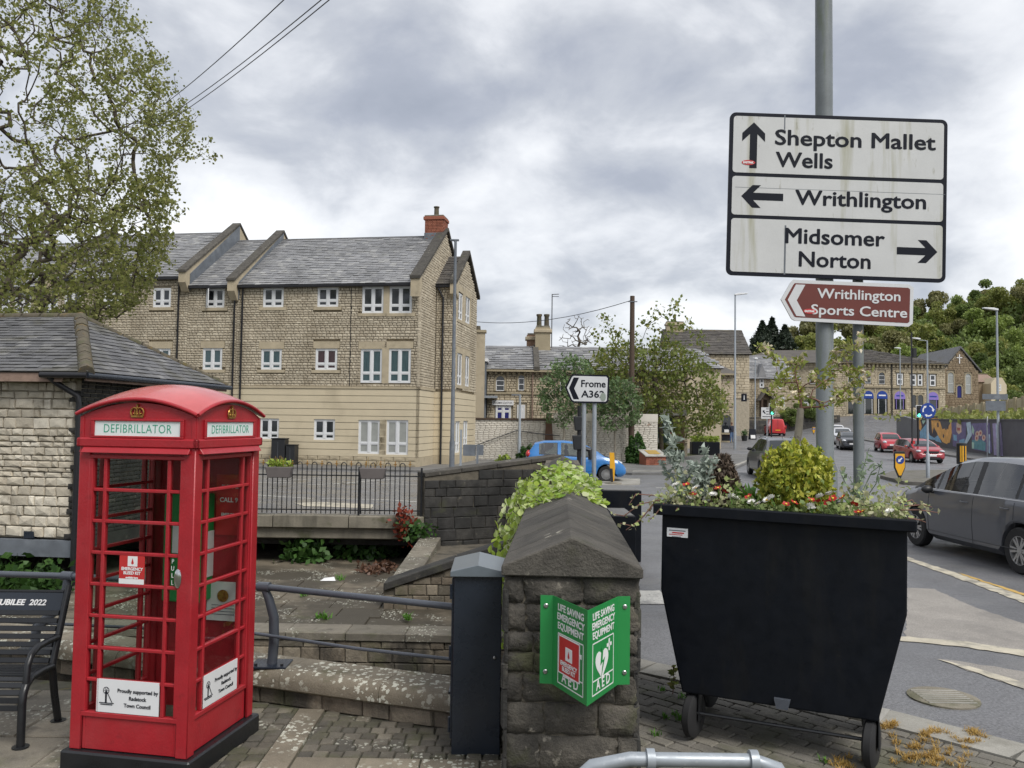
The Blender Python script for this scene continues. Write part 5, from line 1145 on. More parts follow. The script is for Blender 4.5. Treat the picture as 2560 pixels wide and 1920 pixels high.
arrow(SM(343, 172), .455, .112, .118, .036, PI / 2); arrow(SM(247, 693), .41, .112, .118, .036, PI); arrow(SM(1607, 1088), .395, .112, .118, .036, 0)
for za, zb in (((557, 120), (560, 225)), ((548, 900), (546, 1245))):
 a, b = SM(*za), SM(*zb); MB().box(min(a[0], b[0]) - .0015, max(a[0], b[0]) + .0015, -.0129, -.0125, b[1], a[1]).build('crack', X['lead'], ds)
a, b = SM(205, 630), SM(1672, 672); MB().box(a[0], b[0], -.0131, -.0125, a[1] - .002, a[1] + .002).build('seam', X['lead'], ds)
def sticker(par, c, w_, y):
 e = MB().prism([(c[0] + w_ * math.cos(t), c[1] + w_ * .38 * math.sin(t)) for t in np.linspace(0, 2 * PI, 21)[:-1]], 'y', y - .001, y).build('oval_sticker', X['sign_red'], par)
 fit_text(e, 'EASTPAK', c[0] - w_ * .78, c[0] + w_ * .78, c[1] - w_ * .14, w_ * .28, X['white'], y=y - .0015, bold=.0015)
sticker(ds, SM(300, 457), .066, -.0144)
ts = thing('tourist_sign', 'brown arrow-shaped sign to Writhlington Sports Centre under the direction sign', 'road sign', sc_ + Vector((0, .0, 0))); ts.rotation_euler = (0, sroll + .004, 0)
q = [SM(517, 1420), SM(588, 1298), SM(606, 1282), SM(1410, 1312), SM(1440, 1335), SM(1430, 1585), SM(1400, 1607), SM(612, 1568), SM(590, 1556)]
def inset(pl, d):
 c = (sum(p[0] for p in pl) / len(pl), sum(p[1] for p in pl) / len(pl)); out = []
 n = len(pl)
 for i in range(n):
  a, b, c2 = Vector(pl[i - 1]), Vector(pl[i]), Vector(pl[(i + 1) % n]); e1 = (b - a).normalized(); e2 = (c2 - b).normalized()
  n1, n2 = Vector((-e1.y, e1.x)), Vector((-e2.y, e2.x)); bis = (n1 + n2).normalized(); k = d / max(.3, bis.dot(n1)); s = 1 if (Vector(c) - b).dot(bis) > 0 else -1
  out.append(tuple(b + bis * k * s))
 return out
MB().prism(q, 'y', -.012, .006).build('board', X['sign_white2'], ts); MB().prism(inset(q, .034), 'y', -.0138, -.0121).build('brown_panel', X['sign_brown'], ts)
ch_ = [SM(*z) for z in ((564, 1423), (622, 1316), (687, 1318), (626, 1427), (685, 1540), (622, 1535))]; MB().prism(ch_, 'y', -.0152, -.0139).build('chevron', X['sign_white2'], ts)
for s, za, zb in (('Writhlington', (768, 1406), (1345, 1430)), ('Sports Centre', (724, 1518), (1390, 1542))): fit_text(ts, s, SM(*za)[0], SM(*zb)[0], SM(*za)[1] - .004, .092, X['sign_white2'], y=-.0152, bold=.0022)
sticker(ts, SM(715, 1503), .064, -.0165)
# ------------------------------------------------------------------ Frome sign on two posts
FY = 17.0; fc_ = at(1468, 972, FY); FM = SignMap((1150, 700), .2712, (1468, 972), FY, .012)
fs = thing('chevron_sign', 'white pointed road sign reading Frome A362 on two grey posts', 'road sign', (fc_.x, FY, 0)); T = Matrix.Translation((0, 0, fc_.z)) @ Matrix.Rotation(.012, 4, 'Y')
q = [FM(*z) for z in ((968, 992), (1022, 882), (1045, 868), (1355, 876), (1378, 900), (1368, 1115), (1345, 1138), (1045, 1132), (1020, 1115))]
bd_ = MB().prism(q, 'y', -.01, .006, T=T).build('board', BK, fs); MB().prism(inset(q, .034), 'y', -.012, -.0101, T=T).build('panel', X['sign_white2'], fs)
MB().prism([FM(*z) for z in ((1004, 998), (1048, 898), (1098, 900), (1052, 1000), (1098, 1100), (1045, 1100))], 'y', -.0135, -.0121, T=T).build('chevron', BK, fs)
for s, za, zb in (('Frome', (1116, 984), (1342, 988)), ('A362', (1116, 1080), (1330, 1084))): fit_text(fs, s, FM(*za)[0], FM(*zb)[0], FM(*za)[1], .135, BK, y=-.014, T=T, bold=.004)
c = FM(1318, 1078); MB().prism([(c[0] + .06 * math.cos(t), c[1] + .085 * math.sin(t)) for t in np.linspace(.5, 2 * PI - .3, 14)], 'y', -.0175, -.0165, T=T).build('torn_sticker', X['leaf_silver'], fs)
for u in (1459.5, 1485.5): p = at(u, 1100, FY + .06); MB().lathe([(.045, ROADZ), (.045, fc_.z + .25)], 12, Matrix.Translation((p.x - fc_.x, .06, 0))).build('post', X['galv'], fs, smooth=50)
# ------------------------------------------------------------------ grey tubular hoop in front
hp = thing('cycle_stand', 'grey galvanised tubular hoop with two collars beside the black planter', 'cycle stand', (0, 0, 0)); HY_ = 2.95
pa, pb = at(1560, 1902, HY_), at(1930, 1910, HY_); zt_ = pa.z - .0
pth = [(pa.x - .24, HY_, .19), (pa.x - .235, HY_, zt_ - .22), (pa.x - .20, HY_, zt_ - .10), (pa.x - .11, HY_, zt_ - .02), (pa.x + .02, HY_, zt_ + .006), (pb.x - .06, HY_, zt_ + .006), (pb.x + .02, HY_, zt_ - .02), (pb.x + .07, HY_, zt_ - .1), (pb.x + .09, HY_, zt_ - .25), (pb.x + .09, HY_, .19)]
MB().tube(pth, .0245, 14).build('tube', X['galv'], hp, smooth=70)
for u in (1626, 1884): p = at(u, 1905, HY_); MB().tube([(p.x - .014, HY_, zt_ + .006), (p.x + .014, HY_, zt_ + .006)], .0365, 16).build('collar', X['galv'], hp, smooth=50)
# ------------------------------------------------------------------ black wheeled container used as flower planter
PYAW = -.398; PO = Vector((1.691, 5.35, .2)); PLN = Plane((1.691, 5.35), PYAW)
pt = thing('wheeled_planter', 'black steel wheeled container planted with flowers on the pavement', 'planter', PO, PYAW); pt.rotation_euler = (0, .012, PYAW)
zr, zm, zb_, wr, wm, wb_ = 1.544, .964, .302, .802, .752, .597; PD = .95
body = MB(); fpts = lambda y, s=1.: [(-wb_ * s, y, zb_), (wb_ * s, y, zb_), (wm * s, y, zm), (wm * s, y, zr - .06), (-wm * s, y, zr - .06), (-wm * s, y, zm)]
A_ = fpts(.035); B_ = fpts(PD - .02); body.add(A_ + B_, [(0, 1, 2, 3, 4, 5), (11, 10, 9, 8, 7, 6)] + [(i, i + 6, (i + 1) % 6 + 6, (i + 1) % 6) for i in range(6)])
body.build('body', X['bin_paint'], pt, bevel=.012, bseg=2)
mb = MB()
for q in ((-wr, wr, -.02, .045, zr - .075, zr), (-wr, wr, PD - .04, PD + .03, zr - .075, zr), (-wr, -wm + .02, .045, PD - .04, zr - .075, zr), (wm - .02, wr, .045, PD - .04, zr - .075, zr)): mb.box(*q)
mb.build('rim', X['bin_paint'], pt, bevel=.008)
MB().box(-wm + .02, wm - .02, .045, PD - .04, zr - .1, zr - .035).build('soil', X['soil'], pt)
sk = MB().box(-.715, -.575, .030, .0345, 1.325, 1.385).build('maker_plate', X['white_plastic'], pt)
for k, (q, c_) in enumerate(((.012, 'lead'), (.016, 'sign_red'), (.009, 'sign_red'), (.008, 'lead'))): MB().box(-.70 + .02 * (k % 2), -.59 - .01 * k, .0285, .030, 1.372 - k * .014 - q * .5, 1.372 - k * .014).build('print_line', X[c_], sk)
MB().prism([(-.05, .0), (.05, .0), (.035, -.06), (-.035, -.06)], 'y', .0, .035, T=Matrix.Translation((.04, 0, zb_ + .06))).build('lug', X['rail_grey'], pt)
MB().tube([(-.52, .08, .17), (.54, .08, .17)], .012, 8).build('axle_bar', X['black_paint'], pt)
for x, y in ((-.53, .1), (.56, .1), (-.53, PD - .2), (.56, PD - .2)):
 wt = MB().lathe([(.05, -.032), (.125, -.034), (.148, -.02), (.148, .02), (.125, .034), (.05, .032)], 20, Matrix.Translation((x, y, .15)) @ Matrix.Rotation(PI / 2, 4, 'Y') @ Matrix.Rotation(R(12), 4, 'X')).build('wheel', X['rubber'], pt, smooth=40)
 MB().box(x - .045, x - .037, y - .04, y + .04, .12, zb_ + .01).box(x + .037, x + .045, y - .04, y + .04, .12, zb_ + .01).build('fork', X['black_paint'], wt)
PT0 = Matrix.Translation(PO) @ Matrix.Rotation(PYAW, 4, 'Z')
def pl(u, v, ly):
 p = Plane(tuple((PT0 @ Vector((0, ly, 0)))[:2]), PYAW); x, z = p.hit(u, v); return PT0 @ Vector((x, ly, z - PO.z))
def plant(name, label, cat, p, grp=None): return thing(name, label, cat, p, 0, grp)
# clipped golden shrub
c = pl(1988, 1205, .42); r_ = .235; ball = plant('golden_shrub', 'rounded golden-green evergreen shrub in the black planter', 'shrub', (c.x, c.y, 1.72))
th = RNG.random(7000) * 2 * PI; u_ = RNG.uniform(-1, 1, 7000); rad = r_ * (1 - .42 * RNG.random(7000) ** 2) * (1 + .09 * np.sin(th * 5 + u_ * 7) + .09 * np.sin(th * 11 - u_ * 13))
pp = np.stack([np.sqrt(1 - u_ ** 2) * np.cos(th), np.sqrt(1 - u_ ** 2) * np.sin(th), u_ * 1.08], 1) * rad[:, None] + np.array([0, 0, c.z - 1.72]); pp = pp[pp[:, 2] > -.05]
v, f_ = leaf_cloud(pp, .024, aspect=2.0, droop=-.9); link('foliage', np_mesh('foliage', v, f_, X['leaf_ball']), ball)
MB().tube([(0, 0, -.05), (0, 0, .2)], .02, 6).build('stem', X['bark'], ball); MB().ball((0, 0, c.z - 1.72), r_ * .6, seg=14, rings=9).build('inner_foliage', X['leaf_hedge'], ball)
# standard willow behind it
b0, b1 = pl(1984, 1150, .75), pl(2002, 1020, .75); base = PT0 @ Vector(((PT0.inverted() @ b0).x - .01, .75, 1.5)); wil = plant('willow_standard', 'small grafted willow with pale catkin-like leaf tips above the golden shrub', 'tree', base)
mid = [(0, 0, 0), tuple(b0 - base), tuple(b0.lerp(b1, .5) - base + Vector((.008, 0, 0))), tuple(b1 - base)]
tips = []
for u, v_ in ((1945, 1005), (1925, 985), (1935, 965), (1960, 935), (1985, 915), (1905, 880), (1915, 870), (1940, 890), (2040, 925), (2085, 905), (2110, 890), (2135, 860), (2155, 845), (2060, 960), (2100, 975), (2130, 960), (2150, 940), (2170, 930), (2085, 1010), (2110, 1000), (2050, 1015), (2140, 990), (2010, 900), (2025, 945), (1965, 965), (2000, 960), (1990, 985), (2030, 985), (2160, 960), (1955, 1015), (1975, 940), (2075, 935), (2120, 925), (2095, 995), (1945, 945), (2090, 885), (2120, 975)):
 for k in range(3): p = pl(u + random.uniform(-12, 12), v_ + random.uniform(-12, 12), .75 + random.uniform(-.2, .2)); tips.append(tuple(p - base))
P, par, cnt = grow(mid, tips, .06, .1); link('branches', twig_mesh('branches', P, par, cnt, .0018, .5, .016, X['twig_red'], 6), wil)
link('trunk', MB().tube(mid, [.032, .029, .027, .024], 10).mesh('trunk', smooth=60), wil).data.materials.append(X['bark_pale'])
lp = leaves_on(P, par, cnt, 7, .02, 3); v, f_ = leaf_cloud(lp, .021, aspect=2.4); link('foliage', np_mesh('foliage', v, f_, X['leaf_willow']), wil)
tp_ = P[cnt == 1]; tp_ = np.repeat(tp_[RNG.random(len(tp_)) < .45], 6, 0); v, f_ = leaf_cloud(tp_ + RNG.normal(size=tp_.shape) * .01, .026, aspect=2.2); link('pale_tips', np_mesh('pale_tips', v, f_, X['leaf_catkin']), wil, kind='stuff')
# dead brown clump
c = pl(1800, 1190, .5); dead = plant('dead_plant', 'brown withered conical plant in the black planter', 'plant', (c.x, c.y, 1.7)); n_ = 3600; t = RNG.random(n_); rad = (.165 * (1 - t ** 1.4) + .03) * np.sqrt(RNG.random(n_)); an = RNG.random(n_) * 2 * PI
pp = np.stack([rad * np.cos(an) + .02 * t, rad * np.sin(an), t * .36], 1); v, f_ = leaf_cloud(pp, .022, aspect=3.2, droop=1.2); link('dry_foliage', np_mesh('dry_foliage', v, f_, X['leaf_dead']), dead)
# broad green blades
def blades(name, label, uv, ly, n, L_, W_, m, spread=.5, up=1., k=4):
 c = pl(*uv, ly); t = plant(name, label, 'plant', (c.x, c.y, 1.68)); mb = MB()
 for i in range(n):
  a = random.random() * 2 * PI; l = L_ * random.uniform(.6, 1.1); d = Vector((math.cos(a) * spread, math.sin(a) * spread, up)).normalized(); s = Vector((-math.sin(a), math.cos(a), 0)); b0_ = Vector((random.uniform(-.03, .03), random.uniform(-.03, .03), 0)); pr = []
  for j in range(k + 1):
   q_ = j / k; p = b0_ + d * l * q_ + Vector((math.cos(a), math.sin(a), -.8)) * l * .25 * q_ * q_; w_ = W_ * math.sin(PI * (.12 + .86 * q_)); pr += [p - s * w_, p + s * w_]
  mb.add(pr, [(2 * j, 2 * j + 1, 2 * j + 3, 2 * j + 2) for j in range(k)])
 mb.build('leaves', m, t, recalc=False, kind='stuff'); return t
blades('leafy_plant', 'bright green strap-leaved plant between dead clump and golden shrub', (1878, 1245), .45, 55, .27, .016, X['leaf_green'])
# dusty miller with silver leaves
def dusty(label, stems, ly, m=X['leaf_silver'], sz=.024, per=5, name='silver_plant', th_=.005):
 c = pl(*stems[0][0], ly); base = Vector((c.x, c.y, 1.68)); t = plant(name, label, 'plant', base); sb = MB(); pts_ = []
 for st in stems:
  pp_ = [pl(u + random.uniform(-1, 1), v_, ly + random.uniform(-.06, .06)) - base for u, v_ in st]; sb.tube(pp_, [th_] * (len(pp_) - 1) + [th_ * .5], 6)
  for a, b in zip(pp_[:-1], pp_[1:]):
   for k in range(int((b - a).length / .018)):
    for _ in range(per): pts_.append(tuple(a.lerp(b, random.random()) + Vector((random.gauss(0, .017), random.gauss(0, .017), random.gauss(0, .01)))))
 sb.build('stems', m, t, smooth=60, kind='stuff'); v, f_ = leaf_cloud(np.array(pts_), sz, aspect=2.6); link('leaves', np_mesh('leaves', v, f_, m), t)
dusty('tall silver-leaved dusty miller with leaning stem at the planter edge', [[(1712, 1235), (1695, 1180), (1680, 1110), (1664, 1045)], [(1712, 1230), (1700, 1180), (1690, 1145), (1700, 1130)], [(1712, 1235), (1670, 1180), (1650, 1150)], [(1712, 1235), (1730, 1180), (1728, 1155)], [(1690, 1170), (1665, 1125)], [(1700, 1240), (1745, 1200), (1735, 1150)], [(1680, 1110), (1690, 1090)]], .3)
dusty('short silver-leaved plant beside the withered brown clump', [[(1765, 1240), (1762, 1180), (1758, 1120)], [(1765, 1240), (1745, 1160)], [(1765, 1200), (1785, 1145)]], .35)
dusty('wispy grey-green plant with bare arching stems near the sign post', [[(2140, 1265), (2150, 1200), (2172, 1120)], [(2140, 1262), (2110, 1200), (2098, 1175)], [(2140, 1262), (2180, 1180), (2205, 1160)], [(2145, 1230), (2120, 1190)], [(2150, 1265), (2190, 1210), (2200, 1165)], [(2150, 1200), (2162, 1160)]], .4, mat('sage', (.24, .31, .2), .8, var=.2, sub=.2), .022, 1, 'wispy_plant', .0035)
# variegated trailing mats
def mat_plant(label, x0, x1, y0, y1, n, trails, m=X['leaf_varieg'], name='trailing_plant', h=.09):
 cx_ = (x0 + x1) / 2; base = PT0 @ Vector((cx_, (y0 + y1) / 2, zr - .04)); t = plant(name, label, 'plant', base)
 lp = np.stack([RNG.uniform(x0 - cx_, x1 - cx_, n), RNG.uniform(-(y1 - y0) / 2, (y1 - y0) / 2, n), np.abs(RNG.normal(0, h, n)) + .01], 1); mb = MB()
 R2 = np.array(Matrix.Rotation(PYAW, 3, 'Z')); lp = lp @ R2.T
 for tr in trails:
  pp_ = [pl(u, v_, l_) - base for u, v_, l_ in tr]; mb.tube(pp_, [.004] * (len(pp_) - 1) + [.002], 5)
  for a, b in zip(pp_[:-1], pp_[1:]):
   for k in range(max(1, int((b - a).length / .022))): lp = np.vstack([lp, np.array(a.lerp(b, random.random())) + RNG.normal(size=3) * .012])
 if mb.f: mb.build('stems', X['twig_red'], t, smooth=60, kind='stuff')
 v, f_ = leaf_cloud(lp, .030, aspect=1.15); link('leaves', np_mesh('leaves', v, f_, m), t)
mat_plant('cream-variegated trailing plant spilling over the wall side of the planter', -.8, -.25, .0, .55, 620, [[(1650, 1250, .05), (1600, 1260, .02), (1560, 1290, 0), (1535, 1285, 0)], [(1640, 1255, .05), (1600, 1300, 0), (1565, 1325, 0)], [(1640, 1250, .1), (1610, 1290, .02), (1580, 1315, 0), (1550, 1308, 0)], [(1700, 1262, 0), (1690, 1275, -.03)], [(1660, 1258, 0), (1640, 1285, -.03), (1622, 1302, -.03)], [(1655, 1240, .1), (1590, 1235, .1), (1572, 1262, .05)]])
mat_plant('cream-variegated trailing plant spilling over the road side of the planter', .38, .8, .0, .6, 520, [[(2250, 1275, .1), (2300, 1275, .1), (2348, 1282, .1)], [(2260, 1265, .1), (2310, 1262, .15), (2330, 1268, .15)], [(2270, 1295, .02), (2300, 1300, 0), (2315, 1306, 0)], [(2240, 1260, .2), (2280, 1250, .2), (2290, 1262, .2)]])
mat_plant('low green bedding foliage under the flowers of the planter', -.3, .45, .0, .5, 700, [], leaf('bedding', [(.16, .26, .06), (.32, .38, .16), (.10, .17, .04)]), 'bedding_plant', .06)
# single flowers
def flower(label, grp, name, uv, ly, r_, petals, pm, cm, layers=1):
 c = pl(*uv, ly); t = thing(name, label, 'flower', c, random.random() * 6, grp); t.rotation_euler = (random.uniform(.2, .8), random.uniform(-.3, .3), random.random() * 6)
 mb = MB()
 for L_ in range(layers):
  for k in range(petals):
   a = 2 * PI * (k + .5 * L_) / petals; w_ = PI / petals * 1.15; rr_ = r_ * (1 - .25 * L_); z = .008 * L_
   mb.add([(.15 * r_ * math.cos(a), .15 * r_ * math.sin(a), z), (rr_ * .75 * math.cos(a - w_), rr_ * .75 * math.sin(a - w_), z + .006), (rr_ * math.cos(a), rr_ * math.sin(a), z + .012), (rr_ * .75 * math.cos(a + w_), rr_ * .75 * math.sin(a + w_), z + .006)], [(0, 1, 2, 3)])
 mb.build('petals', X[pm], t, recalc=False); MB().ball((0, 0, .008), r_ * .27, (1, 1, .6), 8, 5).build('flower_centre', X[cm], t, smooth=60)
 MB().tube([(0, 0, 0), (0, 0, -.06)], .003, 4).build('stalk', X['leaf_green'], t)
for uv in ((1716, 1213), (1795, 1222), (1811, 1230), (1872, 1243), (1732, 1237), (1965, 1262), (2028, 1252), (2050, 1255), (2082, 1247), (2135, 1262), (2146, 1282), (2108, 1244), (2070, 1258), (1985, 1258), (2158, 1280)): flower('dark red primrose flower with yellow eye in the black planter', 'red primroses in the planter', 'red_primrose', uv, .08, .030, 5, 'petal_red', 'petal_yellow')
for uv in ((1690, 1214), (1829, 1243), (1783, 1238), (1879, 1257), (1896, 1262), (1918, 1252), (1740, 1222), (1928, 1246), (2050, 1243), (2074, 1236), (2030, 1273), (2026, 1266), (1765, 1252), (2225, 1280), (1838, 1247), (1725, 1248)): flower('white double daisy flower in the black planter', 'white daisies in the planter', 'white_daisy', uv, .06, .031, 11, 'petal_white', 'petal_yellow' if random.random() < .3 else 'petal_white', 2)
# ------------------------------------------------------------------ dark planters beyond the wall
for lab, u0, u1, v0, v1, Y in (('square black planter box standing in the road side of the stone wall', 1505, 1604, 1226, 1400, 13.2), ('lower black planter box in front of the square one by the wall', 1530, 1590, 1290, 1430, 11.6)):
 a, b = at(u0, v0, Y), at(u1, v0, Y); t = thing('planter_box', lab, 'planter', ((a.x + b.x) / 2, Y, ROADZ)); w_ = (b.x - a.x) / 2; H = a.z - ROADZ
 MB().box(-w_, w_, 0, 1.0, 0, H).build('body', X['bin_paint'], t, bevel=.01); MB().box(-w_ + .03, w_ - .03, .03, .97, H - .005, H + .012).build('top', X['galv'] if False else X['footway'], t)
# ------------------------------------------------------------------ vehicles
def interp(tab, x):
 xs = [p[0] for p in tab]; return float(np.interp(x, xs, [p[1] for p in tab]))
def car(name, label, cat, pos, heading, L, W, H, paint, top, belt, wb, fo, wr, wins, glass='car_glass_dark', spokes=5, grp=None, scr=(0, 0), rscr=(0, 0), pillar='plastic_black', seats=False, extras=(), zb0=.2, van=False):
 """lofted body; local x runs from tail (0) to nose (L). top/belt: (x, z) tables rising in x"""
 t = thing(name, label, cat, pos, heading, grp); OX = -L / 2
 xf, xr = L - fo, L - fo - wb; Ra = wr + .045; xs = set(np.linspace(0, L, 44).tolist()) | {0.012, L - .012, .05, L - .05}
 for xw in (xf, xr): xs |= {xw + Ra * math.cos(a) for a in np.linspace(0, PI, 13)}
 for a, b in list(wins) + [scr, rscr]: xs |= {a, b}
 xs |= {p[0] for p in top}; xs = sorted(x for x in xs if 0 <= x <= L); xs = [x for i, x in enumerate(xs) if i == 0 or x - xs[i - 1] > .004]
 def half(x):
  e = min(x, L - x); s = 1 - .10 * abs((x - L / 2) / (L / 2)) ** 3; return W / 2 * s * (.70 + .30 * math.sqrt(min(1, max(0, e / .35)) * (2 - min(1, max(0, e / .35)))))
 def ring(x):
  zt = interp(top, x); w = half(x); e = min(x, L - x); zl = zb0 + .12 * (1 - min(1, e / .18)); zb = zl
  for xw in (xf, xr):
   if abs(x - xw) < Ra: zb = max(zb, wr + math.sqrt(max(0, Ra * Ra - (x - xw) ** 2)))
  zbt = min(interp(belt, x), zt - .05); g = zt - zbt; q = min(1, g / .5); zm = max(.52 * zbt + .06, zb + .05)
  y6 = w * (.925 - .21 * q)
  return [(0, zb), (w * .84, zb), (w * .975, max(zb0 + .10, zb + .02)), (w, zm), (w * .985, lerp(zm, zbt, .6)), (w * .955, zbt - .025), (w * .925, zbt), (y6, zbt + g * .86), (y6 * .84, zbt + g * .965), (y6 * .45, zbt + g * .995), (0, zt)]
 Rg = [ring(x) for x in xs]; n = len(Rg[0]); parts = {}
 def put(key, vs): parts.setdefault(key, MB()).add(vs, [(0, 1, 2, 3)])
 for i in range(len(xs) - 1):
  xm = (xs[i] + xs[i + 1]) / 2
  for k in range(n - 1):
   key = 'body'
   tall = Rg[i][7][1] - Rg[i][6][1] > .02 or Rg[i + 1][7][1] - Rg[i + 1][6][1] > .02
   if k == 6 and tall:
    key = pillar
    for wi, (a, b) in enumerate(wins):
     if a <= xm <= b: key = ('side_window', wi)
    if xm > max(b for a, b in wins) + .02 and not (scr[0] <= xm <= scr[1] + .2): key = 'body'
    if xm < min(a for a, b in wins) - .02: key = 'body'
   if k >= 8 and scr[0] <= xm <= scr[1]: key = ('windscreen', 0)
   if k >= 8 and rscr[0] <= xm <= rscr[1]: key = ('rear_window', 0)
   if k == 0: key = 'underbody'
   for s in (1, -1):
    kk = key if not isinstance(key, tuple) or key[0] != 'side_window' else (key[0], key[1], s)
    a, b, c, d = [Vector((xx + OX, s * p[0], p[1])) for xx, p in ((xs[i], Rg[i][k]), (xs[i + 1], Rg[i + 1][k]), (xs[i + 1], Rg[i + 1][k + 1]), (xs[i], Rg[i][k + 1]))]
    put(kk, (a, b, c, d) if s < 0 else (d, c, b, a))
 for i in (0, len(xs) - 1):
  ps = [Vector((xs[i] + OX, -p[0], p[1])) for p in Rg[i]] + [Vector((xs[i] + OX, p[0], p[1])) for p in Rg[i][::-1][1:-1]]; parts['body'].add(ps, [tuple(range(len(ps)))])
 pm = mat('paint_' + name, paint, .3, var=.03, spec=.6, coat=.6) if isinstance(paint, tuple) else paint
 body = None
 for key, mb in parts.items():
  nm = key if isinstance(key, str) else key[0]
  bm = bmesh.new(); me = mb.mesh(nm, recalc=False); bm.from_mesh(me); bmesh.ops.remove_doubles(bm, verts=bm.verts, dist=.0008); bmesh.ops.recalc_face_normals(bm, faces=bm.faces); bm.to_mesh(me); bm.free()
  me.polygons.foreach_set('use_smooth', [True] * len(me.polygons)); me.set_sharp_from_angle(angle=R(38))
  me.materials.append(pm if nm == 'body' else X['plastic_black'] if nm in ('underbody', 'plastic_black') else X[glass])
  link('pillar_trim' if nm == 'plastic_black' else nm, me, t)
 for xw in (xf, xr):
  for s in (1, -1):
   y = s * (half(xw) - .105)
   T = Matrix.Translation((xw + OX, y, wr)) @ Matrix.Rotation(-s * PI / 2, 4, 'X')
   ty = MB().lathe([(wr * .62, -.09), (wr * .93, -.095), (wr, -.07), (wr, .07), (wr * .93, .095), (wr * .62, .09), (wr * .62, -.09)], 26, T).build('wheel', X['rubber'], t, smooth=40)
   rm = MB().lathe([(wr * .64, .02), (wr * .66, .088), (wr * .60, .088), (wr * .57, .03), (wr * .56, .02)], 26, T); rm.lathe([(.055, .03), (.05, .085), (.01, .088)], 12, T)
   for k in range(spokes):
    a = 2 * PI * k / spokes; M2 = T @ Matrix.Rotation(a, 4, 'Z'); wd = .028 if spokes > 7 else .036
    for da in ((0,) if spokes > 7 else (-.17, .17)): rm.box(.04, wr * .62, -wd * .5, wd * .5, .055, .082, T=M2 @ Matrix.Rotation(da, 4, 'Z'))
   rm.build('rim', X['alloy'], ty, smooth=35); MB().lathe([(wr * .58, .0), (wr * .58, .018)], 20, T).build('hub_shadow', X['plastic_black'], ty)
 def surf(x, z):
  r_ = ring(x); ys = [p[0] for p in r_[2:8]]; zz_ = [p[1] for p in r_[2:8]]; return float(np.interp(z, zz_, ys))
 for kind, *a in extras:
  if kind == 'seam':
   x, z0, z1 = a
   for s in (1, -1): MB().tube([(x + OX, s * (surf(x, z) + .001), z) for z in np.linspace(z0, z1, 8)], .0045, 4).build('door_seam', X['plastic_black'], t)
  elif kind == 'hseam':
   x0, x1, z, m = a
   for s in (1, -1): MB().tube([(x + OX, s * (surf(x, z) + .001), z) for x in np.linspace(x0, x1, 16)], .006, 4).build('trim_line', X[m], t)
  elif kind == 'handle':
   x, z = a
   for s in (1, -1): y = s * (surf(x, z)); MB().box(x + OX - .1, x + OX + .1, y - .012, y + .028 * s if s > 0 else y + .012, z - .014, z + .014) if False else MB().tube([(x + OX - .1, y, z), (x + OX - .06, y + s * .03, z), (x + OX + .07, y + s * .03, z + .004), (x + OX + .1, y, z + .004)], .013, 6).build('door_handle', pm if seats else X['plastic_black'], t, smooth=60)
  elif kind == 'mirror':
   x, z, m = a
   for s in (1, -1):
    y = s * (surf(x, z) + .02); o = MB().ball((x + OX, y + s * .09, z + .03), .1, (.75, 1.05, .72), 12, 8).build('mirror', X[m] if isinstance(m, str) else pm, t, smooth=60); MB().tube([(x + OX, y - s * .05, z - .03), (x + OX, y + s * .06, z)], .025, 6).build('stalk', X['plastic_black'], o)
    MB().ball((x + OX + .055, y + s * .13, z + .01), .02, (1, 2.2, .5), 8, 5).build('indicator', X['sign_yellow'], o)
  elif kind == 'headlight':
   dx, y, z, sc3 = a
   for s in (1, -1): MB().ball((L - dx + OX, s * y, z), 1, sc3, 12, 8).build('headlight', X['lens_clear'], t, smooth=60)
  elif kind == 'tail':
   dx, y, z, sc3 = a
   for s in (1, -1): MB().ball((dx + OX, s * y, z), 1, sc3, 12, 8).build('tail_light', X['lens_red'], t, smooth=60)
  elif kind == 'grille':
   dx, hw, z0, z1 = a
   g_ = MB().prism(rrect(-hw, hw, z0, z1, min(.04, (z1 - z0) * .4), 3), 'x', L - dx + OX - .06, L - dx + OX + .012).build('grille', X['plastic_black'], t)
  elif kind == 'plate':
   front, z, dx = a; x = (L + OX + dx) if front else (OX - dx); T = Matrix.Translation((x, 0, z)) @ Matrix.Rotation(PI / 2 if front else -PI / 2, 4, 'Z')
   p = MB().box(-.26, .26, -.012, .0, -.056, .056, T=T).build('number_plate', X['white'] if front else X['sign_yellow'], t)
  elif kind == 'aerial': MB().tube([(a[0] + OX, 0, interp(top, a[0])), (a[0] + OX - .12, 0, interp(top, a[0]) + .28)], .006, 4).build('aerial', X['plastic_black'], t)
  elif kind == 'roof_rail':
   for s in (1, -1): MB().tube([(x + OX, s * W * .34, interp(top, x) + .03) for x in np.linspace(a[0], a[1], 9)], .022, 6).build('roof_rail', X['galv'], t, smooth=60)
  elif kind == 'rear_split': MB().box(OX - .012, OX + .02, -.006, .006, .55, H - .12).build('door_seam', X['plastic_black'], t)
 if seats:
  for x in (L * .52, L * .28):
   for s in (1, -1):
    MB().box(x + OX - .25, x + OX + .25, s * .36 - .24, s * .36 + .24, .35, .62).build('seat', X['cabin'], t, bevel=.06); b_ = MB().box(-.07, .07, s * .36 - .24, s * .36 + .24, 0, .62).build('seat_back', X['cabin'], t, bevel=.05); b_.location = (x + OX - .28, 0, .55); b_.rotation_euler = (0, R(-14), 0)
    MB().box(x + OX - .46, x + OX - .36, s * .36 - .13, s * .36 + .13, 1.15, 1.33).build('head_rest', X['cabin'], t, bevel=.04)
  MB().box(L * .70 + OX, L * .80 + OX, -W * .42, W * .42, .75, .98).build('dashboard', X['plastic_black'], t, bevel=.05)
 return t
X['cabin'] = mat('cabin', (.12, .12, .115), .8)
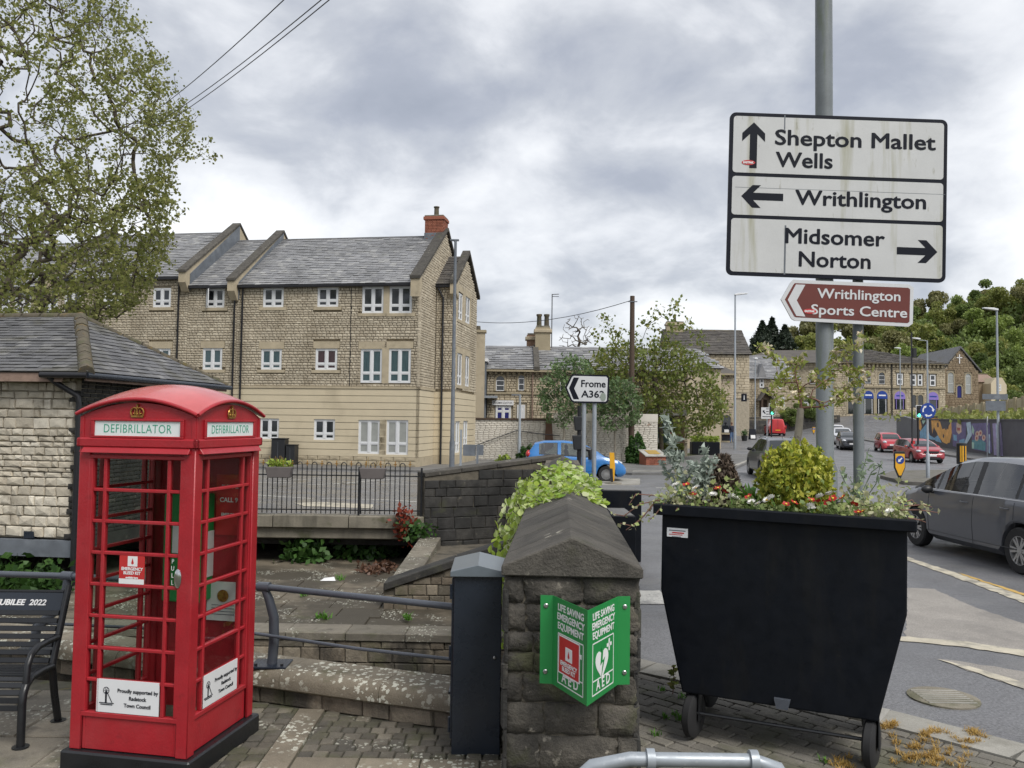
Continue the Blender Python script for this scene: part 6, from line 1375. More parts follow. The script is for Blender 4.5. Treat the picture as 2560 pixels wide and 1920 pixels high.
# grey hatchback leaving beside the planter
fwp = gz(2287, 1364, ROADZ); rwp = gz(2546, 1436, ROADZ); hd_ = (fwp - rwp); wbm = hd_.length; k = wbm / 2.53; ha = math.atan2(hd_.y, hd_.x); dv_ = hd_.normalized(); rt = Vector((dv_.y, -dv_.x, 0))
JL, JW, JH = 4.04 * k, 1.69 * k, 1.52 * k; fo_ = .80 * k; ctr = fwp + dv_ * (fo_ - JL / 2) + rt * (JW / 2 - .03)
tp = [(0, .62), (.03, .95), (.12, 1.08), (.42, 1.42), (.75, 1.50), (1.3, 1.525), (1.9, 1.51), (2.35, 1.44), (2.9, 1.17), (3.22, .985), (3.6, .90), (3.9, .76), (4.0, .62), (4.04, .5)]
car('grey_hatchback', 'dark grey five-door hatchback driving past the black planter', 'car', (ctr.x, ctr.y, ROADZ), ha, JL, JW, JH, (.085, .09, .104), [(x * k, z * k) for x, z in tp], [(0, .98 * k), (1.0 * k, .985 * k), (3.3 * k, .955 * k), (4.1 * k, .8 * k)], 2.53 * k, fo_, .31 * k,
 [(.45 * k, .78 * k), (.84 * k, 1.62 * k), (1.74 * k, 2.62 * k), (2.68 * k, 3.05 * k)], 'car_glass', 6, scr=(2.38 * k, 3.16 * k), rscr=(.14 * k, .42 * k), seats=True,
 extras=[('seam', 1.68 * k, .3, .93 * k), ('seam', .80 * k, .62, .93 * k), ('seam', 2.82 * k, .35, .9 * k), ('handle', 1.88 * k, .84 * k), ('handle', .98 * k, .84 * k), ('mirror', 2.72 * k, .93 * k, 'plastic_black'), ('headlight', .22, .62, .72, (.16, .14, .07)), ('tail', .10, .66, .9, (.08, .1, .16)), ('plate', False, .8, .015), ('plate', True, .5, .01), ('hseam', .75 * k, 2.85 * k, .36, 'plastic_black'), ('hseam', .5 * k, 2.95 * k, .965 * k, 'chrome')])
def hatch(L, H, cowl=.93):
 s = L / 3.7; return [(0, .5), (.03 * s, .92), (.14 * s, 1.08), (.34 * s, H - .10), (.7 * s, H - .015), (1.4 * s, H), (1.95 * s, H - .05), (2.2 * s, H - .13), (2.68 * s, cowl + .17), (2.92 * s, cowl), (3.4 * s, cowl - .14), (3.6 * s, cowl - .30), (L - .03, .55), (L, .45)]
bp = at(1437, 1201, 31.0)
car('blue_hatchback', 'bright blue small hatchback crossing beyond the Frome sign', 'car', (bp.x, 31.0, ROADZ), R(-2), 3.68, 1.60, 1.49, (.012, .15, .42), hatch(3.68, 1.49), [(0, 1.0), (1.2, .94), (2.9, .86), (3.7, .7)], 2.38, .74, .295, [(.5, 1.18), (1.30, 2.52)], 'car_glass', 15, scr=(2.22, 2.86), rscr=(.12, .33), pillar='body', seats=True,
 extras=[('seam', 1.24, .3, .9), ('seam', 2.42, .32, .85), ('seam', .62, .6, .9), ('mirror', 2.45, .9, 'plastic_black'), ('headlight', .30, .52, .70, (.17, .13, .07)), ('tail', .10, .6, .98, (.09, .1, .11)), ('handle', 1.45, .80), ('handle', .72, .82), ('plate', True, .45, .01), ('hseam', .6, 2.5, .4, 'sign_blue')])
kp = gz(2330, 1158, .12); car('red_hatchback', 'dark red hatchback waiting at the junction by the mural wall', 'car', (kp.x + .1, kp.y + 1.9, roadh(kp.x, kp.y)), R(-96), 4.3, 1.8, 1.44, (.30, .012, .022), hatch(4.3, 1.44, .95), [(0, 1.02), (1.4, .96), (3.4, .88), (4.3, .7)], 2.65, .88, .315, [(.62, 1.5), (1.62, 2.85)], 'car_glass_dark', 10, scr=(2.55, 3.36), rscr=(.15, .4), pillar='plastic_black',
 extras=[('seam', 1.56, .3, .92), ('mirror', 2.82, .93, None), ('headlight', .24, .66, .72, (.2, .15, .075)), ('grille', .02, .42, .62, .73), ('grille', .0, .5, .26, .38), ('plate', True, .48, .03), ('handle', 1.8, .85)])
tp2 = gz(2216, 1135, .2); car('small_red_car', 'small bright red car with round headlights behind the dark red hatchback', 'car', (tp2.x + .9, tp2.y + 1.6, roadh(tp2.x, tp2.y + 1.6)), R(-104), 3.6, 1.66, 1.47, (.42, .018, .03), hatch(3.6, 1.47, .95), [(0, 1.02), (1.2, .97), (2.9, .9), (3.6, .72)], 2.37, .68, .285, [(.5, 1.2), (1.3, 2.45)], 'car_glass_dark', 5, scr=(2.15, 2.82), rscr=(.12, .33), pillar='body',
 extras=[('mirror', 2.4, .93, 'plastic_black'), ('headlight', .24, .55, .74, (.16, .15, .12)), ('grille', .0, .45, .34, .46), ('plate', True, .55, .02)])
cp = at(2124, 1100, 66); car('black_saloon', 'black saloon car with chrome grille approaching the junction', 'car', (cp.x, 66, roadh(cp.x, 64) + .0), R(-106), 4.6, 1.8, 1.47, (.012, .014, .02), hatch(4.6, 1.47, .98), [(0, 1.05), (1.5, 1.0), (3.6, .92), (4.6, .75)], 2.7, .9, .32, [(.7, 1.6), (1.7, 2.95)], 'car_glass_dark', 5, scr=(2.75, 3.6), rscr=(.15, .42),
 extras=[('mirror', 2.95, .97, None), ('headlight', .2, .62, .76, (.18, .16, .09)), ('grille', .0, .4, .6, .78), ('hseam', .4, 4.0, .5, 'chrome'), ('plate', True, .52, .03)])
cp = at(2104, 1100, 74); car('silver_car', 'silver car queuing behind the black saloon', 'car', (cp.x, 74, roadh(cp.x, 73)), R(-106), 4.3, 1.78, 1.5, (.5, .51, .53), hatch(4.3, 1.5, .98), [(0, 1.05), (1.5, 1.0), (3.4, .92), (4.3, .75)], 2.6, .86, .31, [(.62, 1.5), (1.62, 2.85)], 'car_glass_dark', 5, scr=(2.55, 3.36), rscr=(.15, .4), extras=[('mirror', 2.8, .97, None), ('headlight', .2, .62, .76, (.18, .16, .1)), ('grille', .0, .4, .5, .66)])
cp = at(2090, 1080, 84); car('white_car', 'white car at the back of the queue beyond the lamp column', 'car', (cp.x, 84, roadh(cp.x, 83)), R(-108), 4.2, 1.76, 1.48, (.62, .63, .65), hatch(4.2, 1.48, .98), [(0, 1.05), (1.5, 1.0), (3.4, .92), (4.2, .75)], 2.55, .84, .31, [(.62, 1.5), (1.62, 2.75)], 'car_glass_dark', 5, scr=(2.5, 3.28), rscr=(.15, .4))
vp = at(1936, 1088, 92); car('red_van', 'red delivery van seen from behind turning by the garden wall', 'van', (vp.x, 92, roadh(vp.x, 92)), R(82), 4.4, 1.84, 1.86, (.48, .015, .018), [(0, .6), (.02, 1.6), (.06, 1.78), (.3, 1.85), (2.4, 1.86), (2.9, 1.74), (3.45, 1.15), (3.9, 1.0), (4.25, .8), (4.4, .5)], [(0, 1.05), (3.2, 1.05), (4.4, .8)], 2.75, .85, .31, [(2.3, 3.1)], 'car_glass_dark', 5, scr=(2.9, 3.42), pillar='body', extras=[('tail', .03, .82, .95, (.05, .07, .22)), ('plate', False, .62, .02), ('rear_split',), ('mirror', 3.05, 1.08, 'plastic_black')])
sv = at(1967, 1110, 33.5); car('dark_suv', 'dark SUV with silver roof rails half hidden behind the golden shrub', 'car', (sv.x, 35.0, ROADZ), R(84), 4.3, 1.82, 1.66, (.10, .105, .115), [(0, .6), (.05, 1.05), (.2, 1.2), (.5, 1.55), (.8, 1.63), (1.8, 1.66), (2.4, 1.58), (3.2, 1.1), (3.9, .95), (4.2, .8), (4.3, .5)], [(0, 1.12), (3.2, 1.04), (4.3, .85)], 2.65, .85, .34, [(.6, 1.5), (1.62, 2.9)], 'car_glass_dark', 5, scr=(2.45, 3.15), rscr=(.22, .5), extras=[('roof_rail', .6, 2.3), ('aerial', .75), ('mirror', 2.85, 1.1, 'plastic_black'), ('tail', .12, .72, 1.0, (.08, .1, .14)), ('plate', False, .75, .02)])
# ------------------------------------------------------------------ street furniture
def lamp(label, u, vt, Y, arm=(0, 0), lant=(.6, .22), m='galv', r0=.09, r1=.06, lift=.0, head=True, base=None):
 p = at(u, vt, Y); z0 = roadh(p.x, Y) if base is None else base; t = thing('street_lamp', label, 'street lamp', (p.x, Y, z0)); h = p.z - z0
 MB().lathe([(r0 * 1.25, 0), (r0 * 1.25, 1.3), (r0, 1.38), (r1, h)], 12).build('column', X[m], t, smooth=50)
 if arm[0]: MB().tube([(0, 0, h - .05), (arm[0] * .5, 0, h + arm[1] * .7), (arm[0], 0, h + arm[1])], .03, 6).build('arm', X[m], t, smooth=60)
 if head:
  s = 1 if lant[0] > 0 else -1; x0 = arm[0]; MB().prism([(x0 - .05 * s, 0), (x0 + lant[0], .03), (x0 + lant[0], .1), (x0 + lant[0] * .3, lant[1] * .75), (x0 - .05 * s, .12)], 'y', -.13, .13, T=Matrix.Translation((0, 0, h + arm[1] - .02)) @ Matrix.Rotation(R(-6) * s, 4, 'Y')).build('lantern', X['white_plastic'], t, bevel=.02)
 return t
t = lamp('dark grey lamp column with small bracket in front of the apartment gable', 1139, 602, 33.5, (-.16, .02), (.1, .1), 'lead', .085, .055, head=False); h = at(1139, 602, 33.5).z - ROADZ; MB().box(-.22, .14, -.06, .06, h - .01, h + .06).build('bracket', X['lead'], t, bevel=.01)
lamp('tall lamp post with flat lantern on the pub corner pavement', 1838, 738, 64, (.0, 0), (.95, .22)); lamp('tall lamp post with flat lantern by the mural wall carrying grey sign backs', 2492, 776, 56, (0, 0), (-.95, .22))
lamp('lamp post with long arm in front of the arched shopfronts', 2318, 851, 74, (-.7, .0), (-.7, .2), r0=.1); lamp('slim lamp post with flat lantern before the purple shop signs', 2250, 872, 90, (0, 0), (-.6, .2), r0=.07, r1=.05); lamp('small lamp post with round top beside the porch house', 1888, 898, 84, (0, 0), (.25, .3), r0=.07, r1=.05); lamp('short lamp post with thin crossarm before the cream brick wall', 1300, 988, 42, (0, 0), (.05, .05), head=False, r0=.075)
cr_ = [o for o in bpy.data.objects if o.get('label', '').startswith('short lamp post')][0]; h = at(1300, 988, 42).z - roadh(0, 42); MB().box(-.42, .06, -.03, .03, h - .02, h + .05).build('crossarm', X['lead'], cr_)
# telegraph pole and wires
p = at(1581, 740, 45); tg = thing('telegraph_pole', 'brown wooden telegraph pole behind the young birches', 'telegraph pole', (p.x, 45, .1)); MB().lathe([(.17, 0), (.125, p.z - .1)], 12).build('pole', X['wood'], tg, smooth=60); MB().box(-.25, .25, -.15, -.1, p.z - .45, p.z - .4).build('step_bracket', X['lead'], tg)
MB().box(-.16, .1, -.2, -.17, 3.1, 3.75).build('notice', X['white_plastic'], tg)
def wire(label, a, b, sag=.3, r_=.012, n=14):
 a, b = Vector(a), Vector(b); t = MB().tube([a.lerp(b, i / n) - Vector((0, 0, sag * 4 * (i / n) * (1 - i / n))) for i in range(n + 1)], r_, 5).build('overhead_wire', X['cable'], None, smooth=90); tag(t, label, 'wire', 'overhead wires'); return t
wire('thin telephone wire running from the telegraph pole towards the apartment gable', at(1581, 750, 45), at(1110, 792, 60), .8, .02)
wire('single overhead wire above the spreading tree', at(720, -10, 12), at(330, 315, 26), .15, .009)
wire('upper wire of the pair above the spreading tree', at(815, -10, 12), at(350, 330, 26), .15, .009); wire('lower wire of the pair above the spreading tree', at(835, -10, 12), at(350, 345, 26), .15, .009)
# traffic signals
def signal(label, u, v0, v1, Y, lit='lamp_green', wpx=16, pole_to=None, back=False, extra=None):
 c = at(u, (v0 + v1) / 2, Y); z0 = roadh(c.x, Y); t = thing('traffic_signal', label, 'traffic light', (c.x, Y, z0)); s = Y / F; hw = wpx * s / 2; H0 = at(u, v1, Y).z - z0; H1 = at(u, v0, Y).z - z0
 MB().lathe([(.057, 0), (.057, (H0 + .1) if not pole_to else at(u, pole_to, Y).z - z0)], 10, Matrix.Translation((.0, .12, 0))).build('pole', X['black_pipe'], t, smooth=60)
 bd = MB().box(-hw, hw, -.02, .0, H0, H1).build('backing_board', X['white'] if not back else X['plastic_black'], t); MB().box(-hw + .035, hw - .035, -.03, -.021, H0 + .035, H1 - .035).build('black_panel', X['plastic_black'], bd)
 MB().box(-hw * .62, hw * .62, .0, .16, H0 + .05, H1 - .05).build('housing', X['plastic_black'], t, bevel=.02); dz = (H1 - H0) / 3.2
 for k, m in enumerate((lit if lit == 'lamp_green' else 'plastic_black', 'plastic_black', 'lamp_red' if lit == 'lamp_red' else 'plastic_black')):
  T = Matrix.Translation((0, -.035, H0 + dz * (k + .6))) @ Matrix.Rotation(PI / 2, 4, 'X'); MB().lathe([(.1, 0), (.09, .02), (.01, .03)], 14, T).build('lamp', X[m], t, smooth=50); MB().tube([T @ Vector((.11 * math.cos(a), .11 * math.sin(a), .06)) for a in np.linspace(0, PI, 9)], .012, 4).build('hood', X['plastic_black'], t)
 return t
signal('green-lit traffic light with white border near the red van', 1930, 1009, 1038, 62); signal('green-lit traffic light beside the round blue sign', 2297, 1013, 1044, 50, wpx=15)
p = at(2285, 884, 50); dp = thing('dark_lamp_post', 'slim black post with small box on top beside the green-lit traffic light', 'post', (p.x, 50.3, roadh(p.x, 50))); MB().lathe([(.09, 0), (.09, 1.2), (.05, 1.3), (.045, p.z + 1.2)], 10).build('column', X['black_pipe'], dp, smooth=60); MB().box(.06, .26, -.1, .1, p.z - .3, p.z + .25).build('box', X['plastic_black'], dp); MB().box(-.02, .12, -.12, -.06, 1.0, 1.3).build('push_button', X['sign_red'], dp)
# back of a signal seen beyond the stone wall
p = at(1448, 1100, 22); sb_ = thing('twin_signal', 'black back of a twin traffic signal behind the Frome sign', 'traffic light', (p.x, 22, ROADZ)); MB().lathe([(.057, 0), (.057, 2.6)], 10).build('pole', X['black_pipe'], sb_)
for z0, w0 in ((1.95, .16), (1.45, .19)): MB().prism([(-w0, z0 + .38), (w0, z0 + .38), (w0 * .75, z0 + .1), (w0 * .4, z0), (-w0 * .75, z0)], 'y', -.1, .12).build('housing', X['plastic_black'], sb_, bevel=.02)
MB().tube([(.1, -.1, 1.5), (.28, -.12, 1.45), (.3, -.12, 1.2)], .07, 8).build('bracket', X['plastic_black'], sb_)
# roundabout sign, bollards, island
ip = px((2200, 1196), (2235, 1183), (2420, 1180), (2470, 1196), (2400, 1220), (2260, 1212), z=ROADZ)
isl_ = sheet('traffic_island', ip, ROADZ + .13, X['block'], .16)
def keepleft(label, u, v0, v1, Y, wpx, face='arrow'):
 b = at(u, v1, Y); z0 = b.z; t = thing('keep_left_bollard', label, 'bollard', (b.x, Y, z0)); H0 = at(u, v0, Y).z - z0; w_ = wpx * Y / F / 2
 bdy = MB().prism([(-w_ * .18, 0), (w_ * .18, 0), (w_ * .25, .1), (w_, H0 * .42), (w_, H0 * .93), (w_ * .8, H0), (-w_ * .8, H0), (-w_, H0 * .93), (-w_, H0 * .42), (-w_ * .25, .1)], 'y', -.045, .045).build('body', X['plastic_black'], t, bevel=.01)
 MB().prism([(-w_ * .2, H0 * .15), (w_ * .2, H0 * .15), (w_ * .86, H0 * .44), (w_ * .86, H0 * .91), (-w_ * .86, H0 * .91), (-w_ * .86, H0 * .44)], 'y', -.052, -.046).build('yellow_panel', X['sign_yellow'], t)
 d = MB().lathe([(w_ * .76, 0), (w_ * .76, .006)], 20, Matrix.Translation((0, -.054, H0 * .7)) @ Matrix.Rotation(PI / 2, 4, 'X')).build('blue_disc', X['sign_blue'], t)
 M_ = Matrix.Translation((0, -.061, H0 * .7)) @ Matrix.Rotation(R(-45), 4, 'Y')
 MB().prism([(-.6 * w_, 0), (-.1 * w_, .32 * w_), (-.1 * w_, .12 * w_), (.5 * w_, .12 * w_), (.5 * w_, -.12 * w_), (-.1 * w_, -.12 * w_), (-.1 * w_, -.32 * w_)], 'y', -.003, 0, T=M_).build('arrow', X['white'], d)
keepleft('yellow keep-left bollard with blue arrow on the traffic island', 2249, 1128, 1199, 32.6, 27)
keepleft('yellow keep-left bollard in the road beyond the black saloon', 2137, 1043, 1064, 92, 9)
keepleft('yellow keep-left bollard beyond the red van', 2034, 1066, 1086, 80, 7)
p = at(2320, 1027, 33.4); rb = thing('roundabout_sign', 'round blue sign with three white arrows on a grey post', 'road sign', (p.x, 33.4, ROADZ + .13)); h = p.z - ROADZ - .13; r_ = 19.5 * 33.4 / F
MB().lathe([(.075, 0), (.075, .95), (.04, 1.0), (.04, h + .2)], 12, Matrix.Translation((0, .05, 0))).build('post', X['galv'], rb, smooth=50)
ds_ = MB().lathe([(r_, 0), (r_, .012)], 32, Matrix.Translation((0, 0, h)) @ Matrix.Rotation(PI / 2, 4, 'X')).build('disc', X['sign_blue'], rb)
for k in range(3):
 a0 = PI / 2 - .25 + k * 2 * PI / 3; T = Matrix.Translation((0, -.0125, h)); ps = []
 aa = np.linspace(a0, a0 - 1.05, 8)
 for a in aa: ps.append((r_ * .74 * math.cos(a), r_ * .74 * math.sin(a)))
 ps += [(r_ * .86 * math.cos(aa[-1]), r_ * .86 * math.sin(aa[-1])), (r_ * .66 * math.cos(aa[-1] - .5), r_ * .66 * math.sin(aa[-1] - .5)), (r_ * .46 * math.cos(aa[-1]), r_ * .46 * math.sin(aa[-1]))]
 for a in aa[::-1]: ps.append((r_ * .58 * math.cos(a), r_ * .58 * math.sin(a)))
 MB().prism(ps, 'y', -.004, 0, T=T).build('arrow', X['white'], ds_)
def post_bollard(label, u, v0, v1, Y, wpx, fl=True):
 b = at(u, v1, Y); t = thing('bollard', label, 'bollard', (b.x, Y, b.z)); H0 = at(u, v0, Y).z - b.z; w_ = wpx * Y / F / 2
 MB().lathe([(w_, 0), (w_, H0 * .97), (w_ * .8, H0)], 16).build('body', X['plastic_black'], t, smooth=40)
 for a in ((-2.2, -1.75, -1.1) if fl else (-1.9,)): MB().prism([(w_ * 1.02 * math.cos(a + d_), w_ * 1.02 * math.sin(a + d_)) for d_ in (-.16, 0, .16)] + [(w_ * .9 * math.cos(a), w_ * .9 * math.sin(a))], 'z', H0 * .1, H0 * .86).build('yellow_stripe', X['sign_yellow'], t)
post_bollard('black bollard with yellow stripes behind the grey hatchback', 2404, 1107, 1160, 43, 23);
t = thing('hazard_marker', 'tall yellow and black reboundable marker in front of the blue car', 'bollard', at(1533, 1207, 29.2)); MB().prism([(-.14, 1.05), (.02, 1.05), (.06, .55), (.03, .1), (-.02, 0), (-.06, .1), (-.12, .5)], 'y', -.04, .04).build('panel', X['sign_yellow'], t); MB().prism([(-.14, .5), (-.03, .5), (.0, 0), (-.08, 0)], 'y', -.05, .05).build('black_stem', X['plastic_black'], t); MB().lathe([(.32, -.04), (.3, .0), (.1, .03)], 16).build('base', X['concrete'], t)
sheet('traffic_island_small', px((1488, 1206), (1530, 1199), (1600, 1200), (1600, 1212), (1490, 1216), z=ROADZ), ROADZ + .05, X['kerb'], .06)
t = thing('hazard_marker', 'short yellow and grey marker post near the grey sign backs', 'bollard', gz(1064, 1152, ROADZ)); MB().box(-.1, .03, -.03, .03, 0, .62).build('panel', X['sign_yellow'], t); MB().box(.03, .12, -.04, .04, 0, .66).build('stem', X['galv'], t)
# sign backs by the apartment corner and on the far lamp post
p = at(1183, 1125, 31); t = thing('low_road_signs', 'grey backs of two low signs by the apartment corner', 'road sign', (p.x, 31, ROADZ)); z = p.z - ROADZ
MB().prism(rrect(-.38, .1, z - .22, z + .2, .04, 3), 'y', 0, .02).build('board', X['lead'], t); MB().prism(rrect(.12, .38, z - .2, z + .2, .04, 3), 'y', .1, .12).build('board', X['lead'], t)
MB().box(.12, .2, -.05, -.01, 0, z + .2).build('post', X['lead'], t); MB().box(-.5, -.42, -.03, .03, 0, z + .75).build('post', X['galv'], t); MB().box(-.75, .75, -.12, .02, 0, .3).build('base', X['lead'], t)
p = at(2487, 1000, 55.8); t = thing('wide_road_signs', 'grey backs of two wide signs mounted on the lamp post by the mural', 'road sign', (p.x, 55.75, p.z)); MB().box(-.85, .85, 0, .03, .03, .40).build('board', X['lead'], t); MB().box(-.64, .7, 0, .03, -.72, -.06).build('board', X['lead'], t)
p = at(2479, 1052, 55); t = thing('round_sign', 'small round red and white sign edge-on by the mural', 'road sign', (p.x, 55.5, roadh(p.x, 55.5))); h = p.z - t.location.z; MB().lathe([(.3, 0), (.3, .015)], 20, Matrix.Translation((0, 0, h)) @ Matrix.Rotation(R(65), 4, 'Z') @ Matrix.Rotation(PI / 2, 4, 'X')).build('disc', X['white'], t); MB().tube([(0, .04, 0), (0, .04, h + .1)], .03, 8).build('post', X['galv'], t)
p = at(1918, 1032, 70); t = thing('map_sign', 'white advance direction sign beside the traffic light near the red van', 'road sign', (p.x, 70, roadh(p.x, 70))); h = p.z - t.location.z; MB().box(-.5, .5, 0, .02, h - .5, h + .45).build('board', X['sign_white2'], t)
for k in range(4): MB().box(-.1 if k < 3 else -.4, .42, -.004, 0, h + .3 - k * .22, h + .36 - k * .22).build('print_line', BK, t)
MB().prism([(-.38, h + .2), (-.2, h + .2), (-.25, h + .12), (-.12, h - .05), (-.2, h - .1), (-.32, h + .05), (-.38, h)], 'y', -.004, 0).build('arrow', BK, t); MB().box(-.03, .03, .02, .07, 0, h + .4).build('post', X['galv'], t)
# black street cabinets at the apartment wall
for lab, u0, u1, v0, v1 in (('tall black street cabinet against the apartment wall', 690, 723, 1097, 1163), ('shorter black street cabinet beside the tall one', 726, 748, 1113, 1163)):
 a, b = PA.hit(u0, v1)[0], PA.hit(u1, v1)[0]; q_ = PA.o + PA.d * ((a + b) / 2) + PA.n * .35; t = thing('street_cabinet', lab, 'cabinet', (q_.x, q_.y, .18), AA); w_ = (b - a) / 2; h = PA.hit(u0, v0)[1] - .18
 MB().box(-w_, w_, -.2, .25, 0, h).build('body', X['plastic_black'], t, bevel=.02); MB().box(-.004, .004, -.205, -.199, .1, h - .1).build('door_seam', X['lead'], t); MB().box(-w_ - .02, w_ + .02, -.22, .26, h, h + .05).build('lid', X['plastic_black'], t, bevel=.015)
# ------------------------------------------------------------------ buildings and walls beyond the junction
FST = stone_set('stone', X['far_stone'], 5, inset=.05, jit=.04); FSB = stone_set('stone', X['far_brown'], 4, inset=.05, jit=.04); BWH = stone_set('brick', X['brick_white'], 4, inset=.03, jit=.01); BBR = stone_set('brick', X['brick_brown'], 4, inset=.03, jit=.02)
def local(t): return t.matrix_basis.inverted()
class Fac:
 """a facade: thing-local frame on a vertical plane; f(px rect) gives local x,z"""
 def __init__(s, o, a): s.p = Plane(o, a); s.o = o; s.a = a
 def r(s, u0, v0, u1, v1): return s.p.rect(u0, v0, u1, v1)
 def z(s, u, v): return s.p.hit(u, v)[1]
 def x(s, u, v=1000): return s.p.hit(u, v)[0]
def archpoly(x0, x1, z0, z1, n=8):
 r_ = (x1 - x0) / 2; zc = z1 - r_; return [(x0, z0), (x1, z0)] + [((x0 + x1) / 2 + r_ * math.cos(a), zc + r_ * math.sin(a)) for a in np.linspace(0, PI, n + 1)]
def archwin(par, x0, x1, z0, z1, y, pane='glass_dark', sur=.14, T=None, sash=True, name='window', frame='pvc'):
 w = MB(); P0 = archpoly(x0, x1, z0, z1); P1 = archpoly(x0 - sur, x1 + sur, z0, z1 + sur)
 n = len(P0)
 for i in range(1, n):
  a, b = P0[i], P0[(i + 1) % n]; c, d = P1[i], P1[(i + 1) % n]
  if i + 1 < n: w.prism([a, b, d, c], 'y', y - .07, y + .05, T=T)
 w.prism([P0[-1], P0[0], P1[0], P1[-1]], 'y', y - .07, y + .05, T=T)
 o = w.build(name, X['far_trim'], par)
 MB().prism(P0, 'y', y - .01, y + .01, T=T).build('pane', X[pane], o)
 if sash:
  zc = z1 - (x1 - x0) / 2; f = MB(); e = .045
  for q in ((x0, x0 + e, z0, zc), (x1 - e, x1, z0, zc), (x0 + e, x1 - e, z0, z0 + e), (x0 + e, x1 - e, zc - e, zc), (x0 + e, x1 - e, (z0 + zc) / 2 - e / 2, (z0 + zc) / 2 + e / 2)): f.box(q[0], q[1], y - .03, y - .011, q[2], q[3], T=T)
  f.build('sash', X[frame], o)
 return o
def stonefront(t, x0, x1, z0, z1, holes=(), ch=(.2, .32), cl=(.3, .7), T=None, ms=FST, m='far_stone', th=.1, top=None, most=0):
 lay(t, 'stone', sh_(courses(x1 - x0, z0, z1, ch, cl, [(h[0] - x0, h[1] - x0, h[2], h[3]) for h in holes], (lambda x: top(x + x0)) if top else None, .02), x0), ms, X[m], th, (T or Matrix.Identity(4)) @ Matrix.Translation((0, th, 0)), most=most, djit=.1)
def gable_roof(t, x0, x1, y0, y1, ze, zr, m, over=.25, T=None, slate=True, hip0=0., hip1=0.):
 T = T or Matrix.Identity(4); ym = (y0 + y1) / 2
 v = [(x0 - over, y0 - over, ze), (x1 + over, y0 - over, ze), (x1 + over, y1 + over, ze), (x0 - over, y1 + over, ze), (x0 - over + hip0, ym, zr), (x1 + over - hip1, ym, zr)]
 rf = MB().add([T @ Vector(p) for p in v], [(0, 1, 5, 4), (2, 3, 4, 5), (1, 2, 5), (3, 0, 4), (3, 2, 1, 0)]).build('roof', X[m], t)
 if slate:
  us = Vector((0, ym - y0 + over, zr - ze)); W_ = x1 - x0 + 2 * over; sl = us.length
  R3 = T.to_3x3(); slates(rf, T @ Vector((x0 - over, y0 - over, ze + .01)), R3 @ Vector((1, 0, 0)), R3 @ us, W_, sl, .5, .34, X[m], clip=lambda x, s: hip0 * s / sl <= x <= W_ - hip1 * s / sl, most=0, th=.03)
 MB().tube([T @ Vector(v[4]), T @ Vector(v[5])], .11, 6).build('ridge', X['ridge'] if m != 'slate_pale' else X['slate'], rf)
 return rf
# terrace with solicitor's office
fa = Fac((at(1180, 1000, 52).x, 52), 0); te = thing('terrace_house', 'two-storey pale stone terrace with slate roof behind the cream brick wall', 'building', (fa.o[0], 52, 0))
ZT = fa.z(1300, 926); xL, xR = fa.x(1217), fa.x(1720); W1 = [(1240, 940, 1261, 977), (1296, 938, 1311, 976), (1400, 940, 1420, 977), (1470, 940, 1490, 977)]; W0 = [(1239, 1015, 1277, 1052, 'blue_panel'), (1293, 1012, 1312, 1052, 'glass_dark')]
hs = [fa.r(*q) for q in W1] + [fa.r(*q[:4]) for q in W0]
MB().box(xL, xR, .1, 7.0, 0, ZT).build('core', X['mortar_pale'], te); stonefront(te, xL, xR, 1.0, ZT, [(h[0] - .12, h[1] + .12, h[2] - .1, h[3] + .15) for h in hs], (.13, .2), (.2, .42))
for q in W1: h = fa.r(*q); archwin(te, h[0], h[1], h[2], h[3], .05, sur=.12)
for q in W0: h = fa.r(*q[:4]); window(te, h[0], h[1], h[2], h[3], .03, pane=q[4], cols=2, trans=.68, fr=.08)
gable_roof(te, xL, xR, 0, 7.0, ZT, fa.z(1300, 873) + .35, 'slate_pale'); MB().box(xL, xR, -.06, .02, fa.z(1300, 986), fa.z(1300, 981)).build('string_course', X['far_trim'], te)
dm = MB().box(-.07, .07, -.16, .1, -.22, .0).mesh('corbel'); dm.materials.append(X['far_trim'])
for i in range(34): link('corbel', dm, te, (xL + .2 + i * .36, 0, ZT - .04))
MB().box(xL - .1, xR, -.32, -.2, ZT - .1, ZT + .02).build('gutter', X['far_trim'], te)
x = fa.x(1331); MB().tube([(x, -.1, .5), (x, -.1, ZT)], .05, 6).build('downpipe', X['fascia'], te)
h = fa.r(1230, 1001, 1284, 1013); sg = MB().box(h[0], h[1], -.06, .0, h[2], h[3]).build('name_board', X['white'], te); fit_text(sg, 'CROSSMAN SOLICITORS', h[0] + .08, h[1] - .08, h[2] + .08, .13, X['sign_black'], y=-.062, bold=.001)
x0, x1, z0, z1 = fa.r(1180, 905, 1216, 1052); MB().box(x0 - 1, x1, -.6, 4, 0, z1).build('side_block', X['lead'], te); MB().box(x0 - 1, x1 + .1, -.7, 4, z1, z1 + .18).build('white_fascia', X['white'], te); MB().box(h[0] - .9, h[1] - 1.0, -.9, -.05, h[3] + .12, h[3] + .26).build('door_canopy', X['galv'], te)
